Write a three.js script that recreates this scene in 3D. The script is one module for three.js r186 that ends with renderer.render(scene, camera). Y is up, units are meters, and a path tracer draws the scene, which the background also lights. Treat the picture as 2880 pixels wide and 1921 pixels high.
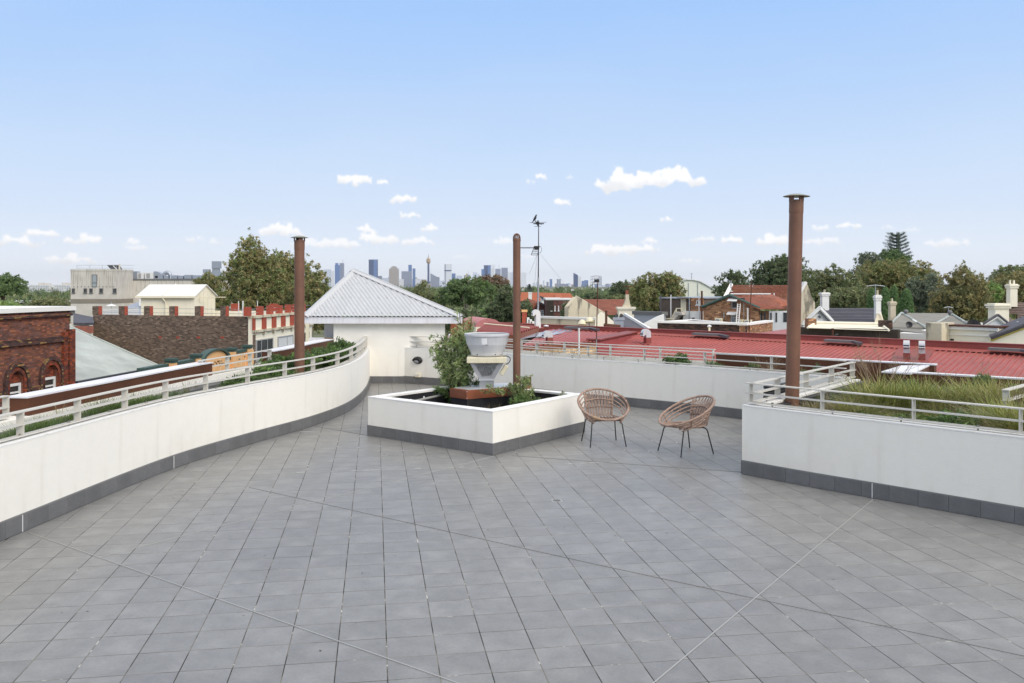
import * as THREE from 'three';
import { mergeGeometries } from 'three/addons/utils/BufferGeometryUtils.js';
import { RoundedBoxGeometry } from 'three/addons/geometries/RoundedBoxGeometry.js';

// ---------- camera: level, lens shifted so that the horizon sits above the middle ----------
const scene = new THREE.Scene();
const EYE = 2.25, F = 2450, CX = 1440, HY = 804;      // eye height over the terrace, focal length and horizon of a 2880 x 1921 frame
const camera = new THREE.PerspectiveCamera(2 * Math.atan(960.5 / F) * 180 / Math.PI, 2880 / 1921, 0.1, 40000);
camera.position.set(0, EYE, 0);
camera.setViewOffset(2880, 1921, 0, 960.5 - HY, 2880, 1921);
camera.updateProjectionMatrix();

const renderer = new THREE.WebGLRenderer({ antialias: true });
renderer.toneMapping = THREE.LinearToneMapping;
renderer.toneMappingExposure = 1.6;
renderer.shadowMap.enabled = true;
const SKY_STRENGTH = 0.625;

// ---------- the sun behind thin high cloud, to the right and a little behind ----------
const SUN_DIR = new THREE.Vector3(0.60, 0.62, 0.64).normalize();
const sun = new THREE.DirectionalLight(0xfff5e8, 1.35);
sun.position.copy(SUN_DIR).multiplyScalar(120);
sun.shadow.radius = 70;
sun.castShadow = true;
sun.shadow.mapSize.set(2048, 2048);
Object.assign(sun.shadow.camera, { left: -45, right: 45, top: 45, bottom: -45, near: 1, far: 300 });
scene.add(sun); scene.add(sun.target);

// ---------- random numbers and noise ----------
function rng(seed) { let a = seed >>> 0; return () => { a = a + 0x6D2B79F5 | 0; let t = Math.imul(a ^ a >>> 15, 1 | a); t = t + Math.imul(t ^ t >>> 7, 61 | t) ^ t; return ((t ^ t >>> 14) >>> 0) / 4294967296; }; }
const hash = (x, y, s) => { let h = Math.imul(x | 0, 374761393) + Math.imul(y | 0, 668265263) + Math.imul(s | 0, 2147483647 ^ 0x5bd1e995); h = Math.imul(h ^ h >>> 13, 1274126177); return ((h ^ h >>> 16) >>> 0) / 4294967296; };
function vnoise(x, y, s, per = 0) {
  const xi = Math.floor(x), yi = Math.floor(y), fx = x - xi, fy = y - yi, u = fx * fx * (3 - 2 * fx), v = fy * fy * (3 - 2 * fy);
  const w = per ? (k) => ((k % per) + per) % per : (k) => k;
  const a = hash(w(xi), w(yi), s), b = hash(w(xi + 1), w(yi), s), c = hash(w(xi), w(yi + 1), s), d = hash(w(xi + 1), w(yi + 1), s);
  return a + (b - a) * u + (c - a) * v + (a - b - c + d) * u * v;
}
function fbm(x, y, s, o = 4, per = 0) { let t = 0, a = 0.5, n = 0; for (let i = 0; i < o; i++) { t += a * vnoise(x, y, s + i * 17, per); n += a; x *= 2; y *= 2; per *= 2; a *= 0.5; } return t / n; }
const lerp = (a, b, t) => a + (b - a) * t, clamp = (x, a = 0, b = 1) => Math.min(b, Math.max(a, x)), smooth = (a, b, x) => { const t = clamp((x - a) / (b - a)); return t * t * (3 - 2 * t); };
const s2l = (c) => { c /= 255; return c <= 0.04045 ? c / 12.92 : ((c + 0.055) / 1.055) ** 2.4; };

// ---------- the sky: clear air and small fair-weather clouds ----------
function px2sky(px, py) { const x = (px - CX) / F, y = (HY - py) / F; return [Math.atan2(x, 1) * 180 / Math.PI, Math.atan2(y, Math.hypot(x, 1)) * 180 / Math.PI]; }
{
  const W = 4096, H = 2048, data = new Float32Array(W * H * 4);
  const stops = [[0, 246, 250, 255], [2, 234, 243, 255], [5, 216, 232, 254], [8, 204, 226, 254], [12, 186, 215, 253], [18, 166, 204, 254], [35, 160, 197, 246], [60, 160, 192, 238], [90, 156, 188, 235]];
  const grad = (e) => { let k = 0; while (k < stops.length - 2 && e > stops[k + 1][0]) k++; const a = stops[k], b = stops[k + 1], t = clamp((e - a[0]) / (b[0] - a[0])); return [1, 2, 3].map((i) => s2l(lerp(a[i], b[i], t))); };
  const sunAz = Math.atan2(SUN_DIR.x, -SUN_DIR.z), r = rng(7);
  for (let row = 0; row < H; row++) {
    const e = ((row + 0.5) / H - 0.5) * 180, up = e * Math.PI / 180, g = grad(Math.max(0, e)), y = Math.sin(up), c = Math.cos(up);
    for (let col = 0; col < W; col++) {
      const th = ((col + 0.5) / W - 0.5) * 2 * Math.PI, x = Math.cos(th) * c, z = Math.sin(th) * c, i = (row * W + col) * 4;
      let glow = 0;
      if (e > 0) { const cs = x * SUN_DIR.x + y * SUN_DIR.y + z * SUN_DIR.z; if (cs > 0.5) { const ang = Math.acos(Math.min(1, cs)) * 57.3; glow = 1.5 * Math.exp(-ang * ang / 190); } }
      const high = e > 17 ? 0.85 * smooth(17, 36, e) * smooth(0.28, 0.55, fbm(x / (y + 0.2) * 2.1 + 40, z / (y + 0.2) * 2.1 + 40, 6, 4)) : 0;   // thin high cloud overhead
      const veil = e > 0 && e < 40 ? 0.05 * smooth(0.35, 0.8, fbm(Math.cos(th) * 6 + 31, e * 0.25 + Math.sin(th) * 6, 5, 4)) : 0;
      for (let k = 0; k < 3; k++) data[i + k] = lerp(lerp(g[k], 0.92, veil), [1.28, 1.24, 1.19][k], high) + glow * [1, 0.97, 0.92][k];
      data[i + 3] = 1;
    }
  }
  // [centre px, centre py, width, height, strength]: the clouds in view; then others of the same kind all round
  const seen = [[1000, 508, 90, 36, 1], [1075, 514, 32, 15, .8], [1133, 564, 74, 28, 1], [1153, 608, 56, 22, 1], [1745, 517, 180, 58, 1], [1890, 510, 160, 46, 1], [1582, 572, 54, 17, .8],
    [1488, 512, 32, 14, .6], [1524, 499, 38, 15, .8], [1601, 500, 26, 12, .4], [1872, 620, 34, 14, .7], [1028, 650, 66, 30, .8], [1058, 676, 110, 38, .75], [945, 690, 130, 26, .6], [1170, 684, 90, 24, .6], [1210, 645, 56, 18, .7],
    [40, 682, 110, 26, 1], [115, 659, 90, 16, .95], [230, 677, 80, 28, .9], [190, 733, 120, 26, .8], [365, 684, 46, 20, .55], [382, 699, 60, 14, .5], [545, 674, 50, 16, .5], [600, 682, 36, 18, .4], [795, 652, 120, 44, .75], [860, 690, 110, 30, .5],
    [2050, 679, 70, 24, .85], [2180, 680, 110, 28, .8], [1975, 675, 60, 18, .5], [1715, 708, 130, 30, .7], [1800, 702, 100, 26, .75], [1830, 680, 50, 16, .6], [2390, 638, 64, 16, .85], [2305, 644, 44, 16, .5], [2310, 682, 100, 24, .5], [1940, 735, 70, 12, .5], [1415, 683, 60, 22, .5], [2660, 690, 110, 28, .5], [2495, 641, 30, 12, .4], [1470, 725, 60, 18, .35], [1300, 725, 60, 12, .3], [2560, 650, 60, 12, .25]];
  const clouds = seen.map(([px, py, w, h, s]) => { const [a, e] = px2sky(px, py); return [a, e, w / 42.8 / 2, h / 42.8 / 2 * 1.55, Math.min(1, s * 1.45)]; });
  for (let k = 0; k < 190; k++) { const a = 36 + r() * 288, e = 1.5 + 15 * r() * r(), s = 0.5 + r(); clouds.push([a, e, 1.6 * s * (0.6 + r()), 0.42 * s * (0.6 + 0.6 * r()), 0.4 + 0.6 * r()]); }
  clouds.forEach(([a0, e0, hw, hh, s], ci) => {
    const q = rng(100 + ci), puffs = [];
    const n = 4 + Math.round(hw * 3);
    for (let k = 0; k < n; k++) { const u = n > 1 ? k / (n - 1) * 2 - 1 : 0; puffs.push([u * hw * 0.72 + (q() - 0.5) * hw * 0.25, (q() * 0.5 - 0.15) * hh * (1.2 - u * u), hw * (0.22 + 0.16 * q()), hh * (0.45 + 0.5 * q()) * (1.05 - 0.35 * u * u)]); }
    const r0 = Math.max(Math.floor(((e0 - hh * 1.9) / 180 + 0.5) * H), H / 2), r1 = Math.ceil(((e0 + hh * 1.9) / 180 + 0.5) * H), ce = Math.cos(e0 * Math.PI / 180), sc = 0.5 / hh;
    for (let row = r0; row <= r1; row++) for (let dc = -Math.ceil(hw * 1.6 / ce * W / 360); dc <= Math.ceil(hw * 1.6 / ce * W / 360); dc++) {
      const e = ((row + 0.5) / H - 0.5) * 180, y = e - e0, c0 = (a0 - 90) / 360 * W + W / 2, col = Math.round(c0 + dc), x = (col - c0) / W * 360 * ce;
      const wx = x + hh * 1.5 * (fbm(x * sc * 2.4 + ci * 7, y * sc * 2.4, 11, 4) - 0.5), wy = y + hh * 1.1 * (fbm(x * sc * 2.4 + 50 + ci * 7, y * sc * 2.4, 23, 4) - 0.5);
      let d = 0;
      for (const [pxx, pyy, rx, ry] of puffs) { const flat = wy < pyy ? 1.7 : 1, t = 1 - Math.hypot((wx - pxx) / rx, (wy - pyy) * flat / ry); if (t > d) d = t; }
      const alpha = d > 0 ? s * smooth(0.0, 0.34, d * 1.7 - 0.42 * smooth(0.3, 0.75, fbm(x * sc * 5 + ci, y * sc * 5, 3, 4)) * (1.15 - d)) : 0;
      if (alpha <= 0) continue;
      const i = (row * W + ((col % W) + W) % W) * 4, lit = lerp(0.86, 1.02, smooth(-0.5, 0.4, y / hh + 0.8 * (fbm(x * sc * 3, y * sc * 3 + ci, 9, 3) - 0.5)));
      for (let k = 0; k < 3; k++) data[i + k] = lerp(data[i + k], [1.04, 1.04, 1.05][k] * lit * (lit < 0.95 ? [0.97, 0.985, 1.01][k] : 1), alpha);
    }
  });
  const t = new THREE.DataTexture(data, W, H, THREE.RGBAFormat, THREE.FloatType);
  t.mapping = THREE.EquirectangularReflectionMapping; t.magFilter = t.minFilter = THREE.LinearFilter; t.needsUpdate = true;
  scene.background = t; scene.environment = t; scene.backgroundIntensity = SKY_STRENGTH; scene.environmentIntensity = SKY_STRENGTH;
}
scene.fog = new THREE.FogExp2(0xf4f7ff, 0.000026);

// ---------- helpers ----------
const V = (x, y, z) => new THREE.Vector3(x, y, -z);                                             // z here is metres in front of the camera
const ray = (px, py) => new THREE.Vector3((px - CX) / F, (HY - py) / F, -1);
const at = (px, py, depth) => ray(px, py).multiplyScalar(depth).add(camera.position);            // the place seen there at that distance
const atY = (px, py, y) => at(px, py, (y - EYE) * F / (HY - py));                                // the place seen there on a level plane
const onPlane = (px, py, p, n) => { const d = ray(px, py); return d.multiplyScalar(p.clone().sub(camera.position).dot(n) / d.dot(n)).add(camera.position); };
const used = {};
const numbered = (n) => { const k = used[n] = (used[n] ?? -1) + 1; return k ? n + '_' + String(k).padStart(3, '0') : n; };
function tag(o, label, category, group, kind) { if (label) o.userData.label = label; if (category) o.userData.category = category; if (group) o.userData.group = group; if (kind) o.userData.kind = kind; return o; }
function thing(name, label, category, group) { const o = new THREE.Group(); o.name = numbered(name); scene.add(o); return tag(o, label, category, group); }
const shade = (m) => { m.castShadow = m.receiveShadow = true; return m; };
const _a = new THREE.Vector3(), _b = new THREE.Vector3(), _n = new THREE.Vector3();
function metreUV(g) {                                                                           // uv in metres, each face flattened along the axis it faces most
  if (g.index) g = g.toNonIndexed();
  const p = g.attributes.position, uv = new Float32Array(p.count * 2);
  for (let i = 0; i < p.count; i += 3) {
    _a.fromBufferAttribute(p, i + 1).sub(_n.fromBufferAttribute(p, i)); _b.fromBufferAttribute(p, i + 2).sub(_n); _a.cross(_b);
    const ax = Math.abs(_a.x), ay = Math.abs(_a.y), az = Math.abs(_a.z);
    for (let k = i; k < i + 3; k++) { const x = p.getX(k), y = p.getY(k), z = p.getZ(k); if (ay >= ax && ay >= az) { uv[2 * k] = x; uv[2 * k + 1] = z; } else if (ax > az) { uv[2 * k] = z; uv[2 * k + 1] = y; } else { uv[2 * k] = x; uv[2 * k + 1] = y; } }
  }
  g.setAttribute('uv', new THREE.BufferAttribute(uv, 2));
  for (const n of Object.keys(g.attributes)) if (!['position', 'normal', 'uv'].includes(n)) g.deleteAttribute(n);
  return g;
}
const unitBox = new THREE.BoxGeometry(1, 1, 1);
class Geo {                                                                                     // gathers pieces of ONE part; mesh() turns them into one named mesh
  constructor() { this.list = []; }
  add(g, m, keepUV) { g = g.clone(); if (m) g.applyMatrix4(m); if (!keepUV) g = metreUV(g); else if (g.index) g = g.toNonIndexed(); this.list.push(g); return this; }
  box(x, y, z, w, h, d, ry = 0, rx = 0, rz = 0) { return this.add(unitBox, new THREE.Matrix4().compose(new THREE.Vector3(x, y, z), new THREE.Quaternion().setFromEuler(new THREE.Euler(rx, ry, rz, 'YXZ')), new THREE.Vector3(w, h, d))); }
  rbox(x, y, z, w, h, d, r = 0.01, ry = 0) { return this.add(new RoundedBoxGeometry(w, h, d, 2, r), new THREE.Matrix4().makeRotationY(ry).setPosition(x, y, z)); }
  span(x0, x1, y0, y1, z0, z1) { return this.box((x0 + x1) / 2, (y0 + y1) / 2, (z0 + z1) / 2, Math.abs(x1 - x0), Math.abs(y1 - y0), Math.abs(z1 - z0)); }
  rod(a, b, r0, r1 = r0, seg = 8) { const d = b.clone().sub(a), l = d.length(); return this.add(new THREE.CylinderGeometry(r1, r0, l, seg, 1), new THREE.Matrix4().compose(a.clone().add(b).multiplyScalar(0.5), new THREE.Quaternion().setFromUnitVectors(new THREE.Vector3(0, 1, 0), d.normalize()), new THREE.Vector3(1, 1, 1))); }
  tube(pts, r, seg = 24, rad = 6, closed = false) { return this.add(new THREE.TubeGeometry(new THREE.CatmullRomCurve3(pts, closed), seg, r, rad, closed)); }
  lathe(prof, x, y, z, seg = 28) { return this.add(new THREE.LatheGeometry(prof.map(([r, h]) => new THREE.Vector2(r, h)), seg), new THREE.Matrix4().makeTranslation(x, y, z)); }
  ball(x, y, z, rx, ry = rx, rz = rx, seg = 10) { return this.add(new THREE.SphereGeometry(1, seg, Math.max(6, seg * 0.7 | 0)), new THREE.Matrix4().makeScale(rx, ry, rz).setPosition(x, y, z)); }
  quad(a, b, c, d) { return this.tris([a, b, c, a, c, d]); }
  tris(v) { const g = new THREE.BufferGeometry().setFromPoints(v); g.computeVertexNormals(); return this.add(g); }
  // a flat piece with thickness: the outline (counter-clockwise seen from its upper side), thickened downwards
  slab(pts, t = 0.06) {
    const n = new THREE.Vector3(); for (let i = 0; i < pts.length; i++) { const p = pts[i], q = pts[(i + 1) % pts.length]; n.x += (p.y - q.y) * (p.z + q.z); n.y += (p.z - q.z) * (p.x + q.x); n.z += (p.x - q.x) * (p.y + q.y); } n.normalize();
    const u = pts[1].clone().sub(pts[0]).normalize(), w = n.clone().cross(u), lo = pts.map((p) => p.clone().addScaledVector(n, -t)), v = [], uv = [];
    const put = (tri) => tri.forEach((p) => { v.push(p); uv.push(p.dot(u), p.dot(w)); });
    const put2 = (tri) => { const e = tri[1].clone().sub(tri[0]).normalize(); tri.forEach((p) => { v.push(p); uv.push(p.dot(e), p.dot(n)); }); };
    const idx = THREE.ShapeUtils.triangulateShape(pts.map((p) => new THREE.Vector2(p.dot(u), p.dot(w))), []);
    for (const [i, j, k] of idx) { put([pts[i], pts[j], pts[k]]); put([lo[k], lo[j], lo[i]]); }
    for (let i = 0; i < pts.length; i++) { const j = (i + 1) % pts.length; put2([pts[i], lo[i], lo[j]]); put2([pts[i], lo[j], pts[j]]); }
    const g = new THREE.BufferGeometry().setFromPoints(v); g.setAttribute('uv', new THREE.Float32BufferAttribute(uv, 2)); g.computeVertexNormals(); return this.add(g, null, true);
  }
  // an outline in x and y, pushed back from z by t
  plate(pts, z, t, holes = []) {
    const s = new THREE.Shape(pts.map(([x, y]) => new THREE.Vector2(x, y))); for (const h of holes) s.holes.push(new THREE.Path(h.map(([x, y]) => new THREE.Vector2(x, y))));
    return this.add(new THREE.ExtrudeGeometry(s, { depth: t, bevelEnabled: false, curveSegments: 10 }), new THREE.Matrix4().makeTranslation(0, 0, z - t));
  }
  // a plan outline ([x, z in front] pairs) between two heights
  prism(plan, y0, y1) { const s = new THREE.Shape(plan.map(([x, z]) => new THREE.Vector2(x, z))); return this.add(new THREE.ExtrudeGeometry(s, { depth: y1 - y0, bevelEnabled: false }), new THREE.Matrix4().makeRotationX(-Math.PI / 2).setPosition(0, y0, 0)); }
  // a bar of rectangular section that follows a plan path; o0 and o1 are offsets to the path's left
  sweep(path, o0, o1, y0, y1) {
    const n = path.length, N = path.map((p, i) => { const a = path[Math.max(0, i - 1)], b = path[Math.min(n - 1, i + 1)], dx = b[0] - a[0], dz = b[1] - a[1], l = Math.hypot(dx, dz) || 1; return [-dz / l, dx / l]; });
    const P = (i, o, y) => V(path[i][0] + N[i][0] * o, y, path[i][1] + N[i][1] * o), v = [], uv = [];
    let s = 0;
    const face = (a, b, c, d, u0, u1, w0, w1) => { v.push(a, b, c, a, c, d); uv.push(u0, w0, u1, w0, u1, w1, u0, w0, u1, w1, u0, w1); };
    for (let i = 0; i < n - 1; i++) {
      const l = Math.hypot(path[i + 1][0] - path[i][0], path[i + 1][1] - path[i][1]), e = s + l;
      face(P(i, o0, y0), P(i + 1, o0, y0), P(i + 1, o0, y1), P(i, o0, y1), s, e, y0, y1);
      face(P(i + 1, o1, y0), P(i, o1, y0), P(i, o1, y1), P(i + 1, o1, y1), e, s, y0, y1);
      face(P(i, o0, y1), P(i + 1, o0, y1), P(i + 1, o1, y1), P(i, o1, y1), s, e, 0, o1 - o0);
      face(P(i, o1, y0), P(i + 1, o1, y0), P(i + 1, o0, y0), P(i, o0, y0), s, e, 0, o1 - o0);
      s = e;
    }
    const q = n - 1;
    face(P(0, o1, y0), P(0, o0, y0), P(0, o0, y1), P(0, o1, y1), 0, o1 - o0, y0, y1);
    face(P(q, o0, y0), P(q, o1, y0), P(q, o1, y1), P(q, o0, y1), 0, o1 - o0, y0, y1);
    const g = new THREE.BufferGeometry().setFromPoints(v); g.setAttribute('uv', new THREE.Float32BufferAttribute(uv, 2)); g.computeVertexNormals(); return this.add(g, null, true);
  }
  build() { return this.list.length > 1 ? mergeGeometries(this.list) : this.list[0]; }
  mesh(name, material, parent) { const m = shade(new THREE.Mesh(this.build(), material)); m.name = parent ? name : numbered(name); (parent ?? scene).add(m); return m; }
}
const geo = () => new Geo();
// plan paths
function spline(pts, step = 0.12) { const c = new THREE.CatmullRomCurve3(pts.map(([x, z]) => new THREE.Vector3(x, 0, z)), false, 'centripetal'), n = Math.ceil(c.getLength() / step); return c.getSpacedPoints(n).map((p) => [p.x, p.z]); }
function offset(path, o) { const n = path.length; return path.map((p, i) => { const a = path[Math.max(0, i - 1)], b = path[Math.min(n - 1, i + 1)], dx = b[0] - a[0], dz = b[1] - a[1], l = Math.hypot(dx, dz) || 1; return [p[0] - dz / l * o, p[1] + dx / l * o]; }); }
function along(path, s) { for (let i = 0; i < path.length - 1; i++) { const dx = path[i + 1][0] - path[i][0], dz = path[i + 1][1] - path[i][1], l = Math.hypot(dx, dz); if (s <= l || i === path.length - 2) { const t = s / l; return { x: path[i][0] + dx * t, z: path[i][1] + dz * t, turn: Math.atan2(dz, dx) }; } s -= l; } }
const pathLength = (p) => p.reduce((s, q, i) => i ? s + Math.hypot(q[0] - p[i - 1][0], q[1] - p[i - 1][1]) : 0, 0);
function cutPath(path, s0, s1) { const out = [along(path, s0)].map((p) => [p.x, p.z]); let s = 0; for (let i = 1; i < path.length; i++) { s += Math.hypot(path[i][0] - path[i - 1][0], path[i][1] - path[i - 1][1]); if (s > s0 + 1e-4 && s < s1 - 1e-4) out.push(path[i]); } const e = along(path, s1); out.push([e.x, e.z]); return out; }
// a house wall: a group whose x runs along the wall from P to Q, y up, z out of the wall; l() finds the point of the wall seen at a place in the frame
function facade(name, label, category, P, Q, group) {
  const o = thing(name, label, category, group); o.position.set(P[0], 0, -P[1]); o.rotation.y = Math.atan2(Q[1] - P[1], Q[0] - P[0]); o.updateMatrixWorld(true);
  const inv = o.matrixWorld.clone().invert();
  const l = (px, py, z = 0) => { const a = camera.position.clone().applyMatrix4(inv), d = ray(px, py).transformDirection(inv), t = (z - a.z) / d.z; return [a.x + d.x * t, a.y + d.y * t]; };
  return { o, l, x: (px, z = 0) => l(px, HY, z)[0], y: (px, py, z = 0) => l(px, py, z)[1], w: Math.hypot(Q[0] - P[0], Q[1] - P[1]), rect: (p0, p1, q0, q1, z = 0) => { const m = (p0 + p1) / 2, q = (q0 + q1) / 2; return [l(p0, q, z)[0], l(p1, q, z)[0], l(m, q1, z)[1], l(m, q0, z)[1]]; } };
}
function windowIn(f, rect, M_, { frame = 0.07, sill = true, bars = [], cross = [], z = 0, deep = 0.05, name = 'window' } = {}) {
  const [x0, x1, y0, y1] = rect, g = geo();
  g.span(x0, x0 + frame, y0, y1, z, z + deep).span(x1 - frame, x1, y0, y1, z, z + deep).span(x0 + frame, x1 - frame, y1 - frame, y1, z, z + deep).span(x0 + frame, x1 - frame, y0, y0 + frame, z, z + deep);
  for (const b of bars) g.span(lerp(x0, x1, b) - frame * 0.35, lerp(x0, x1, b) + frame * 0.35, y0 + frame, y1 - frame, z, z + deep * 0.8);
  for (const b of cross) g.span(x0 + frame, x1 - frame, lerp(y0, y1, b) - frame * 0.35, lerp(y0, y1, b) + frame * 0.35, z, z + deep * 0.75);
  const w = g.mesh(name, M_.frame, f.o ?? f);
  geo().span(x0 + frame * 0.9, x1 - frame * 0.9, y0 + frame * 0.9, y1 - frame * 0.9, z + 0.004, z + deep * 0.4).mesh('pane', M_.glass, w);
  if (sill) geo().span(x0 - 0.06, x1 + 0.06, y0 - 0.08, y0 - 0.002, z, z + deep + 0.07).mesh('sill', M_.sill ?? M_.frame, w);
  return w;
}

// ---------- procedural materials ----------
function tex(size, metres, fn, srgb = true, my = metres) {
  const d = new Uint8Array(size * size * 4);
  for (let y = 0; y < size; y++) for (let x = 0; x < size; x++) { const c = fn(x / size, y / size), i = (y * size + x) * 4; if (typeof c === 'number') d[i] = d[i + 1] = d[i + 2] = clamp(c) * 255; else { d[i] = clamp(c[0], 0, 255); d[i + 1] = clamp(c[1], 0, 255); d[i + 2] = clamp(c[2], 0, 255); } d[i + 3] = 255; }
  const t = new THREE.DataTexture(d, size, size); t.wrapS = t.wrapT = THREE.RepeatWrapping; t.repeat.set(1 / metres, 1 / my); t.magFilter = THREE.LinearFilter; t.minFilter = THREE.LinearMipmapLinearFilter; t.generateMipmaps = true; if (srgb) t.colorSpace = THREE.SRGBColorSpace; t.needsUpdate = true; return t;
}
const mix3 = (a, b, t) => [lerp(a[0], b[0], t), lerp(a[1], b[1], t), lerp(a[2], b[2], t)];
function mat(color, roughness = 0.8, o = {}) { return new THREE.MeshStandardMaterial({ color: Array.isArray(color) ? new THREE.Color().setRGB(...color) : color, roughness, side: THREE.DoubleSide, ...o }); }
const grainBump = tex(512, 0.35, (x, y) => fbm(x * 64, y * 64, 3, 3, 64), false);
const roughBump = tex(512, 2.2, (x, y) => fbm(x * 24, y * 24, 8, 5, 24), false);
// painted render: even coat, rain marks and scuffs of dirt
function renderTex(base, dirt, amount, seed, metres = 3.1) {
  return tex(512, metres, (x, y) => { const n = fbm(x * 6, y * 6, seed, 5, 6), f = fbm(x * 90, y * 90, seed + 3, 2, 90), run = smooth(0.4, 0.75, fbm(x * 48, y * 3, seed + 5, 3, 3)) * smooth(0.5, 0.85, fbm(x * 12, y * 2, seed + 9, 3, 2)); return mix3(base, dirt, clamp(amount * (0.35 * smooth(0.42, 0.85, n) + 1.1 * run + 0.12 * f))); });
}
function stained(base, dirt, amount, seed, metres = 6, o = {}) { return mat(0xffffff, 0.9, { map: renderTex(base, dirt, amount, seed, metres), bumpMap: roughBump, bumpScale: 0.006, ...o }); }
function brickTex(tones, mortar, seed, cols = 20, rows = 40) {
  return tex(1024, cols * 0.24, (x, y) => {
    const r = Math.floor(y * rows), xo = x * cols + (r % 2) * 0.5, c = Math.floor(xo) % cols, fx = xo - Math.floor(xo), fy = y * rows - r;
    if (fx < 0.045 || fy < 0.13) return mix3(mortar, [60, 50, 42], 0.4 * fbm(x * 60, y * 60, seed, 2, 60));
    const k = hash(c, r, seed), t = tones[Math.floor(k * tones.length) % tones.length], v = 0.82 + 0.36 * hash(c, r, seed + 5) + 0.25 * (fbm(x * 50, y * 50, seed + 2, 3, 50) - 0.5) + 0.1 * (fbm(x * 4, y * 4, seed + 8, 3, 4) - 0.5);
    return t.map((q) => q * v);
  }, true, rows * 0.086);
}
function brickBump(seed, cols = 10, rows = 20) { return tex(512, cols * 0.24, (x, y) => { const r = Math.floor(y * rows), xo = x * cols + (r % 2) * 0.5, fx = xo - Math.floor(xo), fy = y * rows - r; return (fx < 0.045 || fy < 0.13) ? 0 : 0.7 + 0.3 * hash(Math.floor(xo) % cols, r, seed); }, false, rows * 0.086); }
const bBump = brickBump(4);
const bricks = (tones, mortar, seed) => mat(0xffffff, 0.92, { map: brickTex(tones, mortar, seed), bumpMap: bBump, bumpScale: 0.008 });
const speckle = (base, spread, seed, metres, freq = 40, o2 = 0) => tex(512, metres, (x, y) => { const n = fbm(x * freq, y * freq, seed, 4, freq) - 0.5, m = fbm(x * 5, y * 5, seed + 9, 4, 5) - 0.5; return base.map((q) => q * (1 + spread * (n + m * (1 + o2)))); });
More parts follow.
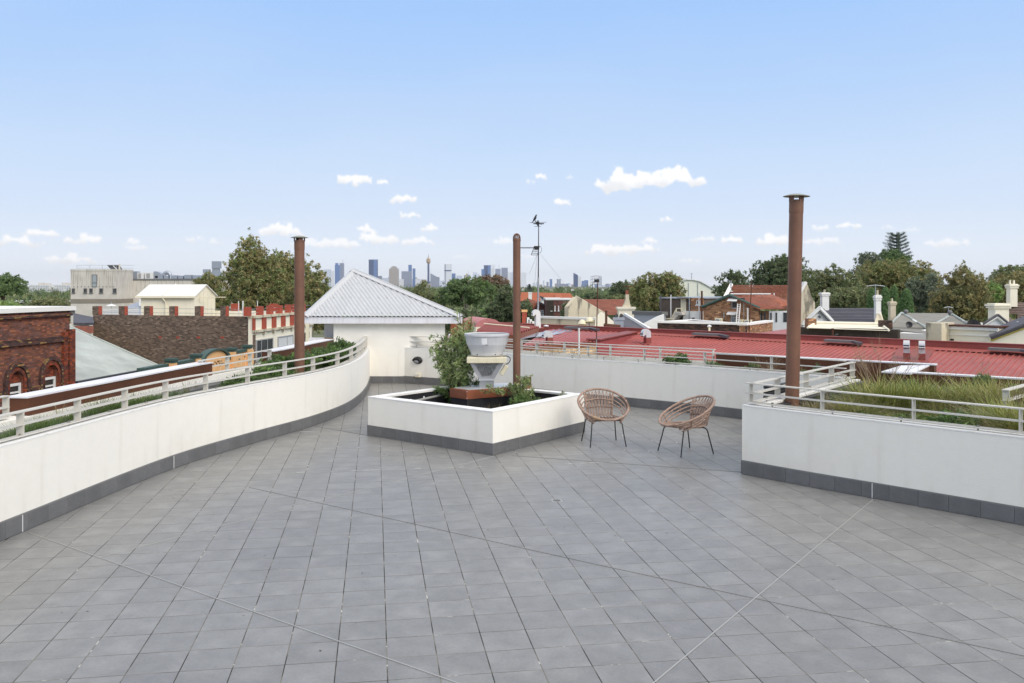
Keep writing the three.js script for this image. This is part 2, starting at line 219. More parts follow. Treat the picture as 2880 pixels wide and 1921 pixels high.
const M = {
  whiteWall: mat(0xffffff, 0.78, { map: renderTex([242, 238, 228], [160, 152, 132], 0.3, 21, 4.3), bumpMap: grainBump, bumpScale: 0.0014 }),
  coping: mat(0xffffff, 0.7, { map: renderTex([241, 240, 237], [170, 166, 156], 0.2, 41), bumpMap: grainBump, bumpScale: 0.002 }),
  railPaint: mat(0xffffff, 0.55, { map: renderTex([208, 204, 194], [150, 142, 126], 0.2, 33, 1.3) }),
  bolt: mat([0.28, 0.27, 0.25], 0.45, { metalness: 0.7 }),
  grout: mat(0xffffff, 0.95, { map: tex(512, 2.3, (x, y) => { const n = fbm(x * 14, y * 14, 71, 4, 14), m = fbm(x * 50, y * 50, 75, 3, 50); return m > 0.68 && n > 0.62 ? [196, 194, 184] : mix3([52, 51, 46], [122, 119, 110], smooth(0.3, 0.7, n)); }) }),
  skirt: [0, 1, 2].map((k) => mat(0xffffff, 0.5, { map: speckle([104 + k, 104 + k, 104 + k], 0.1, 60 + k, 0.9, 60, 1) })),
  tiles: [0, 1, 2, 3, 4].map((k) => mat(0xffffff, 0.4, { map: speckle([[128, 127, 126], [130, 129, 127], [131, 130, 128], [132, 131, 129], [134, 133, 131]][k], 0.11, 80 + k, 0.86, 70, 1.2), bumpMap: grainBump, bumpScale: 0.0006 })),
  steel: mat([0.4, 0.4, 0.39], 0.45, { metalness: 0.25 }), joint: mat([0.36, 0.36, 0.34], 0.7), sealant: mat([0.2, 0.2, 0.19], 0.8), dark: mat([0.012, 0.012, 0.013], 0.6),
  rust: mat(0xffffff, 0.62, { map: speckle([86, 48, 25], 0.16, 91, 2.1, 20, 0.6) }), rustPale: mat(0xffffff, 0.6, { map: speckle([132, 76, 50], 0.14, 92, 1.6, 20, 0.6) }),
  flue: mat(0xffffff, 0.5, { map: speckle([118, 82, 63], 0.12, 93, 1.1, 24, 0.6) }), flueCap: mat([0.3, 0.3, 0.25], 0.5, { metalness: 0.4 }),
  capWhite: mat(0xffffff, 0.6, { map: renderTex([232, 231, 236], [170, 165, 160], 0.2, 45) }),
  soil: mat(0xffffff, 1, { map: speckle([62, 52, 40], 0.7, 95, 1.2, 40), bumpMap: roughBump, bumpScale: 0.03 }),
  liner: mat(0xffffff, 0.62, { map: renderTex([30, 30, 34], [84, 84, 86], 0.5, 47, 1.2), bumpMap: roughBump, bumpScale: 0.01 }),
  zincalume: mat([0.62, 0.63, 0.64], 0.42, { metalness: 0.35 }), galv: mat(0xffffff, 0.4, { metalness: 0.45, map: tex(256, 0.3, (x, y) => { const v = 120 + 95 * hash(Math.floor(x * 34 + 6 * vnoise(x * 16, y * 16, 5, 16)), Math.floor(y * 34 + 6 * vnoise(x * 16, y * 16, 6, 16)), 3); return [v * 0.97, v, v * 1.02]; }) }),
  fanPaint: mat(0xffffff, 0.5, { map: renderTex([205, 206, 209], [140, 138, 132], 0.18, 49, 0.8) }), creamMetal: mat(0xffffff, 0.55, { map: renderTex([226, 217, 188], [150, 140, 112], 0.2, 51, 0.8) }),
  roofWhite: mat(0xffffff, 0.5, { map: renderTex([198, 199, 200], [150, 150, 148], 0.3, 53, 1.5), metalness: 0.1 }),
  red: mat(0xffffff, 0.55, { map: speckle([164, 88, 81], 0.14, 97, 4, 16, 0.8) }), redDark: mat(0xffffff, 0.55, { map: speckle([140, 68, 60], 0.12, 98, 3, 16, 0.8) }), redWall: mat(0xffffff, 0.55, { map: speckle([164, 80, 78], 0.12, 99, 3, 16, 0.8) }),
  glass: mat([0.03, 0.035, 0.04], 0.12), glassPale: mat([0.34, 0.38, 0.4], 0.2), curtain: mat([0.6, 0.62, 0.62], 0.7), frameWhite: mat([0.72, 0.72, 0.7], 0.5), frameGrey: mat([0.35, 0.36, 0.37], 0.5),
  rattan: mat(0xffffff, 0.6, { map: speckle([156, 130, 114], 0.4, 101, 0.2, 20) }), rattanDark: mat(0xffffff, 0.6, { map: speckle([122, 98, 82], 0.4, 102, 0.2, 20) }), cane: mat(0xffffff, 0.7, { map: speckle([190, 160, 118], 0.3, 103, 0.2, 30) }), blackSteel: mat([0.014, 0.014, 0.015], 0.42),
  wicker: mat([0.02, 0.02, 0.021], 0.55), bark: mat(0xffffff, 0.95, { map: speckle([112, 98, 80], 0.6, 105, 1, 20), bumpMap: roughBump, bumpScale: 0.02 }), paleBark: mat(0xffffff, 0.9, { map: speckle([188, 176, 158], 0.3, 106, 0.6, 20) }), twig: mat([0.3, 0.22, 0.14], 0.9), stem: mat([0.12, 0.09, 0.05], 0.9),
  leaf: new THREE.MeshPhysicalMaterial({ color: 0xffffff, roughness: 0.85, side: THREE.DoubleSide, transmission: 0.35, thickness: 0 }), lightPlastic: mat([0.3, 0.3, 0.31], 0.3), blackPlastic: mat([0.015, 0.015, 0.016], 0.45), paper: mat([0.82, 0.82, 0.82], 0.8),
  ground: mat(0xffffff, 1, { map: speckle([96, 100, 72], 0.5, 107, 60, 20) }), asphalt: mat(0xffffff, 0.95, { map: speckle([70, 70, 72], 0.3, 108, 4, 40) }),
};
const sAt = (path, px) => { const L = pathLength(path); let best = 0, d = 1e9; for (let s = 0; s <= L; s += 0.02) { const q = along(path, s), e = Math.abs(CX + q.x / q.z * F - px); if (q.z > 1 && e < d) { d = e; best = s; } } return best; };
// ---------- the ground far below, the street and the block we stand on ----------
{ const g = new THREE.PlaneGeometry(26000, 24000).rotateX(-Math.PI / 2); const m = shade(new THREE.Mesh(metreUV(g), M.ground)); m.name = 'ground'; m.position.set(0, -10, -8000); tag(m, 'grassy ground stretching far below the rooftops', null, null, 'structure'); scene.add(m); }
tag(geo().span(-15.5, -7.5, -9.99, -9.9, 20, -160).mesh('street', M.asphalt), 'asphalt street running away below the left parapet', null, null, 'structure');

// plan lines: [x, metres in front]
const leftLine = spline([[-4.80, -2], [-4.77, 2], [-4.72, 5], [-4.62, 6.6], [-4.48, 7.95], [-4.17, 10.72], [-3.73, 12.35], [-3.2, 14.0], [-2.96, 15.4], [-2.94, 16.75], [-3.05, 18.3], [-3.29, 20.2]]);
const backLine = spline([[-2.73, 20.3], [-1.5, 19.55], [-0.4, 18.6], [0.58, 17.6], [1.4, 16.85], [2.3, 16.15], [3.3, 15.3], [4.45, 14.15], [5.12, 13.48]]);
const rightLine = spline([[2.75, 10.42], [3.30, 9.79], [3.83, 9.23], [4.34, 8.69], [4.82, 8.17], [5.9, 6.9], [6.9, 5.4], [7.4, 2], [7.4, -2]]);
const sideLine = [[5.16, 13.42], [2.75, 10.42]];
const outerLeft = spline([[-5.9, 2], [-5.62, 7], [-5.36, 9.05], [-5.12, 11.2], [-4.86, 13.4], [-4.67, 14.4], [-4.5, 15.2], [-4.36, 16.3], [-4.2, 18.1], [-4.0, 20.2]]);
const outerBack = spline([[-1.2, 20.6], [-0.55, 19.75], [0.2, 18.75], [1.09, 18.0], [1.95, 17.3], [2.85, 16.62], [3.72, 15.98]]);

const slabPlan = [[-6.1, -3], [-5.9, 7], [-5.55, 9.2], [-5.05, 13.5], [-4.6, 16.3], [-4.9, 19.6], [-4.9, 24.5], [-0.9, 24.5], [-0.9, 20.9], [0.3, 19.1], [3.9, 16.2], [6.7, 13.9], [9.5, 10.6], [9.5, -3]];
tag(geo().prism(slabPlan, -9.98, -0.06).mesh('terrace_block', stained([226, 220, 205], [150, 140, 120], 0.3, 61)), 'rendered apartment block that carries the terrace', null, null, 'structure');

// ---------- the tiled terrace ----------
{
  const deck = new THREE.Group(); deck.name = 'terrace_floor'; tag(deck, 'grey tiled terrace floor with thin joints', null, null, 'structure'); scene.add(deck);
  const plan = [...leftLine, ...backLine, ...sideLine, ...rightLine];
  geo().prism(plan, -0.06, -0.0012).mesh('grout', M.grout, deck);
  const u = [-0.155, 0.988], w = [0.988, 0.155], o = [-0.704, 4.935], T = 0.3, inside = (x, z) => { let c = false; for (let i = 0, j = plan.length - 1; i < plan.length; j = i++) if ((plan[i][1] > z) !== (plan[j][1] > z) && x < (plan[j][0] - plan[i][0]) * (z - plan[i][1]) / (plan[j][1] - plan[i][1]) + plan[i][0]) c = !c; return c; };
  const shapes = [0, 1, 2, 3].map((k) => {
    const h = 0.1468, b = 0.1462, y0 = -0.0009, v = [];
    const top = [[-b, b], [b, b], [b, -b], [-b, -b]], low = [[-h, h], [h, h], [h, -h], [-h, -h]], P = (q, y) => new THREE.Vector3(q[0], y, q[1]);
    v.push(P(top[0], 0), P(top[1], 0), P(top[2], 0), P(top[0], 0), P(top[2], 0), P(top[3], 0));
    for (let i = 0; i < 4; i++) { const j = (i + 1) % 4; v.push(P(low[i], y0), P(low[j], y0), P(top[j], 0), P(low[i], y0), P(top[j], 0), P(top[i], 0)); v.push(P(low[i], -0.02), P(low[j], -0.02), P(low[j], y0), P(low[i], -0.02), P(low[j], y0), P(low[i], y0)); }
    const g = new THREE.BufferGeometry().setFromPoints(v); g.computeVertexNormals(); const m = metreUV(g); const uv = m.attributes.uv; for (let i = 0; i < uv.count; i++) uv.setXY(i, uv.getX(i) + 0.37 * k, uv.getY(i) + 0.21 * k * k); return m;
  });
  const r = rng(31), all = [];
  for (let i = -60; i < 60; i++) for (let j = -60; j < 90; j++) {
    const a = (i + 0.5) * T, b = (j + 0.62) * T, x = o[0] + w[0] * a + u[0] * b, z = o[1] + w[1] * a + u[1] * b;
    if (z > 20.4 || z < -1.8) continue;
    if (![[0, 0], [.14, .14], [-.14, .14], [.14, -.14], [-.14, -.14]].some(([p, q]) => inside(x + p, z + q))) continue;
    const px = CX + x / z * F, seen = z > 4.7 && px > -60 && px < 2940;
    all.push({ x, z, seen, k: r() * 4 | 0, m: clamp(Math.floor((smooth(0.3, 0.7, fbm(x * 0.5, z * 0.5, 17, 3)) * 0.6 + r() * 0.4) * 5), 0, 4), tilt: [(r() - 0.5) * 0.0016, (r() - 0.5) * 0.0016], turn: r() * 4 | 0, dy: (r() - 0.5) * 0.0003 });
  }
  all.sort((p, q) => (q.seen - p.seen) || p.z - q.z);
  const base = Math.atan2(w[1], w[0]), rest = [[], [], [], [], []];
  all.forEach((t, i) => {
    const m4 = new THREE.Matrix4().compose(V(t.x, t.dy, t.z), new THREE.Quaternion().setFromEuler(new THREE.Euler(t.tilt[0], base + t.turn * Math.PI / 2, t.tilt[1], 'YXZ')), new THREE.Vector3(1, 1, 1));
    if (i < 300) { const m = shade(new THREE.Mesh(shapes[t.k], M.tiles[t.m])); m.name = i ? 'tile_' + String(i).padStart(3, '0') : 'tile'; m.applyMatrix4(m4); deck.add(m); } else rest[t.m].push(shapes[t.k].clone().applyMatrix4(m4));
  });
  const far = new THREE.Mesh(mergeGeometries(rest.filter((l) => l.length).map((l) => mergeGeometries(l)), true), M.tiles.filter((_, k) => rest[k].length)); far.name = 'farther_tiles'; shade(far); tag(far, null, null, null, 'stuff'); deck.add(far);
  // movement joints, falls and the floor waste
  const strip = (name, p, q, wd, m, y = 0.0025) => { const a = atY(p[0], p[1], 0), b = atY(q[0], q[1], 0), d = b.clone().sub(a), l = d.length(); return geo().box(0, 0, 0, l, 0.004, wd).mesh(name, m, deck).position.copy(a.add(b).multiplyScalar(0.5)).setY(y) && deck.children.at(-1).rotateY(Math.atan2(-d.z, d.x)); };
  strip('joint_trim', [81, 1499], [1400, 1962], 0.008, M.steel); strip('joint_trim', [2456, 1405], [1790, 1962], 0.008, M.steel);
  strip('fall_cut', [700, 1371], [1700, 1593], 0.0035, M.sealant, 0.0016); strip('fall_cut', [1700, 1593], [2900, 1850], 0.0035, M.sealant, 0.0016);
  strip('fall_cut', [1388, 1283], [277, 1568], 0.0035, M.joint, 0.0016);
  strip('sealant_joint', [887, 1199], [1034, 1225], 0.03, M.sealant, 0.0016); strip('sealant_joint', [1440, 1282], [2086, 1328], 0.03, M.sealant, 0.0016);
  const waste = thing('floor_waste', 'small square steel floor drain with round grate set in tiles', 'drain'), c = atY(1566, 1408, 0); waste.position.copy(c).setY(0.002); waste.rotation.y = base;
  geo().plate([[-.055, -.055], [.055, -.055], [.055, .055], [-.055, .055]], 0, 0.004, [Array.from({ length: 20 }, (_, k) => [0.042 * Math.cos(k * Math.PI / 10), 0.042 * Math.sin(k * Math.PI / 10)])]).mesh('frame', M.steel, waste).rotation.x = -Math.PI / 2;
  geo().lathe([[0, 0.0005], [0.041, 0.0005], [0.041, 0.001]], 0, 0, 0, 20).mesh('sump', M.dark, waste);
  const gr = geo(); for (let k = -2; k <= 2; k++) gr.box(0, 0.002, k * 0.015, 2 * Math.sqrt(0.04 ** 2 - (k * 0.015) ** 2), 0.002, 0.006); gr.mesh('grate', M.sealant, waste);
  const e = thing('floor_grate', 'narrow dark drain slot beside the curved left wall', 'drain'), ce = atY(864, 1213, 0); e.position.copy(ce).setY(0.003); e.rotation.y = base; geo().box(0, 0, 0, 0.2, 0.006, 0.05).mesh('body', M.steel, e); geo().box(0, 0.004, 0, 0.17, 0.003, 0.012).mesh('slot', M.dark, e);
}

// ---------- parapet walls with tile skirting ----------
function skirting(parent, path, from, to, o, height = 0.155, seed = 1) {
  const r = rng(seed), n = Math.round((to - from) / 0.3), step = (to - from) / n, shape = new Map();
  for (let k = 0; k < n; k++) {
    const a = along(path, from + k * step), b = along(path, from + (k + 1) * step), p = along(path, from + (k + 0.5) * step), l = Math.hypot(b.x - a.x, b.z - a.z) - 0.0025, turn = Math.atan2(b.z - a.z, b.x - a.x);
    const m = shade(new THREE.Mesh(metreUV(new RoundedBoxGeometry(l, height, 0.012, 1, 0.0015)), M.skirt[r() * 3 | 0])); m.name = 'skirting_tile';
    m.position.copy(V(p.x - Math.sin(turn) * o, 0.004 + height / 2, p.z + Math.cos(turn) * o)); m.rotation.y = turn; parent.add(m);
  }
}
function parapet(label, path, o0, o1, top = 0.825, seed = 1, from = 0, to = pathLength(path), o = -0.008) {
  const t = thing('parapet_wall', label, 'wall');
  geo().sweep(path, o0, o1, -0.05, top).mesh('wall', M.whiteWall, t);
  geo().sweep(path, o0 - 0.004, o1 + 0.004, top, top + 0.012).mesh('coping', M.coping, t);
  geo().sweep(cutPath(path, from, to), o < 0 ? -0.004 : o0, o < 0 ? o0 : 0.004, 0.159, 0.168).mesh('sealant_bead', M.sealant, t);
  skirting(t, path, from, to, o, 0.155, seed); return t;
}
const wallL = parapet('long curved white parapet wall along the left side of terrace', leftLine, 0.004, 0.2, 0.825, 3, 4);
const wallB = parapet('curved white parapet wall across the back, behind the chairs', backLine, 0.004, 0.2, 0.815, 5);
const wallR = parapet('shaded white parapet wall at right, in front of long grass', rightLine, 0.004, 0.2, 0.815, 7, 0, 8);
const wallS = parapet('white parapet return running back from the corner of the right planter', sideLine, 0.004, 0.2, 0.812, 9);

for (const [w, line, px] of [[wallL, leftLine, 59], [wallL, leftLine, 486], [wallR, rightLine, 2456]]) { const q = along(line, sAt(line, px)), m = geo().box(0, 0.08, 0.016, 0.007, 0.155, 0.004).mesh('movement_joint', M.frameWhite, w); m.position.copy(V(q.x, 0.003, q.z)); m.rotation.y = q.turn; }
// ---------- low flat-bar railings on the walls ----------
function railing(label, path, posts, { y = 0.84, from = 0, to = pathLength(path), endPlates = true } = {}) {
  const t = thing('railing', label, 'railing', 'flat bar railings on the parapet walls'), p = cutPath(path, from, to), w = 0.0375;
  geo().sweep(p, -w, w, y + 0.236, y + 0.248).mesh('top_rail', M.railPaint, t);
  geo().sweep(p, -w, w, y + 0.118, y + 0.13).mesh('middle_rail', M.railPaint, t);
  geo().sweep(p, -w, w, y + 0.012, y + 0.024).mesh('base_rail', M.railPaint, t);
  for (const s of posts) { const q = along(path, s); for (const [a, b] of [[0.024, 0.118], [0.13, 0.236]]) { } const m = geo().box(0, 0.071, 0, 0.012, 0.094, 0.074).box(0, 0.183, 0, 0.012, 0.106, 0.074).mesh('post', M.railPaint, t); m.position.copy(V(q.x, y, q.z)); m.rotation.y = q.turn; }
  for (let s = from + 0.35; s < to; s += 0.75) { const q = along(path, s), m = geo().lathe([[0, 0.016], [0.012, 0.016], [0.014, 0.006], [0.02, 0.004], [0.02, 0]], 0, 0, 0, 8).mesh('bolt', M.bolt, t); m.position.copy(V(q.x, y + 0.024, q.z)); const f = geo().rod(new THREE.Vector3(0, -0.03, 0), new THREE.Vector3(0, 0.013, 0), 0.008, 0.008, 6).mesh('stud', M.bolt, t); f.position.copy(V(q.x, y + 0.0, q.z)); }
  return t;
}
const railL = offset(leftLine, 0.1), railR = offset(rightLine, 0.1), railS = offset(sideLine, 0.1), railB = offset(backLine, 0.1);
{ const posts = [-40, 55, 218, 352, 464, 577, 695, 800].map((p) => p < 0 ? sAt(railL, 55) - 1.5 : sAt(railL, p)), L = pathLength(railL); railing('flat bar railing along the long curved left wall', railL, [...posts, L - 6.0, L - 4.9, L - 3.8, L - 2.8, L - 1.9, L - 1.0, L - 0.05].filter((s, i) => i < 8 || s > posts[7] + 0.6), { from: 3 }); }
railing('railing on the right front wall before the long grass', railR, [0.06, sAt(railR, 2315), sAt(railR, 2571), sAt(railR, 2868), sAt(railR, 2868) + 1.3]);
railing('railing on the wall return beside the tall brown flue at right', railS, [0.06, 1.0, 2.0, 3.0], { to: pathLength(railS) - 0.05 });
railing('inner railing on the back wall behind the chairs', railB, [1140, 1262, 1380, 1510, 1655, 1812, 1983, 2170].map((p) => sAt(railB, p)), { from: sAt(railB, 1138) });
{ const p0 = sAt(outerLeft, 16); railing('outer railing at the far left beside the brown box', outerLeft, [p0, p0 - 1.2], { from: 2, to: p0 + 0.01, y: 0.845 }); }
{ const a = sAt(outerLeft, 562), b = sAt(outerLeft, 758); railing('outer railing behind the left planting strip, before arched facade', outerLeft, [a + 0.03, sAt(outerLeft, 640), sAt(outerLeft, 703), b], { from: a, to: b, y: 0.845 }); }
railing('outer railing behind the back wall, before the red roof', outerBack, [...[1466, 1587, 1717, 1857].map((p) => sAt(outerBack, p)), pathLength(outerBack) - 0.03]);
{ const p = [[5.52, 9.75], [6.7, 10.9]]; railing('short railing corner inside right planter at frame edge', p, [0.03, 1.0]); }

// ---------- kerbs, brown boxes and soil outside the walls ----------
function brownBox(label, plan, y0, y1, material = M.rust) { const t = thing('brown_box', label, 'parapet box', 'brown metal parapet boxes with white caps'); geo().prism(plan, y0, y1).mesh('side', material, t); const c = plan.reduce((s, p) => [s[0] + p[0] / plan.length, s[1] + p[1] / plan.length], [0, 0]); geo().prism(plan.map(([x, z]) => [x + Math.sign(x - c[0]) * 0.012, z + Math.sign(z - c[1]) * 0.012]), y1 + 0.001, y1 + 0.02).mesh('cap', M.capWhite, t); return t; }
const lw = (path, s0, s1, o0, o1) => { const a = cutPath(path, s0, s1); return [...offset(a, o0), ...offset(a, o1).reverse()]; };
tag(geo().sweep(outerLeft, -0.12, 0.2, -0.05, 0.84).mesh('outer_kerb', M.whiteWall), 'white rendered kerb at outer edge of left planting strip', 'kerb');
tag(geo().sweep(outerLeft, -0.36, -0.12, 0.5, 0.745).mesh('membrane_strip', mat(0xffffff, 0.8, { map: renderTex([92, 92, 92], [150, 148, 140], 0.6, 55, 1.4) })), 'dark grey membrane strip along the left kerb', 'membrane');
tag(geo().sweep(outerBack, -0.08, 0.2, -0.05, 0.838).mesh('outer_kerb', M.whiteWall), 'white rendered kerb under the outer back railing', 'kerb');
brownBox('long brown box with pale cap along the left edge', lw(outerLeft, sAt(outerLeft, 62), sAt(outerLeft, 584), -0.08, 0.17), 0.845, 1.03);
brownBox('brown box beside left flue, leading to the hip roofed hut', lw(outerLeft, sAt(outerLeft, 765), sAt(outerLeft, 930), -0.05, 0.2), 0.845, 1.04);
brownBox('brown box behind the back wall, left of the long grass', [[3.73, 15.93], [6.62, 13.66], [6.72, 13.79], [3.83, 16.06]], 0.2, 1.0);
{ const c = [[2479, 1046], [2565, 1051], [2613, 1028], [2533, 1029]].map(([a, b]) => { const p = atY(a, b, 1.004); return [p.x, -p.z]; }); brownBox('flat white capped step joining the two brown boxes at right', c, 0.2, 0.99); }
brownBox('nearer brown box behind the long grass at right', [[5.40, 12.62], [9.6, 9.37], [9.7, 9.5], [5.5, 12.75]], 0.2, 1.0);
tag(geo().prism([...offset(leftLine, 0.2), ...offset(outerLeft, -0.12).reverse()], 0.1, 0.66).mesh('left_planting_bed', M.soil), 'soil of the planting strip behind the left wall', null, null, 'structure');
tag(geo().prism([...offset(backLine.slice(6), 0.2), [6.6, 13.6], [3.73, 15.9], ...offset(outerBack, -0.08).reverse()], 0.1, 0.6).mesh('back_planting_bed', M.soil), 'soil of the planting strip behind the back wall', null, null, 'structure');
tag(geo().prism([[2.98, 10.45], ...offset(rightLine, 0.2).slice(3), [9.4, -2], [9.6, 9.3], [5.42, 12.58], [5.25, 13.2]], 0.1, 0.58).mesh('right_planting_bed', M.soil), 'soil of the overgrown planting bed at right', null, null, 'structure');
tag(geo().sweep([[2.95, 10.72], [5.2, 13.5]], -0.34, -0.24, 0.3, 0.80).mesh('flashing_upstand', M.liner), 'dark flashing strip inside the planter wall return', 'flashing');

// ---------- the diamond planter ----------
const PL = { L: [-2.18, 13.1], F: [-0.254, 11.54], R: [1.13, 13.44], B: [-0.70, 14.95] };
{
  const t = thing('planter', 'white diamond shaped planter standing in the middle of terrace', 'planter'), C = [PL.L, PL.F, PL.R, PL.B], top = 0.575;
  const c = [(PL.L[0] + PL.R[0]) / 2, (PL.L[1] + PL.R[1]) / 2];
  const inset = (d) => C.map((p, i) => { const a = C[(i + 3) % 4], b = C[(i + 1) % 4], e = (q, s) => { const dx = s[0] - q[0], dz = s[1] - q[1], l = Math.hypot(dx, dz); return [dx / l, dz / l]; }; const u = e(a, p), v = e(p, b), n1 = [-u[1], u[0]], n2 = [-v[1], v[0]], k = 1 + n1[0] * n2[0] + n1[1] * n2[1]; return [p[0] + (n1[0] + n2[0]) / k * d, p[1] + (n1[1] + n2[1]) / k * d]; });
  const ring = (a, b, y0, y1) => { const s = new THREE.Shape(a.map(([x, z]) => new THREE.Vector2(x, z))); s.holes.push(new THREE.Path(b.map(([x, z]) => new THREE.Vector2(x, z)))); return geo().add(new THREE.ExtrudeGeometry(s, { depth: y1 - y0, bevelEnabled: false }), new THREE.Matrix4().makeRotationX(-Math.PI / 2).setPosition(0, y0, 0)); };
  ring(inset(0.012), inset(0.17), -0.05, top).mesh('wall', M.whiteWall, t);
  ring(inset(0.006), inset(0.172), top, top + 0.012).mesh('coping', M.coping, t);
  ring(inset(0.171), inset(0.19), 0.1, top - 0.015).mesh('liner', M.liner, t);
  geo().prism(inset(0.185), 0.02, 0.3).mesh('soil', M.soil, t);
  for (let k = 0; k < 4; k++) skirting(t, [C[k], C[(k + 1) % 4]], 0, Math.hypot(C[k][0] - C[(k + 1) % 4][0], C[k][1] - C[(k + 1) % 4][1]), 0.006, 0.155, 20 + k);
  // plinth, with a pale sheet on top
  const pl = thing('plinth', 'brown metal plinth with grey sheet top under the exhaust fan', 'plinth');
  const plan = [[-0.98, 13.72], [-0.70, 13.42], [0.32, 14.1], [0.02, 14.5], [-0.55, 14.38]];
  geo().prism(plan, 0.5, 0.635).mesh('skirt', M.rustPale, pl); geo().prism(plan.map(([x, z]) => [lerp(-0.45, x, 0.97), lerp(13.98, z, 0.97)]), 0.2, 0.5).mesh('upstand', M.liner, pl);
  geo().prism(plan.map(([x, z]) => [lerp(-0.45, x, 0.88), lerp(13.98, z, 0.86)]), 0.636, 0.642).mesh('sheet', M.zincalume, pl);
  for (const p of [[-0.695, 13.412]]) for (const y of [0.52, 0.62]) geo().ball(p[0], y, -p[1] + 0.003, 0.007).mesh('rivet', M.zincalume, pl);
  const back = thing('brown_upstand', 'small brown metal upstand behind the plinth beside slim pipe', 'upstand'); geo().sweep([[0.2, 14.2], [0.3, 14.38]], -0.02, 0.02, 0.4, 0.75).mesh('plate', M.rust, back);
}
// exhaust fan on the plinth
{
  const f = thing('exhaust_fan', 'grey bowl shaped rooftop exhaust fan on a square tapered duct', 'exhaust fan'); f.position.copy(V(-0.4, 0.642, 13.85)); f.rotation.y = 0.02;
  geo().box(0, 0.06, 0, 0.225, 0.12, 0.225).mesh('neck', mat([0.36, 0.37, 0.38], 0.45, { metalness: 0.4 }), f); geo().box(0, 0.128, 0, 0.25, 0.03, 0.25).mesh('collar', M.zincalume, f);  // neck grey is darkened to stand in for shading on galvanised sheet
  const taper = (w0, w1, y0, y1, off) => { const v = []; for (let k = 0; k < 4; k++) { const c = (i) => [[-1, 1], [1, 1], [1, -1], [-1, -1]][i % 4]; const p = (i, w, y) => new THREE.Vector3(c(i)[0] * w, y, c(i)[1] * w); v.push(p(k, w0, y0), p(k + 1, w0, y0), p(k + 1, w1, y1), p(k, w0, y0), p(k + 1, w1, y1), p(k, w1, y1)); } return v; };
  geo().tris(taper(0.122, 0.265, 0.142, 0.405)).mesh('hopper', M.fanPaint, f);
  const gp = geo(); { const z = (y) => 0.122 + (y - 0.142) / 0.263 * 0.143 + 0.004, q = (x, y) => new THREE.Vector3(x, y, z(y)); gp.quad(q(-0.075, 0.185), q(0.07, 0.2), q(0.185, 0.402), q(-0.195, 0.402)); } gp.mesh('mesh_panel', M.galv, f);
  geo().rbox(0, 0.448, 0, 0.62, 0.09, 0.62, 0.012).mesh('flange', M.creamMetal, f);
  geo().lathe([[0.22, 0.49], [0.22, 0.51]], 0, 0, 0).mesh('seal', M.dark, f);
  geo().lathe([[0.2, 0.5], [0.252, 0.502], [0.258, 0.555], [0.262, 0.557], [0.318, 0.68], [0.321, 0.682], [0.345, 0.81], [0.357, 0.812], [0.36, 0.85], [0.348, 0.855], [0.341, 0.85], [0.33, 0.81], [0.30, 0.66], [0.24, 0.55], [0, 0.55]], 0, 0, 0, 40).mesh('bowl', M.fanPaint, f);
  geo().lathe([[0, 0.838], [0.339, 0.838]], 0, 0, 0, 36).mesh('bird_mesh', mat([0.25, 0.26, 0.26], 0.7), f);
  { const g = new THREE.CylinderGeometry(0.3425, 0.327, 0.1, 12, 1, true, -0.24, 0.26); geo().add(g, new THREE.Matrix4().makeTranslation(0, 0.745, 0)).mesh('sticker', M.paper, f); }
  for (const a of [-0.62, 0.55]) geo().ball(0.257 * Math.sin(a), 0.53, 0.257 * Math.cos(a), 0.01).mesh('bolt', M.blackPlastic, f);
  geo().box(0, 0.69, 0.323, 0.03, 0.008, 0.01).mesh('clip', M.blackPlastic, f);
  const sw = geo().rbox(0.29, 0.37, 0.1, 0.07, 0.17, 0.12, 0.01).mesh('isolator_box', M.creamMetal, f); sw.geometry.translate(-0.29, -0.37, -0.1); sw.position.set(0.27, 0.28, 0.1); sw.rotation.z = -0.55;
  geo().tube([[0.25, 0.5, 0.12], [0.33, 0.5, 0.14], [0.37, 0.46, 0.15], [0.35, 0.4, 0.14], [0.3, 0.37, 0.12]].map((p) => new THREE.Vector3(...p)), 0.007, 20, 6).mesh('cable', M.blackPlastic, f);
}
// flues and vent pipes
function flue(label, x, z, base, top, r, lean, capR) {
  const t = thing('flue', label, 'flue', 'brown round flues'); t.position.copy(V(x, base, z)); const h = top - base; t.rotation.z = -lean / h;
  geo().lathe([[r, 0], [r, h - 0.21]], 0, 0, 0, 32).mesh('pipe', M.flue, t);
  geo().lathe([[r * 1.005, h - 0.212], [r * 1.04, h - 0.208], [r * 1.04, h - 0.05]], 0, 0, 0, 32).mesh('sleeve', M.flue, t);
  geo().lathe([[r * 1.02, 0], [r * 1.05, 0.004], [r * 1.05, 0.05]], 0, 0, 0, 28).mesh('base_band', M.dark, t);
  for (let k = 0; k < 4; k++) { const a = k * Math.PI / 2 + 0.5, m = geo().box(0, 0, 0, r * 0.9, 0.07, 0.006).mesh('cap_strut', M.flue, t); m.position.set(Math.sin(a) * r, h - 0.035, Math.cos(a) * r); m.rotation.y = a; }
  geo().lathe([[0, h + 0.03], [capR * 0.5, h + 0.022], [capR, h - 0.004], [capR, h - 0.008], [capR * 0.5, h + 0.014], [0, h + 0.02]], 0, 0, 0, 36).mesh('cap', M.flueCap, t);
  return t;
}
flue('tall brown round flue with flat cap rising from the right planter', 3.5, 10.9, 0.6, 3.375, 0.0845, 0.06, 0.162);
flue('brown round flue with flat cap rising from left planting strip', -3.66, 15.0, 0.64, 3.085, 0.086, 0, 0.15);
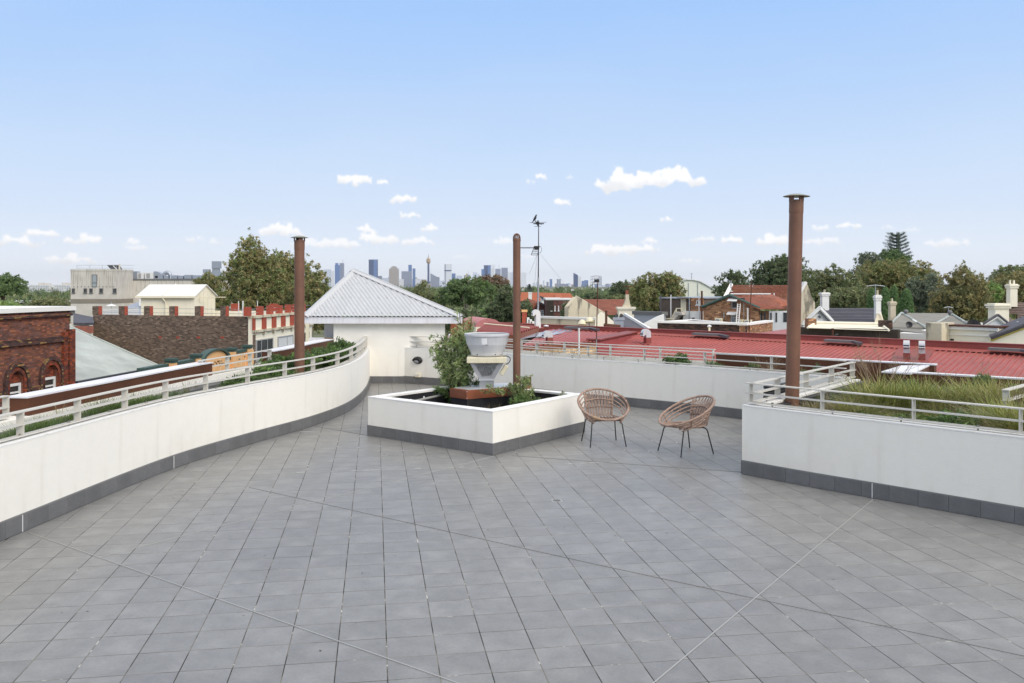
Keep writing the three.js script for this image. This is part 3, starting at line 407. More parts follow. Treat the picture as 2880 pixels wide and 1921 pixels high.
{
  const t = thing('vent_pipe', 'slim brown vent pipe with slotted dome top beside exhaust fan', 'vent pipe'); t.position.copy(V(0.075, 0.3, 13.72)); const h = 2.68;
  geo().lathe([[0.0595, 0], [0.0595, h]], 0, 0, 0, 28).mesh('pipe', M.flue, t); geo().lathe([[0.06, h - 0.03], [0.063, h - 0.028], [0.063, h + 0.012], [0.058, h + 0.02]], 0, 0, 0, 28).mesh('collar', M.flue, t);
  for (let k = 0; k < 9; k++) { const a = k * Math.PI * 2 / 9; geo().tube([[0.056, h + 0.015], [0.05, h + 0.05], [0.034, h + 0.078], [0.012, h + 0.09]].map(([r, y]) => new THREE.Vector3(r * Math.sin(a), y, r * Math.cos(a))), 0.007, 8, 5).mesh('dome_rib', M.flue, t); }
  geo().lathe([[0, h + 0.1], [0.02, h + 0.097], [0.03, h + 0.086]], 0, 0, 0, 16).mesh('dome_top', M.flue, t);
}
// drip line fittings and pebbles in the planter
{ const t = thing('drip_pipe', 'grey irrigation pipe with white drippers inside the planter liner', 'pipe'); const a = V(-1.85, 0.42, 13.22), b = V(-0.95, 0.5, 14.35); geo().rod(a, b, 0.022, 0.022, 8).mesh('pipe', M.joint, t); for (const k of [0.3, 0.5, 0.74, 0.93]) { const p = a.clone().lerp(b, k); geo().ball(p.x, p.y + 0.025, p.z, 0.02, 0.024, 0.02).mesh('dripper', M.frameWhite, t); } }

// wall light and power outlet on the back wall, left of the planter
{
  const s = sAt(backLine, 1176), q = along(backLine, s), t = thing('wall_light', 'black oval bulkhead light with ribbed glass on back wall', 'light'); t.position.copy(V(q.x, 0.545, q.z)); t.rotation.y = q.turn;
  geo().add(new THREE.SphereGeometry(1, 24, 12, 0, Math.PI * 2, 0, Math.PI / 2).rotateX(Math.PI / 2), new THREE.Matrix4().makeScale(0.135, 0.085, 0.075)).mesh('housing', M.blackPlastic, t);
  geo().add(new THREE.SphereGeometry(1, 18, 10, 0, Math.PI * 2, 0, Math.PI / 2).rotateX(Math.PI / 2), new THREE.Matrix4().makeScale(0.1, 0.055, 0.082).setPosition(0, -0.02, 0)).mesh('lens', M.lightPlastic, t);
  geo().add(new THREE.TorusGeometry(0.1, 0.012, 6, 24, Math.PI).rotateX(0.25), new THREE.Matrix4().makeScale(1.05, 0.62, 1).setPosition(0, -0.012, 0.055)).mesh('hood', M.blackPlastic, t);
  const q2 = along(backLine, sAt(backLine, 1178)), o = thing('power_outlet', 'white double power outlet low on the back wall', 'outlet'); o.position.copy(V(q2.x, 0.2, q2.z)); o.rotation.y = q2.turn; geo().rbox(0, 0, 0.025, 0.13, 0.085, 0.05, 0.008).mesh('box', M.creamMetal, o); for (const k of [-1, 1]) geo().box(k * 0.033, 0.012, 0.052, 0.04, 0.035, 0.006).mesh('socket', M.frameWhite, o);
}

// ---------- hip roofed hut at the far left corner ----------
{
  const t = thing('stair_hut', 'small white hut with corrugated hip roof at terrace corner', 'hut'), A = V(-3.98, 2.64, 22), L = V(-4.76, 1.545, 19.95), R = V(-1.14, 1.545, 19.95), BR = V(-2.2, 1.555, 23.2), BL = V(-4.95, 1.555, 24.2);
  const sheet = (name, a, l, r, dir) => {                                                       // a triangle of corrugated sheet; the ribs run along dir in plan
    const g = geo(), n = l.clone().sub(a).cross(r.clone().sub(a)).normalize(); if (n.y < 0) n.negate();
    const len = l.distanceTo(r), N = Math.round(len / 0.0095), v = [], uvx = r.clone().sub(l).normalize();
    const hit = (s) => { const p = l.clone().lerp(r, s); let best = 0; for (const e of [l, r]) { const ex = a.x - e.x, ez = a.z - e.z, det = dir[0] * -ez + ex * dir[1]; if (Math.abs(det) < 1e-9) continue; const qx = e.x - p.x, qz = e.z - p.z, tt = (qx * -ez + ex * qz) / det, k = (dir[0] * qz - dir[1] * qx) / det; if (k >= -1e-6 && k <= 1 + 1e-6 && tt > best) best = tt; } const x = p.x + dir[0] * best, z = p.z + dir[1] * best, d = l.clone().sub(new THREE.Vector3(x, 0, z)); const y = (n.dot(l) - n.x * x - n.z * z) / n.y; return [p, new THREE.Vector3(x, y, z)]; };
    const P = []; for (let i = 0; i <= N; i++) { const [p, q] = hit(i / N), h = 0.0125 * Math.sin(i / N * len / 0.097 * Math.PI * 2) + 0.0125 + (Math.floor(i / N * len / 0.76) % 2 ? 0.001 : 0); P.push([p.addScaledVector(n, h), q.addScaledVector(n, h)]); }
    for (let i = 0; i < N; i++) v.push(P[i][0], P[i + 1][0], P[i + 1][1], P[i][0], P[i + 1][1], P[i][1]);
    g.tris(v); g.mesh(name, M.roofWhite, t);
  };
  sheet('roof_sheet', A, L, R, [-0.5, -0.87]); sheet('roof_sheet', A, R, BR, [-1, 0]); sheet('roof_sheet', A, BR, BL, [0, 1]); sheet('roof_sheet', A, BL, L, [1, 0]);
  for (const [p, q] of [[L, A], [R, A], [BR, A], [BL, A]]) { const d = q.clone().sub(p), s = d.clone().cross(new THREE.Vector3(0, 1, 0)).normalize().multiplyScalar(0.12), up = new THREE.Vector3(0, 0.035, 0), dn = new THREE.Vector3(0, -0.015, 0); geo().slab([p.clone().add(up), q.clone().add(up), q.clone().add(s).add(dn), p.clone().add(s).add(dn)], 0.004).slab([p.clone().sub(s).add(dn), q.clone().sub(s).add(dn), q.clone().add(up), p.clone().add(up)], 0.004).rod(p.clone().add(up), q.clone().add(up), 0.02, 0.02, 6).mesh('ridge_cap', M.roofWhite, t); }
  { const r = rng(5), g = []; for (let k = 1; k < 4; k++) for (let i = 0; i < 16; i++) { const s = (i + 0.5) / 16, y = 1.58 + k * 0.02 + (k - 1) * 0.33, f = (y - 1.545) / 1.095, x0 = lerp(L.x, A.x, f) + 0.12, x1 = lerp(R.x, A.x, f) - 0.15;  const x = x0 + s * 3.4; if (x > x1) continue; g.push([x, y, lerp(19.95, 22, f)]); } for (const [x, y, z] of g) geo().ball(x, y + 0.022, -z + 0.004, 0.012, 0.008, 0.012, 6).mesh('roof_screw', M.bolt, t); }
  // fascia, soffit, walls
  const fs = geo().span(L.x, R.x, 1.385, 1.535, -20.0, -19.98).span(-4.74, -4.72, 1.385, 1.535, -20.0, -24.1); fs.mesh('fascia', M.capWhite, t);
  geo().prism([[-4.7, 20.0], [-1.17, 20.0], [-2.2, 23.1], [-4.7, 24]], 1.39, 1.4).mesh('soffit', M.frameWhite, t);
  geo().prism([[-4.13, 20.16], [-1.55, 20.16], [-2.3, 22.9], [-4.13, 23.8]], -0.05, 1.389).mesh('wall', M.whiteWall, t);
  geo().box(-4.67, 1.11, -19.88, 0.065, 0.55, 0.065).mesh('corner_post', M.creamMetal, t);
  geo().span(-4.42, -4.14, 1.04, 1.385, -20.52, -20.5).mesh('side_panel', M.fanPaint, t);
  geo().span(-4.7, -4.14, 0.6, 1.03, -20.3, -20.5).mesh('side_upstand', M.rustPale, t);
  geo().span(-4.72, -4.36, 0.98, 1.05, -19.9, -20.25).mesh('side_ledge', M.capWhite, t);
  skirting(t, [[-3.27, 20.15], [-2.46, 20.15]], 0, 0.81, -0.001, 0.155, 44);
  const fence = thing('paling_fence', 'reddish brown timber paling screen beside the hut', 'fence'); for (let k = 0; k < 9; k++) { const m = geo().box(-1.5 + k * 0.06, 1.1, -21.6, 0.052, 0.6, 0.02).mesh('paling', M.rustPale, fence); m.rotation.z = (k % 3 - 1) * 0.004; } geo().box(-1.25, 1.0, -21.63, 0.6, 0.06, 0.03).mesh('rail', M.rust, fence);
}
// ---------- rattan hoop chairs ----------
function rattanChair(label, x, z, turn, frayed) {
  const t = thing('rattan_chair', label, 'chair', 'rattan hoop chairs on black legs'); t.position.copy(V(x, 0, z)); t.rotation.y = turn;
  const W = 0.355, D = 0.37, v = (x, y, z) => new THREE.Vector3(x, y, z), ring = (a, k = 0) => v((W - 0.022 * k) * Math.cos(a), 0.565 - 0.042 * k - 0.172 * Math.sin(a) * (1 - 0.06 * k), (D - 0.024 * k) * Math.sin(a));
  const arc = (a0, a1, k, n = 20) => Array.from({ length: n + 1 }, (_, i) => ring(lerp(a0, a1, i / n), k));
  geo().tube(arc(0, Math.PI * 2, 0, 40).slice(0, 40), 0.0165, 64, 8, true).mesh('hoop', M.rattan, t);
  // side bands hang under the hoop from the back panel round to the front
  for (const s of [-1, 1]) for (let k = 1; k <= 3; k++) { const f = (a) => s > 0 ? a : Math.PI - a; geo().tube(arc(f(-1.05), f(1.15 - 0.1 * k), k * 1.05, 18), 0.0105, 26, 6).mesh('side_band', M.rattan, t); }
  for (const s of [-1, 1]) for (const a of [-0.35, 0.45]) { const f = s > 0 ? a : Math.PI - a; geo().tube([0, 1, 2, 3.3].map((k) => ring(f, k)), 0.008, 8, 5).mesh('band_tie', M.rattanDark, t); }
  // back panel: hairpin loops between the hoop and the seat
  const bt = (u) => { const a = -Math.PI / 2 + u * 0.62, p = ring(a, 0); return v(p.x, p.y - 0.005, p.z + 0.006); }, bb = (u) => v(u * 0.165, 0.385, -0.2);
  const back = (u, f) => { const p = bt(u), q = bb(u); return v(lerp(p.x, q.x, f), lerp(p.y, q.y, f), lerp(p.z, q.z, f) + 0.02 * Math.sin(f * Math.PI)); };
  for (let k = 0; k < 8; k++) { const u = (k + 0.5) / 8 * 2 - 1, d = 0.075; geo().tube([back(u - d, 1), back(u - d * 1.05, 0.6), back(u - d * 0.75, 0.2), back(u, 0.03), back(u + d * 0.75, 0.2), back(u + d * 1.05, 0.6), back(u + d, 1)], 0.0065, 28, 5).mesh('back_loop', M.rattan, t); }
  for (const s of [-1.06, 1.06]) geo().tube([0, 0.5, 1].map((f) => back(s, f)), 0.012, 8, 6).mesh('back_upright', M.rattan, t);
  for (const f of [0.36, 0.68, 1]) geo().tube([-1.06, 0, 1.06].map((u) => back(u, f).add(v(0, 0, 0.006))), 0.008, 12, 6).mesh('back_crossbar', f === 0.68 ? M.rattanDark : M.rattan, t);
  // seat
  for (let k = 0; k < 9; k++) { const u = k / 8 * 2 - 1, zf = 0.335 * Math.sqrt(1 - u * u * 0.36); geo().tube([v(u * 0.165, 0.385, -0.2), v(u * 0.185, 0.362, 0.02), v(u * 0.2, 0.385, zf)], 0.0075, 10, 5).mesh('seat_slat', M.rattan, t); }
  for (const zz of [-0.08, 0.12]) geo().tube([v(-0.185, 0.352, zz), v(0, 0.35, zz), v(0.185, 0.352, zz)], 0.0085, 10, 5).mesh('seat_crossbar', M.rattanDark, t);
  geo().tube([v(-0.17, 0.38, -0.2), v(-0.235, 0.372, 0), v(-0.2, 0.382, 0.24), v(0, 0.384, 0.345), v(0.2, 0.382, 0.24), v(0.235, 0.372, 0), v(0.17, 0.38, -0.2)], 0.011, 36, 6).mesh('seat_rim', M.rattan, t);
  // steel legs: two bent bars
  for (const s of [-1, 1]) for (const q of [-1, 1]) geo().tube([v(s * 0.16, 0.352, q * 0.14 + 0.02), v(s * 0.195, 0.349, q * 0.165 + 0.02), v(s * 0.213, 0.325, q * 0.19 + 0.02), v(s * 0.23, 0.2, q * 0.222 + 0.02), v(s * 0.257, 0.003, q * 0.268 + 0.02)], 0.0085, 22, 7).mesh('leg', M.blackSteel, t);
  for (const q of [-1, 1]) geo().rod(v(-0.165, 0.352, q * 0.142 + 0.02), v(0.165, 0.352, q * 0.142 + 0.02), 0.0085).mesh('leg_bar', M.blackSteel, t);
  const bind = (a, m = M.cane, w = 0.19) => { const g = geo(); for (let i = 0; i < 6; i++) { const p = ring(a + (i - 2.5) * w / 5), d = ring(a + (i - 2.5) * w / 5 + 0.01).sub(p).normalize(); g.add(new THREE.TorusGeometry(0.0185, 0.004, 5, 10), new THREE.Matrix4().compose(p, new THREE.Quaternion().setFromUnitVectors(v(0, 0, 1), d), v(1, 1, 1))); } g.mesh('cane_binding', m, t); };
  if (frayed) { bind(2.1, M.cane, 0.24); bind(0.1, M.rattanDark, 0.35); bind(-0.35, M.rattanDark, 0.3); geo().tube([ring(0.32), ring(0.32).add(v(0.03, -0.01, 0.01)), ring(0.32).add(v(0.02, -0.05, 0.02)), ring(0.32).add(v(0.035, -0.07, 0.0))], 0.0025, 10, 4).mesh('loose_cane', M.cane, t); geo().tube([ring(2.1), ring(2.1).add(v(-0.04, -0.02, 0.02)), ring(2.1).add(v(-0.05, -0.03, 0.01))], 0.0025, 8, 4).mesh('loose_cane', M.cane, t); } else bind(1.05, M.rattan, 0.15);
  return t;
}
rattanChair('rattan hoop chair facing forward with frayed cane binding, nearest the planter', 1.30, 12.42, 0.147, true);
rattanChair('rattan hoop chair turned to the left, nearer the right wall', 2.36, 11.77, -1.12, false);

// black wicker seat behind the wall return
{
  const t = thing('wicker_sofa', 'black wicker sofa behind the wall return, mostly hidden', 'sofa'); t.position.copy(V(4.2, 0, 13.1)); t.rotation.y = 0.8;
  geo().rbox(0, 0.2, 0, 0.8, 0.3, 0.5, 0.03).mesh('base', M.wicker, t); const g = geo(); for (let k = 0; k < 9; k++) g.rbox(0, 0.38 + k * 0.045, -0.2, 0.8, 0.042, 0.1, 0.015); g.mesh('backrest', M.wicker, t);
  for (const s of [-1, 1]) { const a = geo(); for (let k = 0; k < 6; k++) a.rbox(s * 0.38, 0.36 + k * 0.045, 0, 0.1, 0.042, 0.48, 0.015); a.mesh('armrest', M.wicker, t); }
}

// ---------- plants ----------
const leafShape = (l, w, bend = 0.15) => { const v = [[0, 0, 0], [-w / 2, l * 0.4, bend * l * 0.3], [w / 2, l * 0.4, bend * l * 0.3], [0, l, -bend * l]].map((p) => new THREE.Vector3(...p)); return [v[0], v[2], v[1], v[1], v[2], v[3]]; };
function clump(n, l, w, r, seed, bend) { const q = rng(seed), v = []; for (let i = 0; i < n; i++) { const m = new THREE.Matrix4().makeRotationFromEuler(new THREE.Euler(q() * 6.3, q() * 6.3, q() * 6.3)); m.setPosition((q() - 0.5) * r, (q() - 0.5) * r, (q() - 0.5) * r); leafShape(l * (0.7 + 0.6 * q()), w, bend).forEach((p) => v.push(p.applyMatrix4(m))); } const g = new THREE.BufferGeometry().setFromPoints(v); g.computeVertexNormals(); return metreUV(g); }
const crownLeaf = clump(9, 0.62, 0.46, 0.95, 3), needleLeaf = clump(12, 0.8, 0.09, 0.7, 5), sprig = clump(7, 1, 0.25, 0.5, 9), roundSprig = clump(8, 0.7, 0.42, 0.8, 11);
const PAL = { plane: [[.25, .286, .0874], [.312, .286, .104], [.198, .245, .0728], [.363, .307, .125]], olive: [[.219, .254, .104], [.27, .275, .114], [.178, .219, .0832]], dark: [[.104, .154, .0582], [.135, .182, .0728], [.166, .195, .0874]], green: [[.135, .219, .0624], [.182, .266, .0832], [.108, .182, .0582]], bright: [[.27, .416, .104], [.208, .333, .0832], [.333, .416, .125]], brown: [[.27, .182, .114], [.312, .208, .114], [.208, .156, .0874]], autumn: [[.32, .275, .1], [.26, .25, .095], [.36, .295, .11], [.22, .235, .085]], grey: [[.182, .224, .137], [.216, .245, .158]], pine: [[.0832, .125, .0936], [.104, .146, .0936]], conifer: [[.146, .27, .0832], [.187, .312, .104]], sage: [[.343, .428, .16], [.256, .343, .107], [.428, .47, .214], [.151, .214, .0642]], shrub: [[.102, .186, .0372], [.158, .26, .0521], [.0652, .131, .0298]] };
function scatter(name, shape, items, parent, palette, seed, kind = 'stuff') {
  const q = rng(seed), m = new THREE.InstancedMesh(shape, M.leaf, items.length), e = new THREE.Matrix4(), c = new THREE.Color(), qt = new THREE.Quaternion();
  items.forEach(([p, s, quat], i) => { qt.copy(quat ?? new THREE.Quaternion().setFromEuler(new THREE.Euler(q() * 6.3, q() * 6.3, q() * 6.3))); m.setMatrixAt(i, e.compose(p, qt, Array.isArray(s) ? new THREE.Vector3(...s) : new THREE.Vector3(s, s, s))); const k = palette[q() * palette.length | 0], b = 0.75 + 0.5 * q(); m.setColorAt(i, c.setRGB(k[0] * b, k[1] * b, k[2] * b)); });
  m.name = parent ? name : numbered(name); shade(m); m.userData.kind = kind; (parent ?? scene).add(m); return m;
}
// a broad tree: px span and top in the photograph, distance, and the height of the crown's underside
function tree(label, { l, r, top, low, Z, pal = 'green', seed = 1, leaf = 0.34, lobes = 22, dense = 1, group = 'trees among the rooftops', flat = 0, name = 'tree', bark = M.bark, ragged = 0.5, limbs = 5 }) {
  const t = thing(name, label, 'tree', group), q = rng(seed), x0 = (l - CX) / F * Z, x1 = (r - CX) / F * Z, cx = (x0 + x1) / 2, rx = (x1 - x0) / 2, yt = EYE + (HY - top) / F * Z, yl = EYE + (HY - low) / F * Z, ry = (yt - yl) / 2, cy = (yt + yl) / 2, rz = Math.max(rx * 0.8, 1.2);
  t.position.set(cx, -10, -Z);
  const C = [];
  for (let k = 0; k < lobes; k++) { let a, b, c, n; do { a = q() * 2 - 1; b = q() * 2 - 1; c = q() * 2 - 1; n = a * a + b * b + c * c; } while (n > 1 || n < 0.05); const k2 = Math.pow(n, -0.2) * 0.95, s = 0.24 + 0.18 * q(); C.push([a * k2 * rx * (1 - s * 0.6), (flat ? Math.max(b, -0.3) : b) * k2 * ry * (1 - s * 0.6), c * k2 * rz * (1 - s * 0.6), rx * s, ry * s * (1 + 0.2 * q()), rz * s]); }
  C.push([0, 0, 0, rx * 0.55, ry * 0.6, rz * 0.55], [q() * 0.2 * rx, ry * 0.62, 0, rx * 0.3, ry * 0.36, rz * 0.3], [-rx * 0.66, -ry * 0.1, 0, rx * 0.32, ry * 0.34, rz * 0.3], [rx * 0.66, -ry * 0.05, 0, rx * 0.32, ry * 0.34, rz * 0.3]);
  const wsum = C.map((c) => c[3] * c[4]), tot = wsum.reduce((s, v) => s + v, 0), N = Math.round(clamp(dense * 24 * rx * ry / (leaf * leaf), 300, 11000)), items = [];
  for (let i = 0; i < N; i++) { let k = 0, s = q() * tot; while (s > wsum[k] && k < C.length - 1) s -= wsum[k++]; const c = C[k], th = q() * 6.283, u = q() * 2 - 1, w = Math.sqrt(1 - u * u), rad = 0.62 + 0.45 * q() + (q() < 0.12 ? ragged * 0.6 * q() : 0); items.push([new THREE.Vector3(c[0] + c[3] * w * Math.cos(th) * rad, cy + 10 + c[1] + c[4] * u * rad, c[2] + c[5] * w * Math.sin(th) * rad), leaf * (0.6 + 0.8 * q())]); }
  scatter('crown', crownLeaf, items, t, PAL[pal], seed + 50);
  const tr = geo(), h = cy + 10 - ry * 0.3, rr = clamp(rx * 0.06, 0.12, 0.5); tr.rod(new THREE.Vector3(0, 0, 0), new THREE.Vector3(0.1, h, 0), rr, rr * 0.6, 9);
  for (let k = 0; k < limbs; k++) { const c = C[k], m = new THREE.Vector3(c[0] * 0.45, lerp(h, cy + 10 + c[1], 0.55) + 0.3, c[2] * 0.45); tr.rod(new THREE.Vector3(0.1, h * (0.8 + 0.04 * k), 0), m, rr * 0.5, rr * 0.32, 7).rod(m, new THREE.Vector3(c[0], cy + 10 + c[1] + c[4] * 0.5, c[2]), rr * 0.32, rr * 0.1, 6); }
  tr.mesh('trunk', bark, t); return t;
}
function pine(label, { px, top, low, w, Z, seed, pal = 'pine', tiers = 13, flatTop = 0, group }) {
  const t = thing('norfolk_pine', label, 'tree', group), q = rng(seed), x = (px - CX) / F * Z, yt = EYE + (HY - top) / F * Z, yl = EYE + (HY - low) / F * Z, R = w / 2 / F * Z, items = []; t.position.set(x, -10, -Z);
  for (let k = 0; k < tiers; k++) { const f = k / (tiers - 1), y = lerp(yl, yt - 0.3, f) + 10, rad = R * (1 - f * (0.93 - flatTop * 0.35)) * (0.9 + 0.2 * q()), n = 7; for (let b = 0; b < n; b++) { const a = b / n * 6.283 + k * 0.9; for (let s = 0.12; s <= 1; s += 0.09) { const r = rad * s; for (let e = 0; e < 2; e++) items.push([new THREE.Vector3(Math.cos(a) * r + (q() - 0.5) * 0.14 * R * (1 - s * 0.5), y + 0.2 * R * s * s - 0.06 * R + (q() - 0.5) * 0.03 * R, Math.sin(a) * r + (q() - 0.5) * 0.14 * R * (1 - s * 0.5)), [R * 0.15, R * 0.1, R * 0.15], new THREE.Quaternion().setFromEuler(new THREE.Euler(0, q() * 6.3, 0))]); } } }
  scatter('crown', needleLeaf, items, t, PAL[pal], seed); geo().rod(new THREE.Vector3(0, 0, 0), new THREE.Vector3(0, yt + 10, 0), R * 0.08, R * 0.015, 8).mesh('trunk', M.bark, t); return t;
}
// shrubs: stems that fork, leaves along them
function shrub(label, x, y, z, { h = 0.5, w = 0.4, n = 14, leaves = 40, size = 0.06, pal = 'shrub', seed = 1, shape = sprig, group, lean = [0, 0], name = 'shrub', thin = 0.006, bare = 0.15 }) {
  const t = thing(name, label, 'plant', group), q = rng(seed), st = geo(), items = []; t.position.copy(V(x, y, z));
  for (let k = 0; k < n; k++) {
    const a = q() * 6.283, sp = Math.sqrt(q()) * w, hh = h * (0.55 + 0.5 * q()) * (1 - 0.35 * sp / w), end = new THREE.Vector3(Math.cos(a) * sp + lean[0], hh, Math.sin(a) * sp + lean[1]), mid = new THREE.Vector3(end.x * 0.35 + (q() - 0.5) * 0.1 * w, hh * 0.55, end.z * 0.35), c = new THREE.CatmullRomCurve3([new THREE.Vector3((q() - 0.5) * 0.12 * w, 0, (q() - 0.5) * 0.12 * w), mid, end]);
    st.add(new THREE.TubeGeometry(c, 6, thin * (0.6 + 0.5 * q()), 4));
    for (let i = 0; i < leaves; i++) { const f = bare + (1 - bare) * Math.sqrt(q()), p = c.getPoint(f); p.x += (q() - 0.5) * w * 0.42; p.y += (q() - 0.5) * h * 0.16; p.z += (q() - 0.5) * w * 0.42; items.push([p, size * (0.6 + 0.8 * q())]); }
  }
  st.mesh('stems', M.stem, t); scatter('leaves', shape, items, t, PAL[pal], seed + 9); return t;
}
function deadShrub(label, x, y, z, { h = 0.6, seed = 1, spread = 0.5, n = 5, r = 0.006, group }) {
  const t = thing('dead_shrub', label, 'plant', group), q = rng(seed), g = geo(); t.position.copy(V(x, y, z));
  const grow = (p, d, l, r, k) => { const e = p.clone().addScaledVector(d, l); g.rod(p, e, r, r * 0.6, 5); if (k > 0) for (let i = 0; i < 3; i++) grow(p.clone().lerp(e, 0.5 + 0.5 * q()), d.clone().add(new THREE.Vector3(q() - 0.5, (q() - 0.35) * 0.7, q() - 0.5).multiplyScalar(1.3)).normalize(), l * (0.5 + 0.3 * q()), r * 0.55, k - 1); };
  for (let i = 0; i < n; i++) grow(new THREE.Vector3((q() - 0.5) * 0.15, 0, (q() - 0.5) * 0.15), new THREE.Vector3((q() - 0.5) * 2 * spread, 1, (q() - 0.5) * 2 * spread).normalize(), h * (0.4 + 0.2 * q()), r, 3);
  g.mesh('twigs', M.twig, t); return t;
}
// grass
function blades(n, h, spread, seed, w = 0.006) { const q = rng(seed), v = []; for (let i = 0; i < n; i++) { const a = q() * 6.283, d = q() * spread * 0.4, x = Math.cos(a) * d, z = Math.sin(a) * d, hh = h * (0.5 + 0.6 * q()), o = spread * (0.3 + 0.9 * q()), dx = Math.cos(a + q() - 0.5) * o, dz = Math.sin(a + q() - 0.5) * o, px = -Math.sin(a) * w, pz = Math.cos(a) * w, P = (f, k) => new THREE.Vector3(x + dx * f * f + px * k, hh * f * (1 - 0.22 * f * f * (o / h)), z + dz * f * f + pz * k); v.push(P(0, -1), P(0, 1), P(0.5, 0.8), P(0, -1), P(0.5, 0.8), P(0.5, -0.8), P(0.5, -0.8), P(0.5, 0.8), P(1, 0)); } const g = new THREE.BufferGeometry().setFromPoints(v); g.computeVertexNormals(); return metreUV(g); }
const tuft = [blades(30, 1, 1.0, 1, 0.013), blades(26, 1, 1.35, 2, 0.012), blades(14, 1, 0.35, 3, 0.010)];
const GP = { lush: [[.28, .31, .06], [.36, .36, .085], [.2, .26, .042], [.4, .37, .13]], dry: [[.27, .21, .1], [.2, .165, .075], [.31, .26, .14], [.17, .16, .05]], green: [[.1, .17, .025], [.14, .21, .035], [.07, .13, .02]] };
function grass(name, label, spots, shape, pal, seed) { const q = rng(seed); const m = scatter(name, shape, spots.map(([x, y, z, s]) => [V(x, y, z), [s * (0.8 + 0.5 * q()), s * (0.7 + 0.6 * q()), s * (0.8 + 0.5 * q())], new THREE.Quaternion().setFromEuler(new THREE.Euler((q() - 0.5) * 0.3, q() * 6.3, (q() - 0.5) * 0.3))]), null, pal, seed); return tag(m, label, null, null, 'stuff'); }
{
  const q = rng(77), lush = [], dry = [], green = [], low = [], cover = [];
  const front = offset(rightLine, 0.32), L = 4.2;
  for (let i = 0; i < 5200; i++) {                                                              // the right bed, from the front wall back to the brown boxes
    const s0 = 0.3 + q() * L, a = along(front, s0), d = 0.16 + Math.pow(q(), 1.15) * 3.5, x = a.x - Math.sin(a.turn) * d, z = a.z + Math.cos(a.turn) * d;
    if (0.786 * 0 + x * 0.619 + z * 0.786 > 13.05) continue; if ((x - 2.95) * (13.5 - 10.72) - (z - 10.72) * (5.2 - 2.95) < 0.95) continue; if (d < 0.5 && s0 < 0.5) continue; if (Math.hypot(x - 3.5, z - 10.9) < 0.16) continue;
    const near = smooth(0.1, 0.7, d), c = fbm(x * 1.7, z * 1.7, 4, 3), c2 = fbm(x * 1.3 + 9, z * 1.3, 6, 3), hh = (0.13 + 0.34 * smooth(0.35, 0.7, c) + 0.05 * q()) * (0.45 + 0.55 * near); if (c2 < 0.44 || d < 0.5) for (let k = 0; k < 3; k++) cover.push([V(x + (q() - 0.5) * 0.2, 0.6 + q() * (0.08 + 0.22 * smooth(0.5, 0.25, c2)), z + (q() - 0.5) * 0.2), 0.035 + 0.03 * q()]);
    if (c2 > 0.62) dry.push([x, 0.57, z, hh * 1.15]); else if (c2 > 0.36) lush.push([x, 0.57, z, hh]); else green.push([x, 0.57, z, hh * 0.8]);
  }
  for (let i = 0; i < 120; i++) { const a = along(front, 0.4 + q() * L), d = 0.8 + q() * 2.6; dry.push([a.x - Math.sin(a.turn) * d, 0.58, a.z + Math.cos(a.turn) * d, 0.3 + 0.12 * q()]); }
  grass('long_grass', 'long yellow green grass filling the right planting bed', lush, tuft[0], GP.lush, 1); grass('dry_grass', 'straw coloured dry grass among the right bed', dry, tuft[1], GP.dry, 2); grass('low_greenery', 'darker green ground cover in the right bed', green, tuft[1], GP.green, 3);
  tag(scatter('leafy_ground_cover', roundSprig, cover, null, PAL.shrub, 12), 'leafy green creeper spreading through the right bed', null, null, 'stuff');
  const inner = offset(leftLine, 0.28), LL = pathLength(leftLine);
  for (let i = 0; i < 2600; i++) { const s = 5 + q() * (LL - 5.5), a = along(inner, s), d = q() * (a.z > 13.5 ? 0.8 : 0.42); const c = fbm(s * 1.3, d * 2, 8, 3); if (c < 0.4 && q() < 0.6) continue; low.push([a.x - Math.sin(a.turn) * d, 0.65, a.z + Math.cos(a.turn) * d, 0.09 + 0.15 * smooth(0.35, 0.7, c)]); }
  grass('strip_grass', 'short green grass in the left planting strip', low, tuft[0], GP.green, 4);
  const dl = [], db = []; for (let i = 0; i < 26; i++) { const a = along(inner, 7 + q() * 8), d = 0.35 + q() * 0.5; dl.push([a.x - Math.sin(a.turn) * d, 0.65, a.z + Math.cos(a.turn) * d, 0.22 + 0.12 * q()]); }
  grass('strip_dry_grass', 'dry seeding grass stalks in left planting strip', dl, tuft[2], GP.dry, 5);
  const bi = offset(backLine, 0.45), BL = pathLength(backLine); for (let i = 0; i < 130; i++) { const s = 3.3 + q() * (BL - 3.4), a = along(bi, s), d = q() * 0.7, f = fbm(s * 1.2, 3, 2, 2); if (f < 0.45) continue; db.push([a.x - Math.sin(a.turn) * d, 0.58, a.z + Math.cos(a.turn) * d, 0.22 + 0.18 * q()]); }
  grass('back_dry_grass', 'dry grass clumps behind the back wall', db, tuft[2], GP.dry, 6);
  const pg = []; for (let i = 0; i < 26; i++) pg.push([-1.1 + q() * 0.9, 0.29, 13.0 + q() * 0.6, 0.08 + 0.1 * q()]); grass('planter_grass', 'sparse dry grass in front of plinth inside the planter', pg, tuft[2], GP.dry, 7);
}
shrub('tall pale green narrow leaved shrub growing behind the exhaust fan', -0.9, 0.3, 14.15, { h: 1.55, w: 0.42, n: 26, leaves: 19, size: 0.08, pal: 'sage', seed: 4, lean: [-0.06, 0] });
shrub('narrow leaved shrub top rising behind the fan bowl', -0.78, 0.3, 14.6, { h: 1.85, w: 0.34, n: 15, leaves: 17, size: 0.08, pal: 'sage', seed: 5, lean: [-0.02, 0] });
shrub('dense dark leafy base of bush at the back of planter', -0.9, 0.28, 14.15, { h: 0.62, w: 0.4, n: 14, leaves: 22, size: 0.065, pal: 'shrub', seed: 6 });
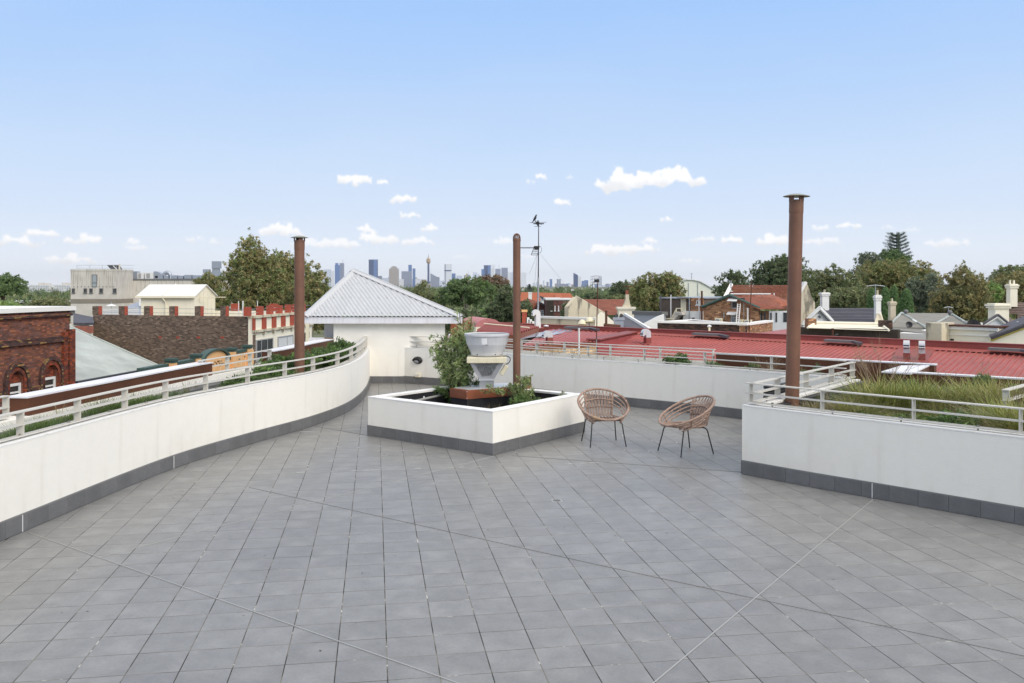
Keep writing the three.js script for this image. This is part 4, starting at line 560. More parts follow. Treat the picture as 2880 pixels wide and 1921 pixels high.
shrub('small leafy shrub at the foot of slim vent pipe', 0.12, 0.3, 13.45, { h: 0.62, w: 0.26, n: 16, leaves: 26, size: 0.045, pal: 'sage', seed: 8, lean: [0.04, 0] });
shrub('low dark green bush right of vent pipe in the planter', 0.3, 0.3, 13.3, { h: 0.3, w: 0.32, n: 14, leaves: 40, size: 0.05, pal: 'shrub', seed: 10 });
shrub('spindly sprig at the right corner of the planter', 0.78, 0.3, 13.45, { h: 0.45, w: 0.12, n: 4, leaves: 8, size: 0.03, pal: 'sage', seed: 12 });
shrub('thin branch with pale leaves reaching across the plinth', -0.2, 0.55, 13.4, { h: 0.22, w: 0.28, n: 5, leaves: 10, size: 0.045, pal: 'sage', seed: 13, lean: [-0.15, 0.1] });
[[-3.95, 14.2, .34, .34], [-3.72, 15.5, .42, .36], [-3.5, 16.5, .46, .4], [-3.62, 17.5, .5, .42], [-3.95, 16.2, .42, .36], [-4.1, 15.2, .4, .34], [-3.62, 18.6, .5, .34], [-4.15, 13.4, .24, .28]].forEach(([x, z, h, w], k) => shrub(['low leafy green shrub at front of the left flue', 'leafy green shrub right behind left flue', 'bushy green shrub bulging over the curved railing', 'tall bushy shrub near the hut wall', 'green shrub beside the second brown box', 'spreading shrub left of the brown flue', 'leafy shrub at the far end of left strip', 'small weed clump left of the flue shrubs'][k], x, 0.64, z, { h, w, n: 20, leaves: 44, size: 0.06, pal: 'shrub', seed: 30 + k, shape: roundSprig, group: 'shrubs in the left planting strip' }));
[[6.22, 11.55, .66, .17], [5.98, 11.75, .42, .18], [6.42, 11.25, .5, .18], [5.5, 12.15, .44, .16], [6.62, 11.0, .44, .18], [5.15, 9.15, .3, .36], [4.75, 9.6, .28, .36], [4.25, 10.0, .26, .32]].forEach(([x, z, h, w], k) => shrub(['tallest upright green weed before the red roof at right', 'upright weed left of the tallest one before red roof', 'upright weed right of the tallest one', 'small green weed at the corner of the brown boxes', 'upright weed at far right edge of the bed', 'low green creeper behind the right railing near frame edge', 'low creeper behind the right railing, middle bay', 'dark green creeper near the second railing post'][k], x, 0.56, z, { h, w, n: 9, leaves: 46, size: 0.045, pal: k < 5 ? 'green' : 'shrub', seed: 60 + k, shape: roundSprig, group: 'weeds in the right planting bed' }));
deadShrub('pale tangled dead shrub at left end of the right bed', 5.1, 0.55, 12.2, { h: 0.95, seed: 3, spread: 0.7, n: 9, group: 'dead shrubs in the beds' });
deadShrub('small dead shrub before the nearer brown box', 6.1, 0.55, 11.7, { h: 0.62, seed: 4, spread: 0.6, n: 4, group: 'dead shrubs in the beds' });
deadShrub('dead twigs behind the right railing at lower right', 4.7, 0.56, 9.0, { h: 0.4, seed: 5, spread: 1.2, n: 5, group: 'dead shrubs in the beds' });
deadShrub('dry twigs behind the back wall right of slim vent pipe', 0.75, 0.58, 18.1, { h: 0.5, seed: 6, spread: 0.9, n: 5, group: 'dead shrubs in the beds' });
deadShrub('dry branching weeds behind back wall near the right flue', 4.35, 0.58, 14.75, { h: 0.5, seed: 7, spread: 0.8, n: 6, group: 'dead shrubs in the beds' });
shrub('leafy bush behind the inner back railing above the right chair', 3.05, 0.58, 16.05, { h: 0.5, w: 0.28, n: 16, leaves: 34, size: 0.05, pal: 'shrub', seed: 71, shape: roundSprig });
[[3.62, 15.6], [4.15, 15.2], [5.0, 14.45]].forEach(([x, z], k) => shrub(['dark weed behind back wall, left of the dry grass', 'dark weed behind back wall in the middle of dry grass', 'dark weed behind back wall right of the tall flue'][k], x, 0.58, z, { h: 0.4, w: 0.2, n: 8, leaves: 30, size: 0.04, pal: 'green', seed: 80 + k, shape: roundSprig, group: 'weeds behind the back wall' }));

// ---------- litter on the terrace ----------
{
  const q = rng(515), bits = [], lime = [];
  const put = (px, py, n, sx, sy) => { for (let i = 0; i < n; i++) { const p = atY(px + (q() - 0.5) * sx, py + (q() - 0.5) * sy, 0); bits.push([p.setY(0.004), [0.012 + 0.02 * q(), 0.012 + 0.02 * q(), 0.004], new THREE.Quaternion().setFromEuler(new THREE.Euler(-Math.PI / 2 + (q() - 0.5) * 0.3, 0, q() * 6.3))]); } };
  put(1150, 1290, 46, 170, 26); put(500, 1385, 16, 70, 50); put(1386, 1284, 8, 50, 8); put(1300, 1500, 10, 1800, 300); put(2100, 1560, 8, 1200, 400); put(600, 1700, 6, 900, 300); put(860, 1240, 10, 120, 40);
  tag(scatter('leaf_litter', clump(1, 1, 0.6, 0, 2, 0.1), bits, null, [[.08, .06, .04], [.05, .045, .035], [.14, .1, .06]], 6), 'scattered small leaf and dirt bits on the terrace tiles', null, null, 'stuff');
  const u = [-0.155, 0.988], w = [0.988, 0.155], o = [-0.704, 4.935], g = geo();
  for (let i = 0; i < 70; i++) { const a = Math.round(-8 + q() * 26) * 0.3, b = 6.0 + q() * 2.6, x = o[0] + w[0] * a + u[0] * b, z = o[1] + w[1] * a + u[1] * b; if (z < 10.6 || z > 13.2 || x < -2.6 || x > 2.4) continue; const l = 0.02 + 0.12 * q() * q(); g.box(x, 0.0006, -z, 0.007 + 0.004 * q(), 0.0012, l, Math.atan2(-u[0], u[1]) * -1); }
  for (let i = 0; i < 16; i++) { const a = -2 + q() * 5, b = 5.8, x = o[0] + w[0] * a + u[0] * b, z = o[1] + w[1] * a + u[1] * b; g.box(x, 0.0006, -z, 0.1 * q() + 0.04, 0.0012, 0.008, Math.atan2(w[1], w[0])); }
  tag(g.mesh('lime_deposit', mat([0.62, 0.61, 0.57], 0.9)), 'broken white lime marks along the joints before the planter', null, null, 'stuff');
}
// ---------- houses beyond the left wall ----------
const BR = {
  red: bricks([[134, 80, 60], [120, 72, 56], [104, 72, 64], [140, 88, 62], [114, 74, 64]], [98, 74, 62], 1), band: bricks([[70, 52, 50], [80, 54, 48], [74, 50, 46], [142, 112, 66], [66, 50, 50], [96, 60, 50]], [70, 52, 46], 2), arch: bricks([[140, 66, 38], [120, 54, 34], [96, 50, 40]], [84, 56, 44], 3),
  brown: bricks([[116, 99, 85], [105, 89, 76], [130, 112, 97], [99, 84, 73], [112, 95, 81]], [116, 104, 92], 4), tan: bricks([[168, 124, 90], [150, 108, 76], [178, 136, 100], [136, 98, 72]], [140, 120, 100], 5), dark: bricks([[72, 52, 44], [56, 42, 38], [86, 62, 50], [48, 38, 36]], [80, 66, 58], 6), yellow: bricks([[214, 186, 138], [200, 168, 118], [222, 196, 150]], [150, 128, 100], 7), plum: bricks([[98, 62, 58], [80, 50, 48], [112, 72, 64]], [100, 80, 74], 8),
};
const P = {
  cream: stained([238, 230, 206], [170, 156, 124], 0.25, 111), creamLight: stained([238, 232, 212], [180, 170, 146], 0.2, 113), orangePaint: stained([232, 182, 126], [180, 130, 84], 0.2, 115), green: mat([0.045, 0.085, 0.07], 0.6), redPaint: mat(0xffffff, 0.7, { map: speckle([164, 76, 55], 0.2, 117, 2) }),
  concrete: mat(0xffffff, 0.95, { map: tex(512, 9, (x, y) => { const n = fbm(x * 8, y * 8, 5, 5, 8), run = smooth(0.55, 0.8, fbm(x * 60, y * 5, 15, 3, 5)) * smooth(0.4, 0.7, fbm(x * 9, y * 3, 25, 3, 3)); return mix3(mix3([214, 208, 199], [190, 184, 174], n), [120, 114, 106], run * 0.55); }), bumpMap: roughBump, bumpScale: 0.01 }),
  sage: mat(0xffffff, 0.65, { map: speckle([168, 174, 168], 0.1, 119, 5, 12, 1) }), slate: mat(0xffffff, 0.7, { map: speckle([78, 76, 82], 0.35, 121, 2.2, 30) }), greyRoof: mat(0xffffff, 0.7, { map: speckle([132, 128, 118], 0.14, 123, 5, 12, 1) }), terracotta: mat(0xffffff, 0.85, { map: tex(512, 3, (x, y) => { const c = Math.floor(x * 12), r = Math.floor(y * 9), h = hash(c, r, 5); return mix3(mix3([160, 94, 70], [126, 74, 56], h), [92, 66, 54], smooth(0.55, 0.85, fbm(x * 10, y * 10, 9, 4, 10)) * 0.7); }) }), orangeRoof: mat(0xffffff, 0.85, { map: speckle([172, 94, 58], 0.22, 125, 4, 20) }), brownTile: mat(0xffffff, 0.85, { map: speckle([112, 92, 80], 0.35, 127, 2.5, 24) }),
  oldRender: mat(0xffffff, 0.95, { map: tex(512, 5, (x, y) => { const n = fbm(x * 7, y * 7, 35, 5, 7), d = smooth(0.52, 0.72, fbm(x * 14, y * 4, 37, 4, 4)); return mix3(mix3([218, 208, 184], [196, 184, 158], n), [96, 92, 82], d * 0.65); }), bumpMap: roughBump, bumpScale: 0.012 }),
  white: stained([234, 233, 228], [176, 172, 164], 0.22, 129), bitumen: mat(0xffffff, 0.9, { map: speckle([58, 50, 42], 0.4, 131, 3, 20) }), duct: mat([0.4, 0.43, 0.48], 0.45, { metalness: 0.5 }), greyTrim: mat([0.16, 0.16, 0.16], 0.7),
};
const W_ = { frame: M.frameWhite, glass: M.glass }, WC = { frame: M.frameWhite, glass: M.curtain }, WG = { frame: M.frameGrey, glass: M.glass };

// red brick building with arched windows
{
  const f = facade('brick_building', 'red brick building with arched windows across the street at left', 'building', [-24.15, 35], [-22.85, 45]), o = f.o, w = f.w;
  const wins = [[25, 63, 1079, 1130], [124, 160, 1061, 1110], [-72, -30, 1097, 1150]], holes = wins.map(([a, b, c, d]) => { const [x0, x1, y0, y1] = f.rect(a, b, c, d), m = (x0 + x1) / 2, r = (x1 - x0) / 2; return { x0, x1, y0, y1, m, r }; });
  const archPts = (h, k, y0) => [[h.m - h.r * k, y0], [h.m + h.r * k, y0], ...Array.from({ length: 13 }, (_, i) => [h.m + h.r * k * Math.cos(i * Math.PI / 12), h.y1 + 0.02 + h.r * k * 1.15 * Math.sin(i * Math.PI / 12)])];
  geo().plate([[0, -10], [w, -10], [w, 0.98], [0, 0.98]], 0, 0.25, holes.map((h) => archPts(h, 1.05, h.y0))).span(0, w, -10, 0.98, -0.25, -14).mesh('wall', BR.red, o);
  holes.forEach((h) => {
    const ring = (k0, k1, z) => { const a = archPts(h, k1, h.y0 - 0.1), b = archPts(h, k0, h.y0 - 0.1); return geo().plate([...a.slice(1), a[0]], z, z, [[...b.slice(1), b[0]].reverse()]); };
    const ar = geo().plate([...archPts(h, 1.42, h.y0 - 0.2)], 0.09, 0.09, [archPts(h, 1.08, h.y0 - 0.19).map(([x, y]) => [x, Math.max(y, h.y0 - 0.19)])]).mesh('window_arch', BR.arch, o);
    geo().plate([...archPts(h, 1.85, h.y0 + 0.1)], 0.14, 0.14, [archPts(h, 1.5, h.y0 + 0.11)]).mesh('arch_band', BR.band, ar);
    geo().plate(archPts(h, 1.04, h.y1 + 0.02), -0.16, 0.05).mesh('tympanum', BR.arch, o);
    windowIn(f, [h.x0, h.x1, h.y0, h.y1], W_, { z: -0.16, frame: 0.12, deep: 0.09, cross: [0.5] });
  });
  const band = (pa, pb, t, mt) => { const y0 = f.y(0, pb), y1 = f.y(0, pa); geo().span(0, w + 0.02, y0, y1, 0.004, t).mesh('string_course', mt, o); };
  band(888, 892, 0.1, BR.red); band(892, 898, 0.16, BR.band); band(901, 903, 0.06, BR.red); band(960, 965, 0.1, BR.band); band(966, 977, 0.16, BR.band);
  { const y = f.y(0, 1085); for (const [a, b] of [[-30, 22], [86, 122], [178, 196]]) geo().span(f.x(a), f.x(b), y - 0.5, y - 0.28, 0.004, 0.09).mesh('sill_course', BR.band, o); }
  geo().span(w - 0.66, w - 0.36, -10, f.y(205, 932), 0.004, 0.16).mesh('pilaster', BR.arch, o); geo().span(w - 0.28, w + 0.16, -10, f.y(205, 925), 0.004, 0.22).mesh('pilaster', BR.arch, o);
  geo().span(-0.1, w + 0.25, 0.985, 1.2, 0.2, -14.1).mesh('parapet_cap', P.white, o);
  geo().span(w - 0.1, w + 0.3, 0.75, 0.98, 0.1, -2).mesh('gutter_end', P.greyTrim, o);
  { const [x, y] = f.l(187, 1021); const m = geo().box(x, y, 0.1, 0.22, 0.16, 0.18).mesh('wall_light', M.blackPlastic, o); }
}
// pale green hip roof behind it
{
  const t = thing('sage_roof_house', 'low house with smooth pale grey green roof beside brick building', 'house'), g0 = V(-22.9, -2.75, 45.6), g1 = V(-22.0, -2.75, 54.3), r1 = V(-29.0, 0.1, 55.2), r0 = V(-29.9, 0.1, 46.5);
  geo().slab([g0, g1, r1, r0], 0.12).mesh('roof', P.sage, t); geo().prism([[-23.1, 45.7], [-22.25, 54.1], [-35, 55.2], [-35, 46.8]], -10, -2.9).mesh('wall', P.cream, t);
  geo().rod(g0.clone().add(new THREE.Vector3(0.1, -0.08, 0)), g1.clone().add(new THREE.Vector3(0.1, -0.08, 0)), 0.1, 0.1, 8).mesh('gutter', M.blackPlastic, t);
  geo().rod(g1.clone().add(new THREE.Vector3(0, 0.03, 0)), r1.clone().add(new THREE.Vector3(0, 0.03, 0)), 0.06, 0.06, 6).mesh('verge_cap', P.sage, t);
  const d = thing('dark_shed_roof', 'dark grey sheet roof behind the red brick building', 'roof'); geo().slab([at(206, 908, 60), at(264, 908, 58), at(264, 892, 66), at(206, 880, 68)], 0.15).mesh('sheet', P.slate, d); geo().prism([[-31, 60], [-28, 58], [-31.6, 65], [-33.8, 66]], -10, -0.6).mesh('wall', P.cream, d);
  const e = thing('tiled_lean_to', 'small red tiled lean-to roof left of brown brick wall', 'roof'); tiledRoof(e, at(211, 937, 56.5), at(263, 938, 56), at(263, 917, 58), at(211, 917, 58.5), 6, P.terracotta); geo().prism([[-27.9, 56.6], [-27, 56.2], [-27.8, 57.9], [-28.6, 58.2]], -10, -1.4).mesh('wall', P.white, e);
}
function tiledRoof(parent, a, b, c, d, rows, material, lift = 0.05, name = 'roof') {        // a-b the eave, d-c the top; each course steps over the next
  const n = b.clone().sub(a).cross(d.clone().sub(a)).normalize(); if (n.y < 0) n.negate(); const g = geo();
  for (let i = 0; i < rows; i++) { const f0 = i / rows, f1 = (i + 1.02) / rows, p = (u, f, h) => a.clone().lerp(b, u).lerp(d.clone().lerp(c, u), f).addScaledVector(n, h); g.slab([p(0, f0, lift), p(1, f0, lift), p(1, Math.min(1, f1), 0.01), p(0, Math.min(1, f1), 0.01)], 0.04); }
  g.mesh(name, material, parent);
}
// brown brick building with crenellated parapet, cream street front
{
  const A = [-17.28, 58], f = facade('crenellated_building', 'brown brick building with crenellated parapet and cream street front', 'building', [-29.98, 62.3], A), o = f.o, w = f.w, yt = f.y(500, 888);
  geo().span(0, w, -10, yt, -0.02, -0.35).mesh('brick_wall', BR.brown, o);
  geo().span(0.1, w - 3.4, -10, -0.75, -0.36, -13).mesh('roof_deck', P.greyRoof, o);
  const mer = geo(); for (const [a, b] of [[259, 276], [333, 349], [404, 420], [475, 491], [547, 563], [619, 634]]) { const x0 = f.x(a), x1 = f.x(b), m = geo().span(x0, x1, yt, f.y(a, 861), -0.02, -0.35).mesh('merlon', BR.brown, o); geo().span(x1, x1 + 0.03, yt - 0.03, f.y(a, 861) - 0.02, -0.03, -0.34).mesh('painted_side', P.redPaint, m); }
  for (const [a, b] of [[320, 322], [388, 390]]) { }
  for (const p of [450, 500, 558, 625]) { const x = f.x(p), y = f.y(p, 949); geo().span(x - 0.13, x + 0.13, y - 0.06, y + 0.06, -0.02, 0.01).mesh('vent_brick', P.redPaint, o); }
  for (const yy of [868, 880]) geo().rod(new THREE.Vector3(0, f.y(450, yy), -0.18), new THREE.Vector3(w, f.y(450, yy), -0.18), 0.014, 0.014, 5).mesh('wire', M.galv, o);
  // street front as a wing of the same building
  const s = facade('x', '', '', A, [-16.0, 69.6]), fr = s.o; scene.remove(fr); used.x = -1; fr.name = 'street_front'; fr.userData = {}; o.updateMatrixWorld(true); fr.applyMatrix4(o.matrixWorld.clone().invert()); o.add(fr);
  const put = (g, name, m) => g.mesh(name, m, fr), W = s.w, y1 = s.y(720, 890), y2 = s.y(720, 930);
  put(geo().span(0, W, -10, y1 - 0.05, 0, -0.3), 'front_wall', P.creamLight); put(geo().span(-0.05, W, y1 - 0.1, y1 + 0.06, -0.32, 0.16), 'cornice', P.oldRender); put(geo().span(-0.05, W, y2 - 0.1, y2 + 0.05, 0.002, 0.2), 'lower_cornice', P.oldRender);
  for (const [a, b] of [[709, 715], [736, 746], [764, 774], [790, 800], [815, 824], [838, 846], [858, 866]]) { put(geo().span(s.x(a), s.x(b), y2 + 0.06, y1 - 0.11, 0.002, 0.1), 'pilaster', P.redPaint); put(geo().span(s.x(a) + 0.1, s.x(a) + 0.4, y2 - 0.28, y2 - 0.1, 0.002, 0.16), 'bracket', P.oldRender); }
  for (const [a, b] of [[692, 713], [728, 746], [757, 773], [783, 799], [808, 824], [830, 843], [850, 862]]) { const m = (a + b) / 2; put(geo().box(s.x(m), y1 + 0.36, -0.16, 0.52, 0.6, 0.34), 'merlon', P.redPaint); }
  for (const yy of [0.24, 0.5]) put(geo().rod(new THREE.Vector3(0, y1 + yy, -0.16), new THREE.Vector3(W, y1 + yy, -0.16), 0.014, 0.014, 5), 'wire', M.galv);
  const wi = (a, b, c, d, mm, opt) => { const r = s.rect(a, b, c, d); windowIn({ o: fr }, r, mm, opt); };
  wi(719, 766, 953, 1009, WG, { bars: [0.3, 0.66], deep: 0.08 }); wi(780, 823, 944, 974, { frame: M.frameGrey, glass: M.curtain }, { bars: [0.6], deep: 0.08 }); wi(840, 868, 935, 962, WG, { deep: 0.08 });
  // far parapet
  put(geo().span(W - 0.3, W, y1 - 0.6, y1 + 0.05, -0.35, -13), 'rear_parapet', P.creamLight);
  for (const [a, b] of [[641, 660], [701, 719], [761, 778]]) { const zz = [-9.6, -6.3, -3.1][[641, 701, 761].indexOf(a)]; put(geo().box(W - 0.15, y1 + 0.34, zz, 0.34, 0.58, 0.58), 'merlon', P.redPaint); }
  for (const p of [671, 683, 724]) { const b = at(p, 893, 61), t = at(p, 846, 61); const r = thing('white_post', ['short white post left of the red merlons', 'thick white post beside the corner merlon', 'white post behind the red merlons'][[671, 683, 724].indexOf(p)], 'post', 'white posts on the crenellated roof'); geo().rod(b.clone().setY(-0.75), t, p === 683 ? 0.05 : 0.03, p === 683 ? 0.05 : 0.03, 8).mesh('tube', M.frameWhite, r); }
}
// fold the street front's parts straight into the building
function unfold(o, g) { g.updateMatrix(); for (const c of [...g.children]) { c.applyMatrix4(g.matrix); o.add(c); } o.remove(g); }
for (const o of scene.children) for (const c of [...o.children]) if (c.name === 'street_front') unfold(o, c);
// cream shed on that roof
{
  const f = facade('rooftop_shed', 'cream steel shed with white gable roof on brown brick building', 'shed', [-28.2, 66.2], [-24.06, 66]), o = f.o, w = f.w, ye = 1.52, yr = 2.32, D = 4.05, yb = -0.74;
  geo().span(0, w, yb, ye, 0, -D).plate([[0, 0], [0.01, 0], [0.01, 0.01]], -1, 0.01).mesh('wall', P.cream, o);
  { const g = geo(), sh = new THREE.Shape([new THREE.Vector2(0, ye), new THREE.Vector2(D, ye), new THREE.Vector2(D / 2, yr)]); g.add(new THREE.ExtrudeGeometry(sh, { depth: 0.05, bevelEnabled: false }), new THREE.Matrix4().makeRotationY(Math.PI / 2).setPosition(w - 0.05, 0, 0)); g.mesh('gable', P.cream, o); }
  const q = (x, y, z) => new THREE.Vector3(x, y, z); geo().slab([q(-0.3, ye - 0.05, 0.2), q(w + 0.14, ye - 0.05, 0.2), q(w + 0.14, yr + 0.05, -D / 2), q(-0.3, yr + 0.05, -D / 2)], 0.06).slab([q(-0.3, yr + 0.05, -D / 2), q(w + 0.14, yr + 0.05, -D / 2), q(w + 0.14, ye - 0.05, -D - 0.2), q(-0.3, ye - 0.05, -D - 0.2)], 0.06).mesh('roof', mat([0.72, 0.71, 0.66], 0.6), o);
  geo().span(-0.32, w + 0.16, ye - 0.18, ye - 0.04, 0.2, 0.3).mesh('gutter', P.cream, o); const dp = f.x(462); geo().rod(q(dp, ye - 0.2, 0.25), q(dp + 0.15, ye - 0.55, 0.08), 0.05).rod(q(dp + 0.15, ye - 0.55, 0.08), q(dp + 0.15, yb, 0.08), 0.05).mesh('downpipe', P.cream, o);
  geo().rod(q(f.x(459), ye + 0.0, 0.18), q(f.x(461), yr + 0.08, -D / 2), 0.035, 0.035, 5).mesh('roof_joint', P.white, o);
  for (const x of [429, 469, 507, 538]) geo().span(f.x(x) - 0.02, f.x(x) + 0.02, yb, ye - 0.2, 0.002, 0.015).mesh('panel_joint', P.creamLight, o);
  for (const z of [-0.9, -1.7, -2.5, -3.3]) geo().span(w + 0.002, w + 0.02, yb, ye + 0.3, z - 0.02, z + 0.02).mesh('panel_joint', M.creamMetal, o);
  const an = thing('rooftop_antenna', 'cream aerial lying beside the shed gable', 'antenna'); geo().rod(at(563, 836, 66.5), at(634, 836, 68.5), 0.03).rod(at(563, 841, 66.5), at(590, 836, 67), 0.02).rod(at(588, 830, 67), at(588, 841, 67), 0.02).rod(at(562, 842, 66.5), at(562, 833, 66.5), 0.03).mesh('boom', M.creamMetal, an);
}
// white fence and umbrella on the roof
{
  const a = at(291, 886, 63.5), b = at(389, 886, 63.5); for (const [p, l, la] of [[291, 332, 'white picket screen at left of the brown parapet'], [354, 389, 'white picket screen left of the cream shed']]) { const t = thing('picket_screen', la, 'fence', 'white picket screens'); const n = Math.round((l - p) / 3); for (let k = 0; k <= n; k++) { const c = at(lerp(p, l, k / n), 878, 63.5); geo().box(c.x, 0.35, c.z, 0.045, 0.62, 0.03).mesh('picket', M.frameWhite, t); } const c0 = at(p, 874, 63.5), c1 = at(l, 872, 63.5); geo().rod(c0, c1, 0.03).mesh('rail', M.frameWhite, t); }
  const u = thing('patio_umbrella', 'white scalloped patio umbrella behind the crenellated wall', 'umbrella'); const c = at(313, 860, 72); geo().lathe([[0, 0.16], [0.3, 0.06], [0.42, -0.01], [0.42, -0.03], [0.3, 0.03], [0, 0.12]], c.x, c.y, c.z, 12).mesh('canopy', M.frameWhite, u); geo().rod(c.clone().setY(-0.8), c.clone().add(new THREE.Vector3(0, 0.3, 0)), 0.03).mesh('pole', M.frameGrey, u);
  const h = thing('small_grey_house', 'small grey roofed house between concrete block and shed', 'house'), hp = at(372, 855, 78); geo().prism([[hp.x - 2.4, 77], [hp.x + 3, 77], [hp.x + 3, 83], [hp.x - 2.4, 83]], -10, -0.3).mesh('wall', P.white, h); geo().slab([V(hp.x - 2.6, -0.4, 76.8), V(hp.x + 3.2, -0.3, 76.8), V(hp.x + 3.2, 1.2, 80), V(hp.x + 0.4, 1.0, 80)], 0.1).mesh('roof', P.duct, h); const d = geo().box(hp.x + 1.2, 0.75, -78.6, 1.3, 0.6, 1).mesh('dormer', P.white, h);
}
// orange and green arched parapet
{
  const f = facade('arched_facade', 'orange and green parapet with round arch and wavy painted letters', 'facade', [-17.6, 43.5], [-16.6, 56]), o = f.o, w = f.w;
  const xa = f.x(567), xb = f.x(641), cx = f.x(605), rr = (xb - xa) / 2, yb = f.y(605, 1015), ya = f.y(605, 983);
  const arc = (k, h) => Array.from({ length: 17 }, (_, i) => [cx + rr * k * Math.cos(Math.PI - i * Math.PI / 16), yb + (ya - yb) * h * Math.sin(i * Math.PI / 16)]);
  const yl = f.y(520, 1015) - 0.12;
  geo().plate([[0, -10], [w, -10], [w, yl], [cx + rr, yl], ...arc(0.98, 0.94).reverse(), [cx - rr, yl], [0, yl]], 0, 0.3).mesh('wall', P.orangePaint, o);
  geo().plate([[cx - rr * 1.08, yb - 0.1], ...arc(1.08, 1.08), [cx + rr * 1.08, yb - 0.1], ...arc(0.93, 0.92).reverse()], 0.14, 0.44).mesh('arch_moulding', P.green, o);
  const cap = (a, b) => geo().span(f.x(a), f.x(b), yl, yl + 0.15, -0.28, 0.1).mesh('coping', P.green, o); cap(495, 546); cap(655, 696); cap(400, 470);
  for (const p of [481, 550, 650, 695]) { const x = f.x(p); const m = geo().box(x, yl - 2.95, 0.02, 0.42, 6.2, 0.42).mesh('pier', P.orangePaint, o); geo().box(0, 0, 0, 0.56, 0.09, 0.56).box(0, -0.1, 0, 0.47, 0.11, 0.47).box(0, 0.06, 0, 0.44, 0.03, 0.44).mesh('pier_cap', P.green, m).position.set(x, yl + 0.32, 0.02); }
  // painted letters, as thin raised strokes
  const L = (pts) => geo().tube(pts.map(([a, b]) => { const [x, y] = f.l(a, b); return new THREE.Vector3(x, y, 0.012); }), 0.018, 10, 4).mesh('letter_stroke', M.stem, o);
  L([[593, 1018], [598, 1025], [602, 1031]]); L([[602, 1031], [601, 1022], [604, 1016]]); L([[604, 1016], [608, 1023], [611, 1028]]); L([[611, 1029], [609, 1020], [612, 1015]]); L([[612, 1015], [616, 1020], [618, 1023]]); L([[613, 1015], [619, 1015], [624, 1015]]); L([[619, 1020], [617, 1026], [620, 1030]]); L([[620, 1021], [626, 1022], [633, 1022]]);
  for (const x of [602, 620, 664, 678, 690]) { const q = f.x(x); geo().span(q - 0.012, q + 0.012, yl - 2.2, yl - 0.1, 0.002, 0.008).mesh('panel_joint', P.cream, o); }
  for (const [a, b] of [[662, 1012], [673, 1010], [688, 1003], [665, 1042]]) { const [x, y] = f.l(a, b); geo().span(x - 0.09, x + 0.09, y - 0.04, y + 0.04, 0.002, 0.02).mesh('fixing_plate', P.greyTrim, o); }
}
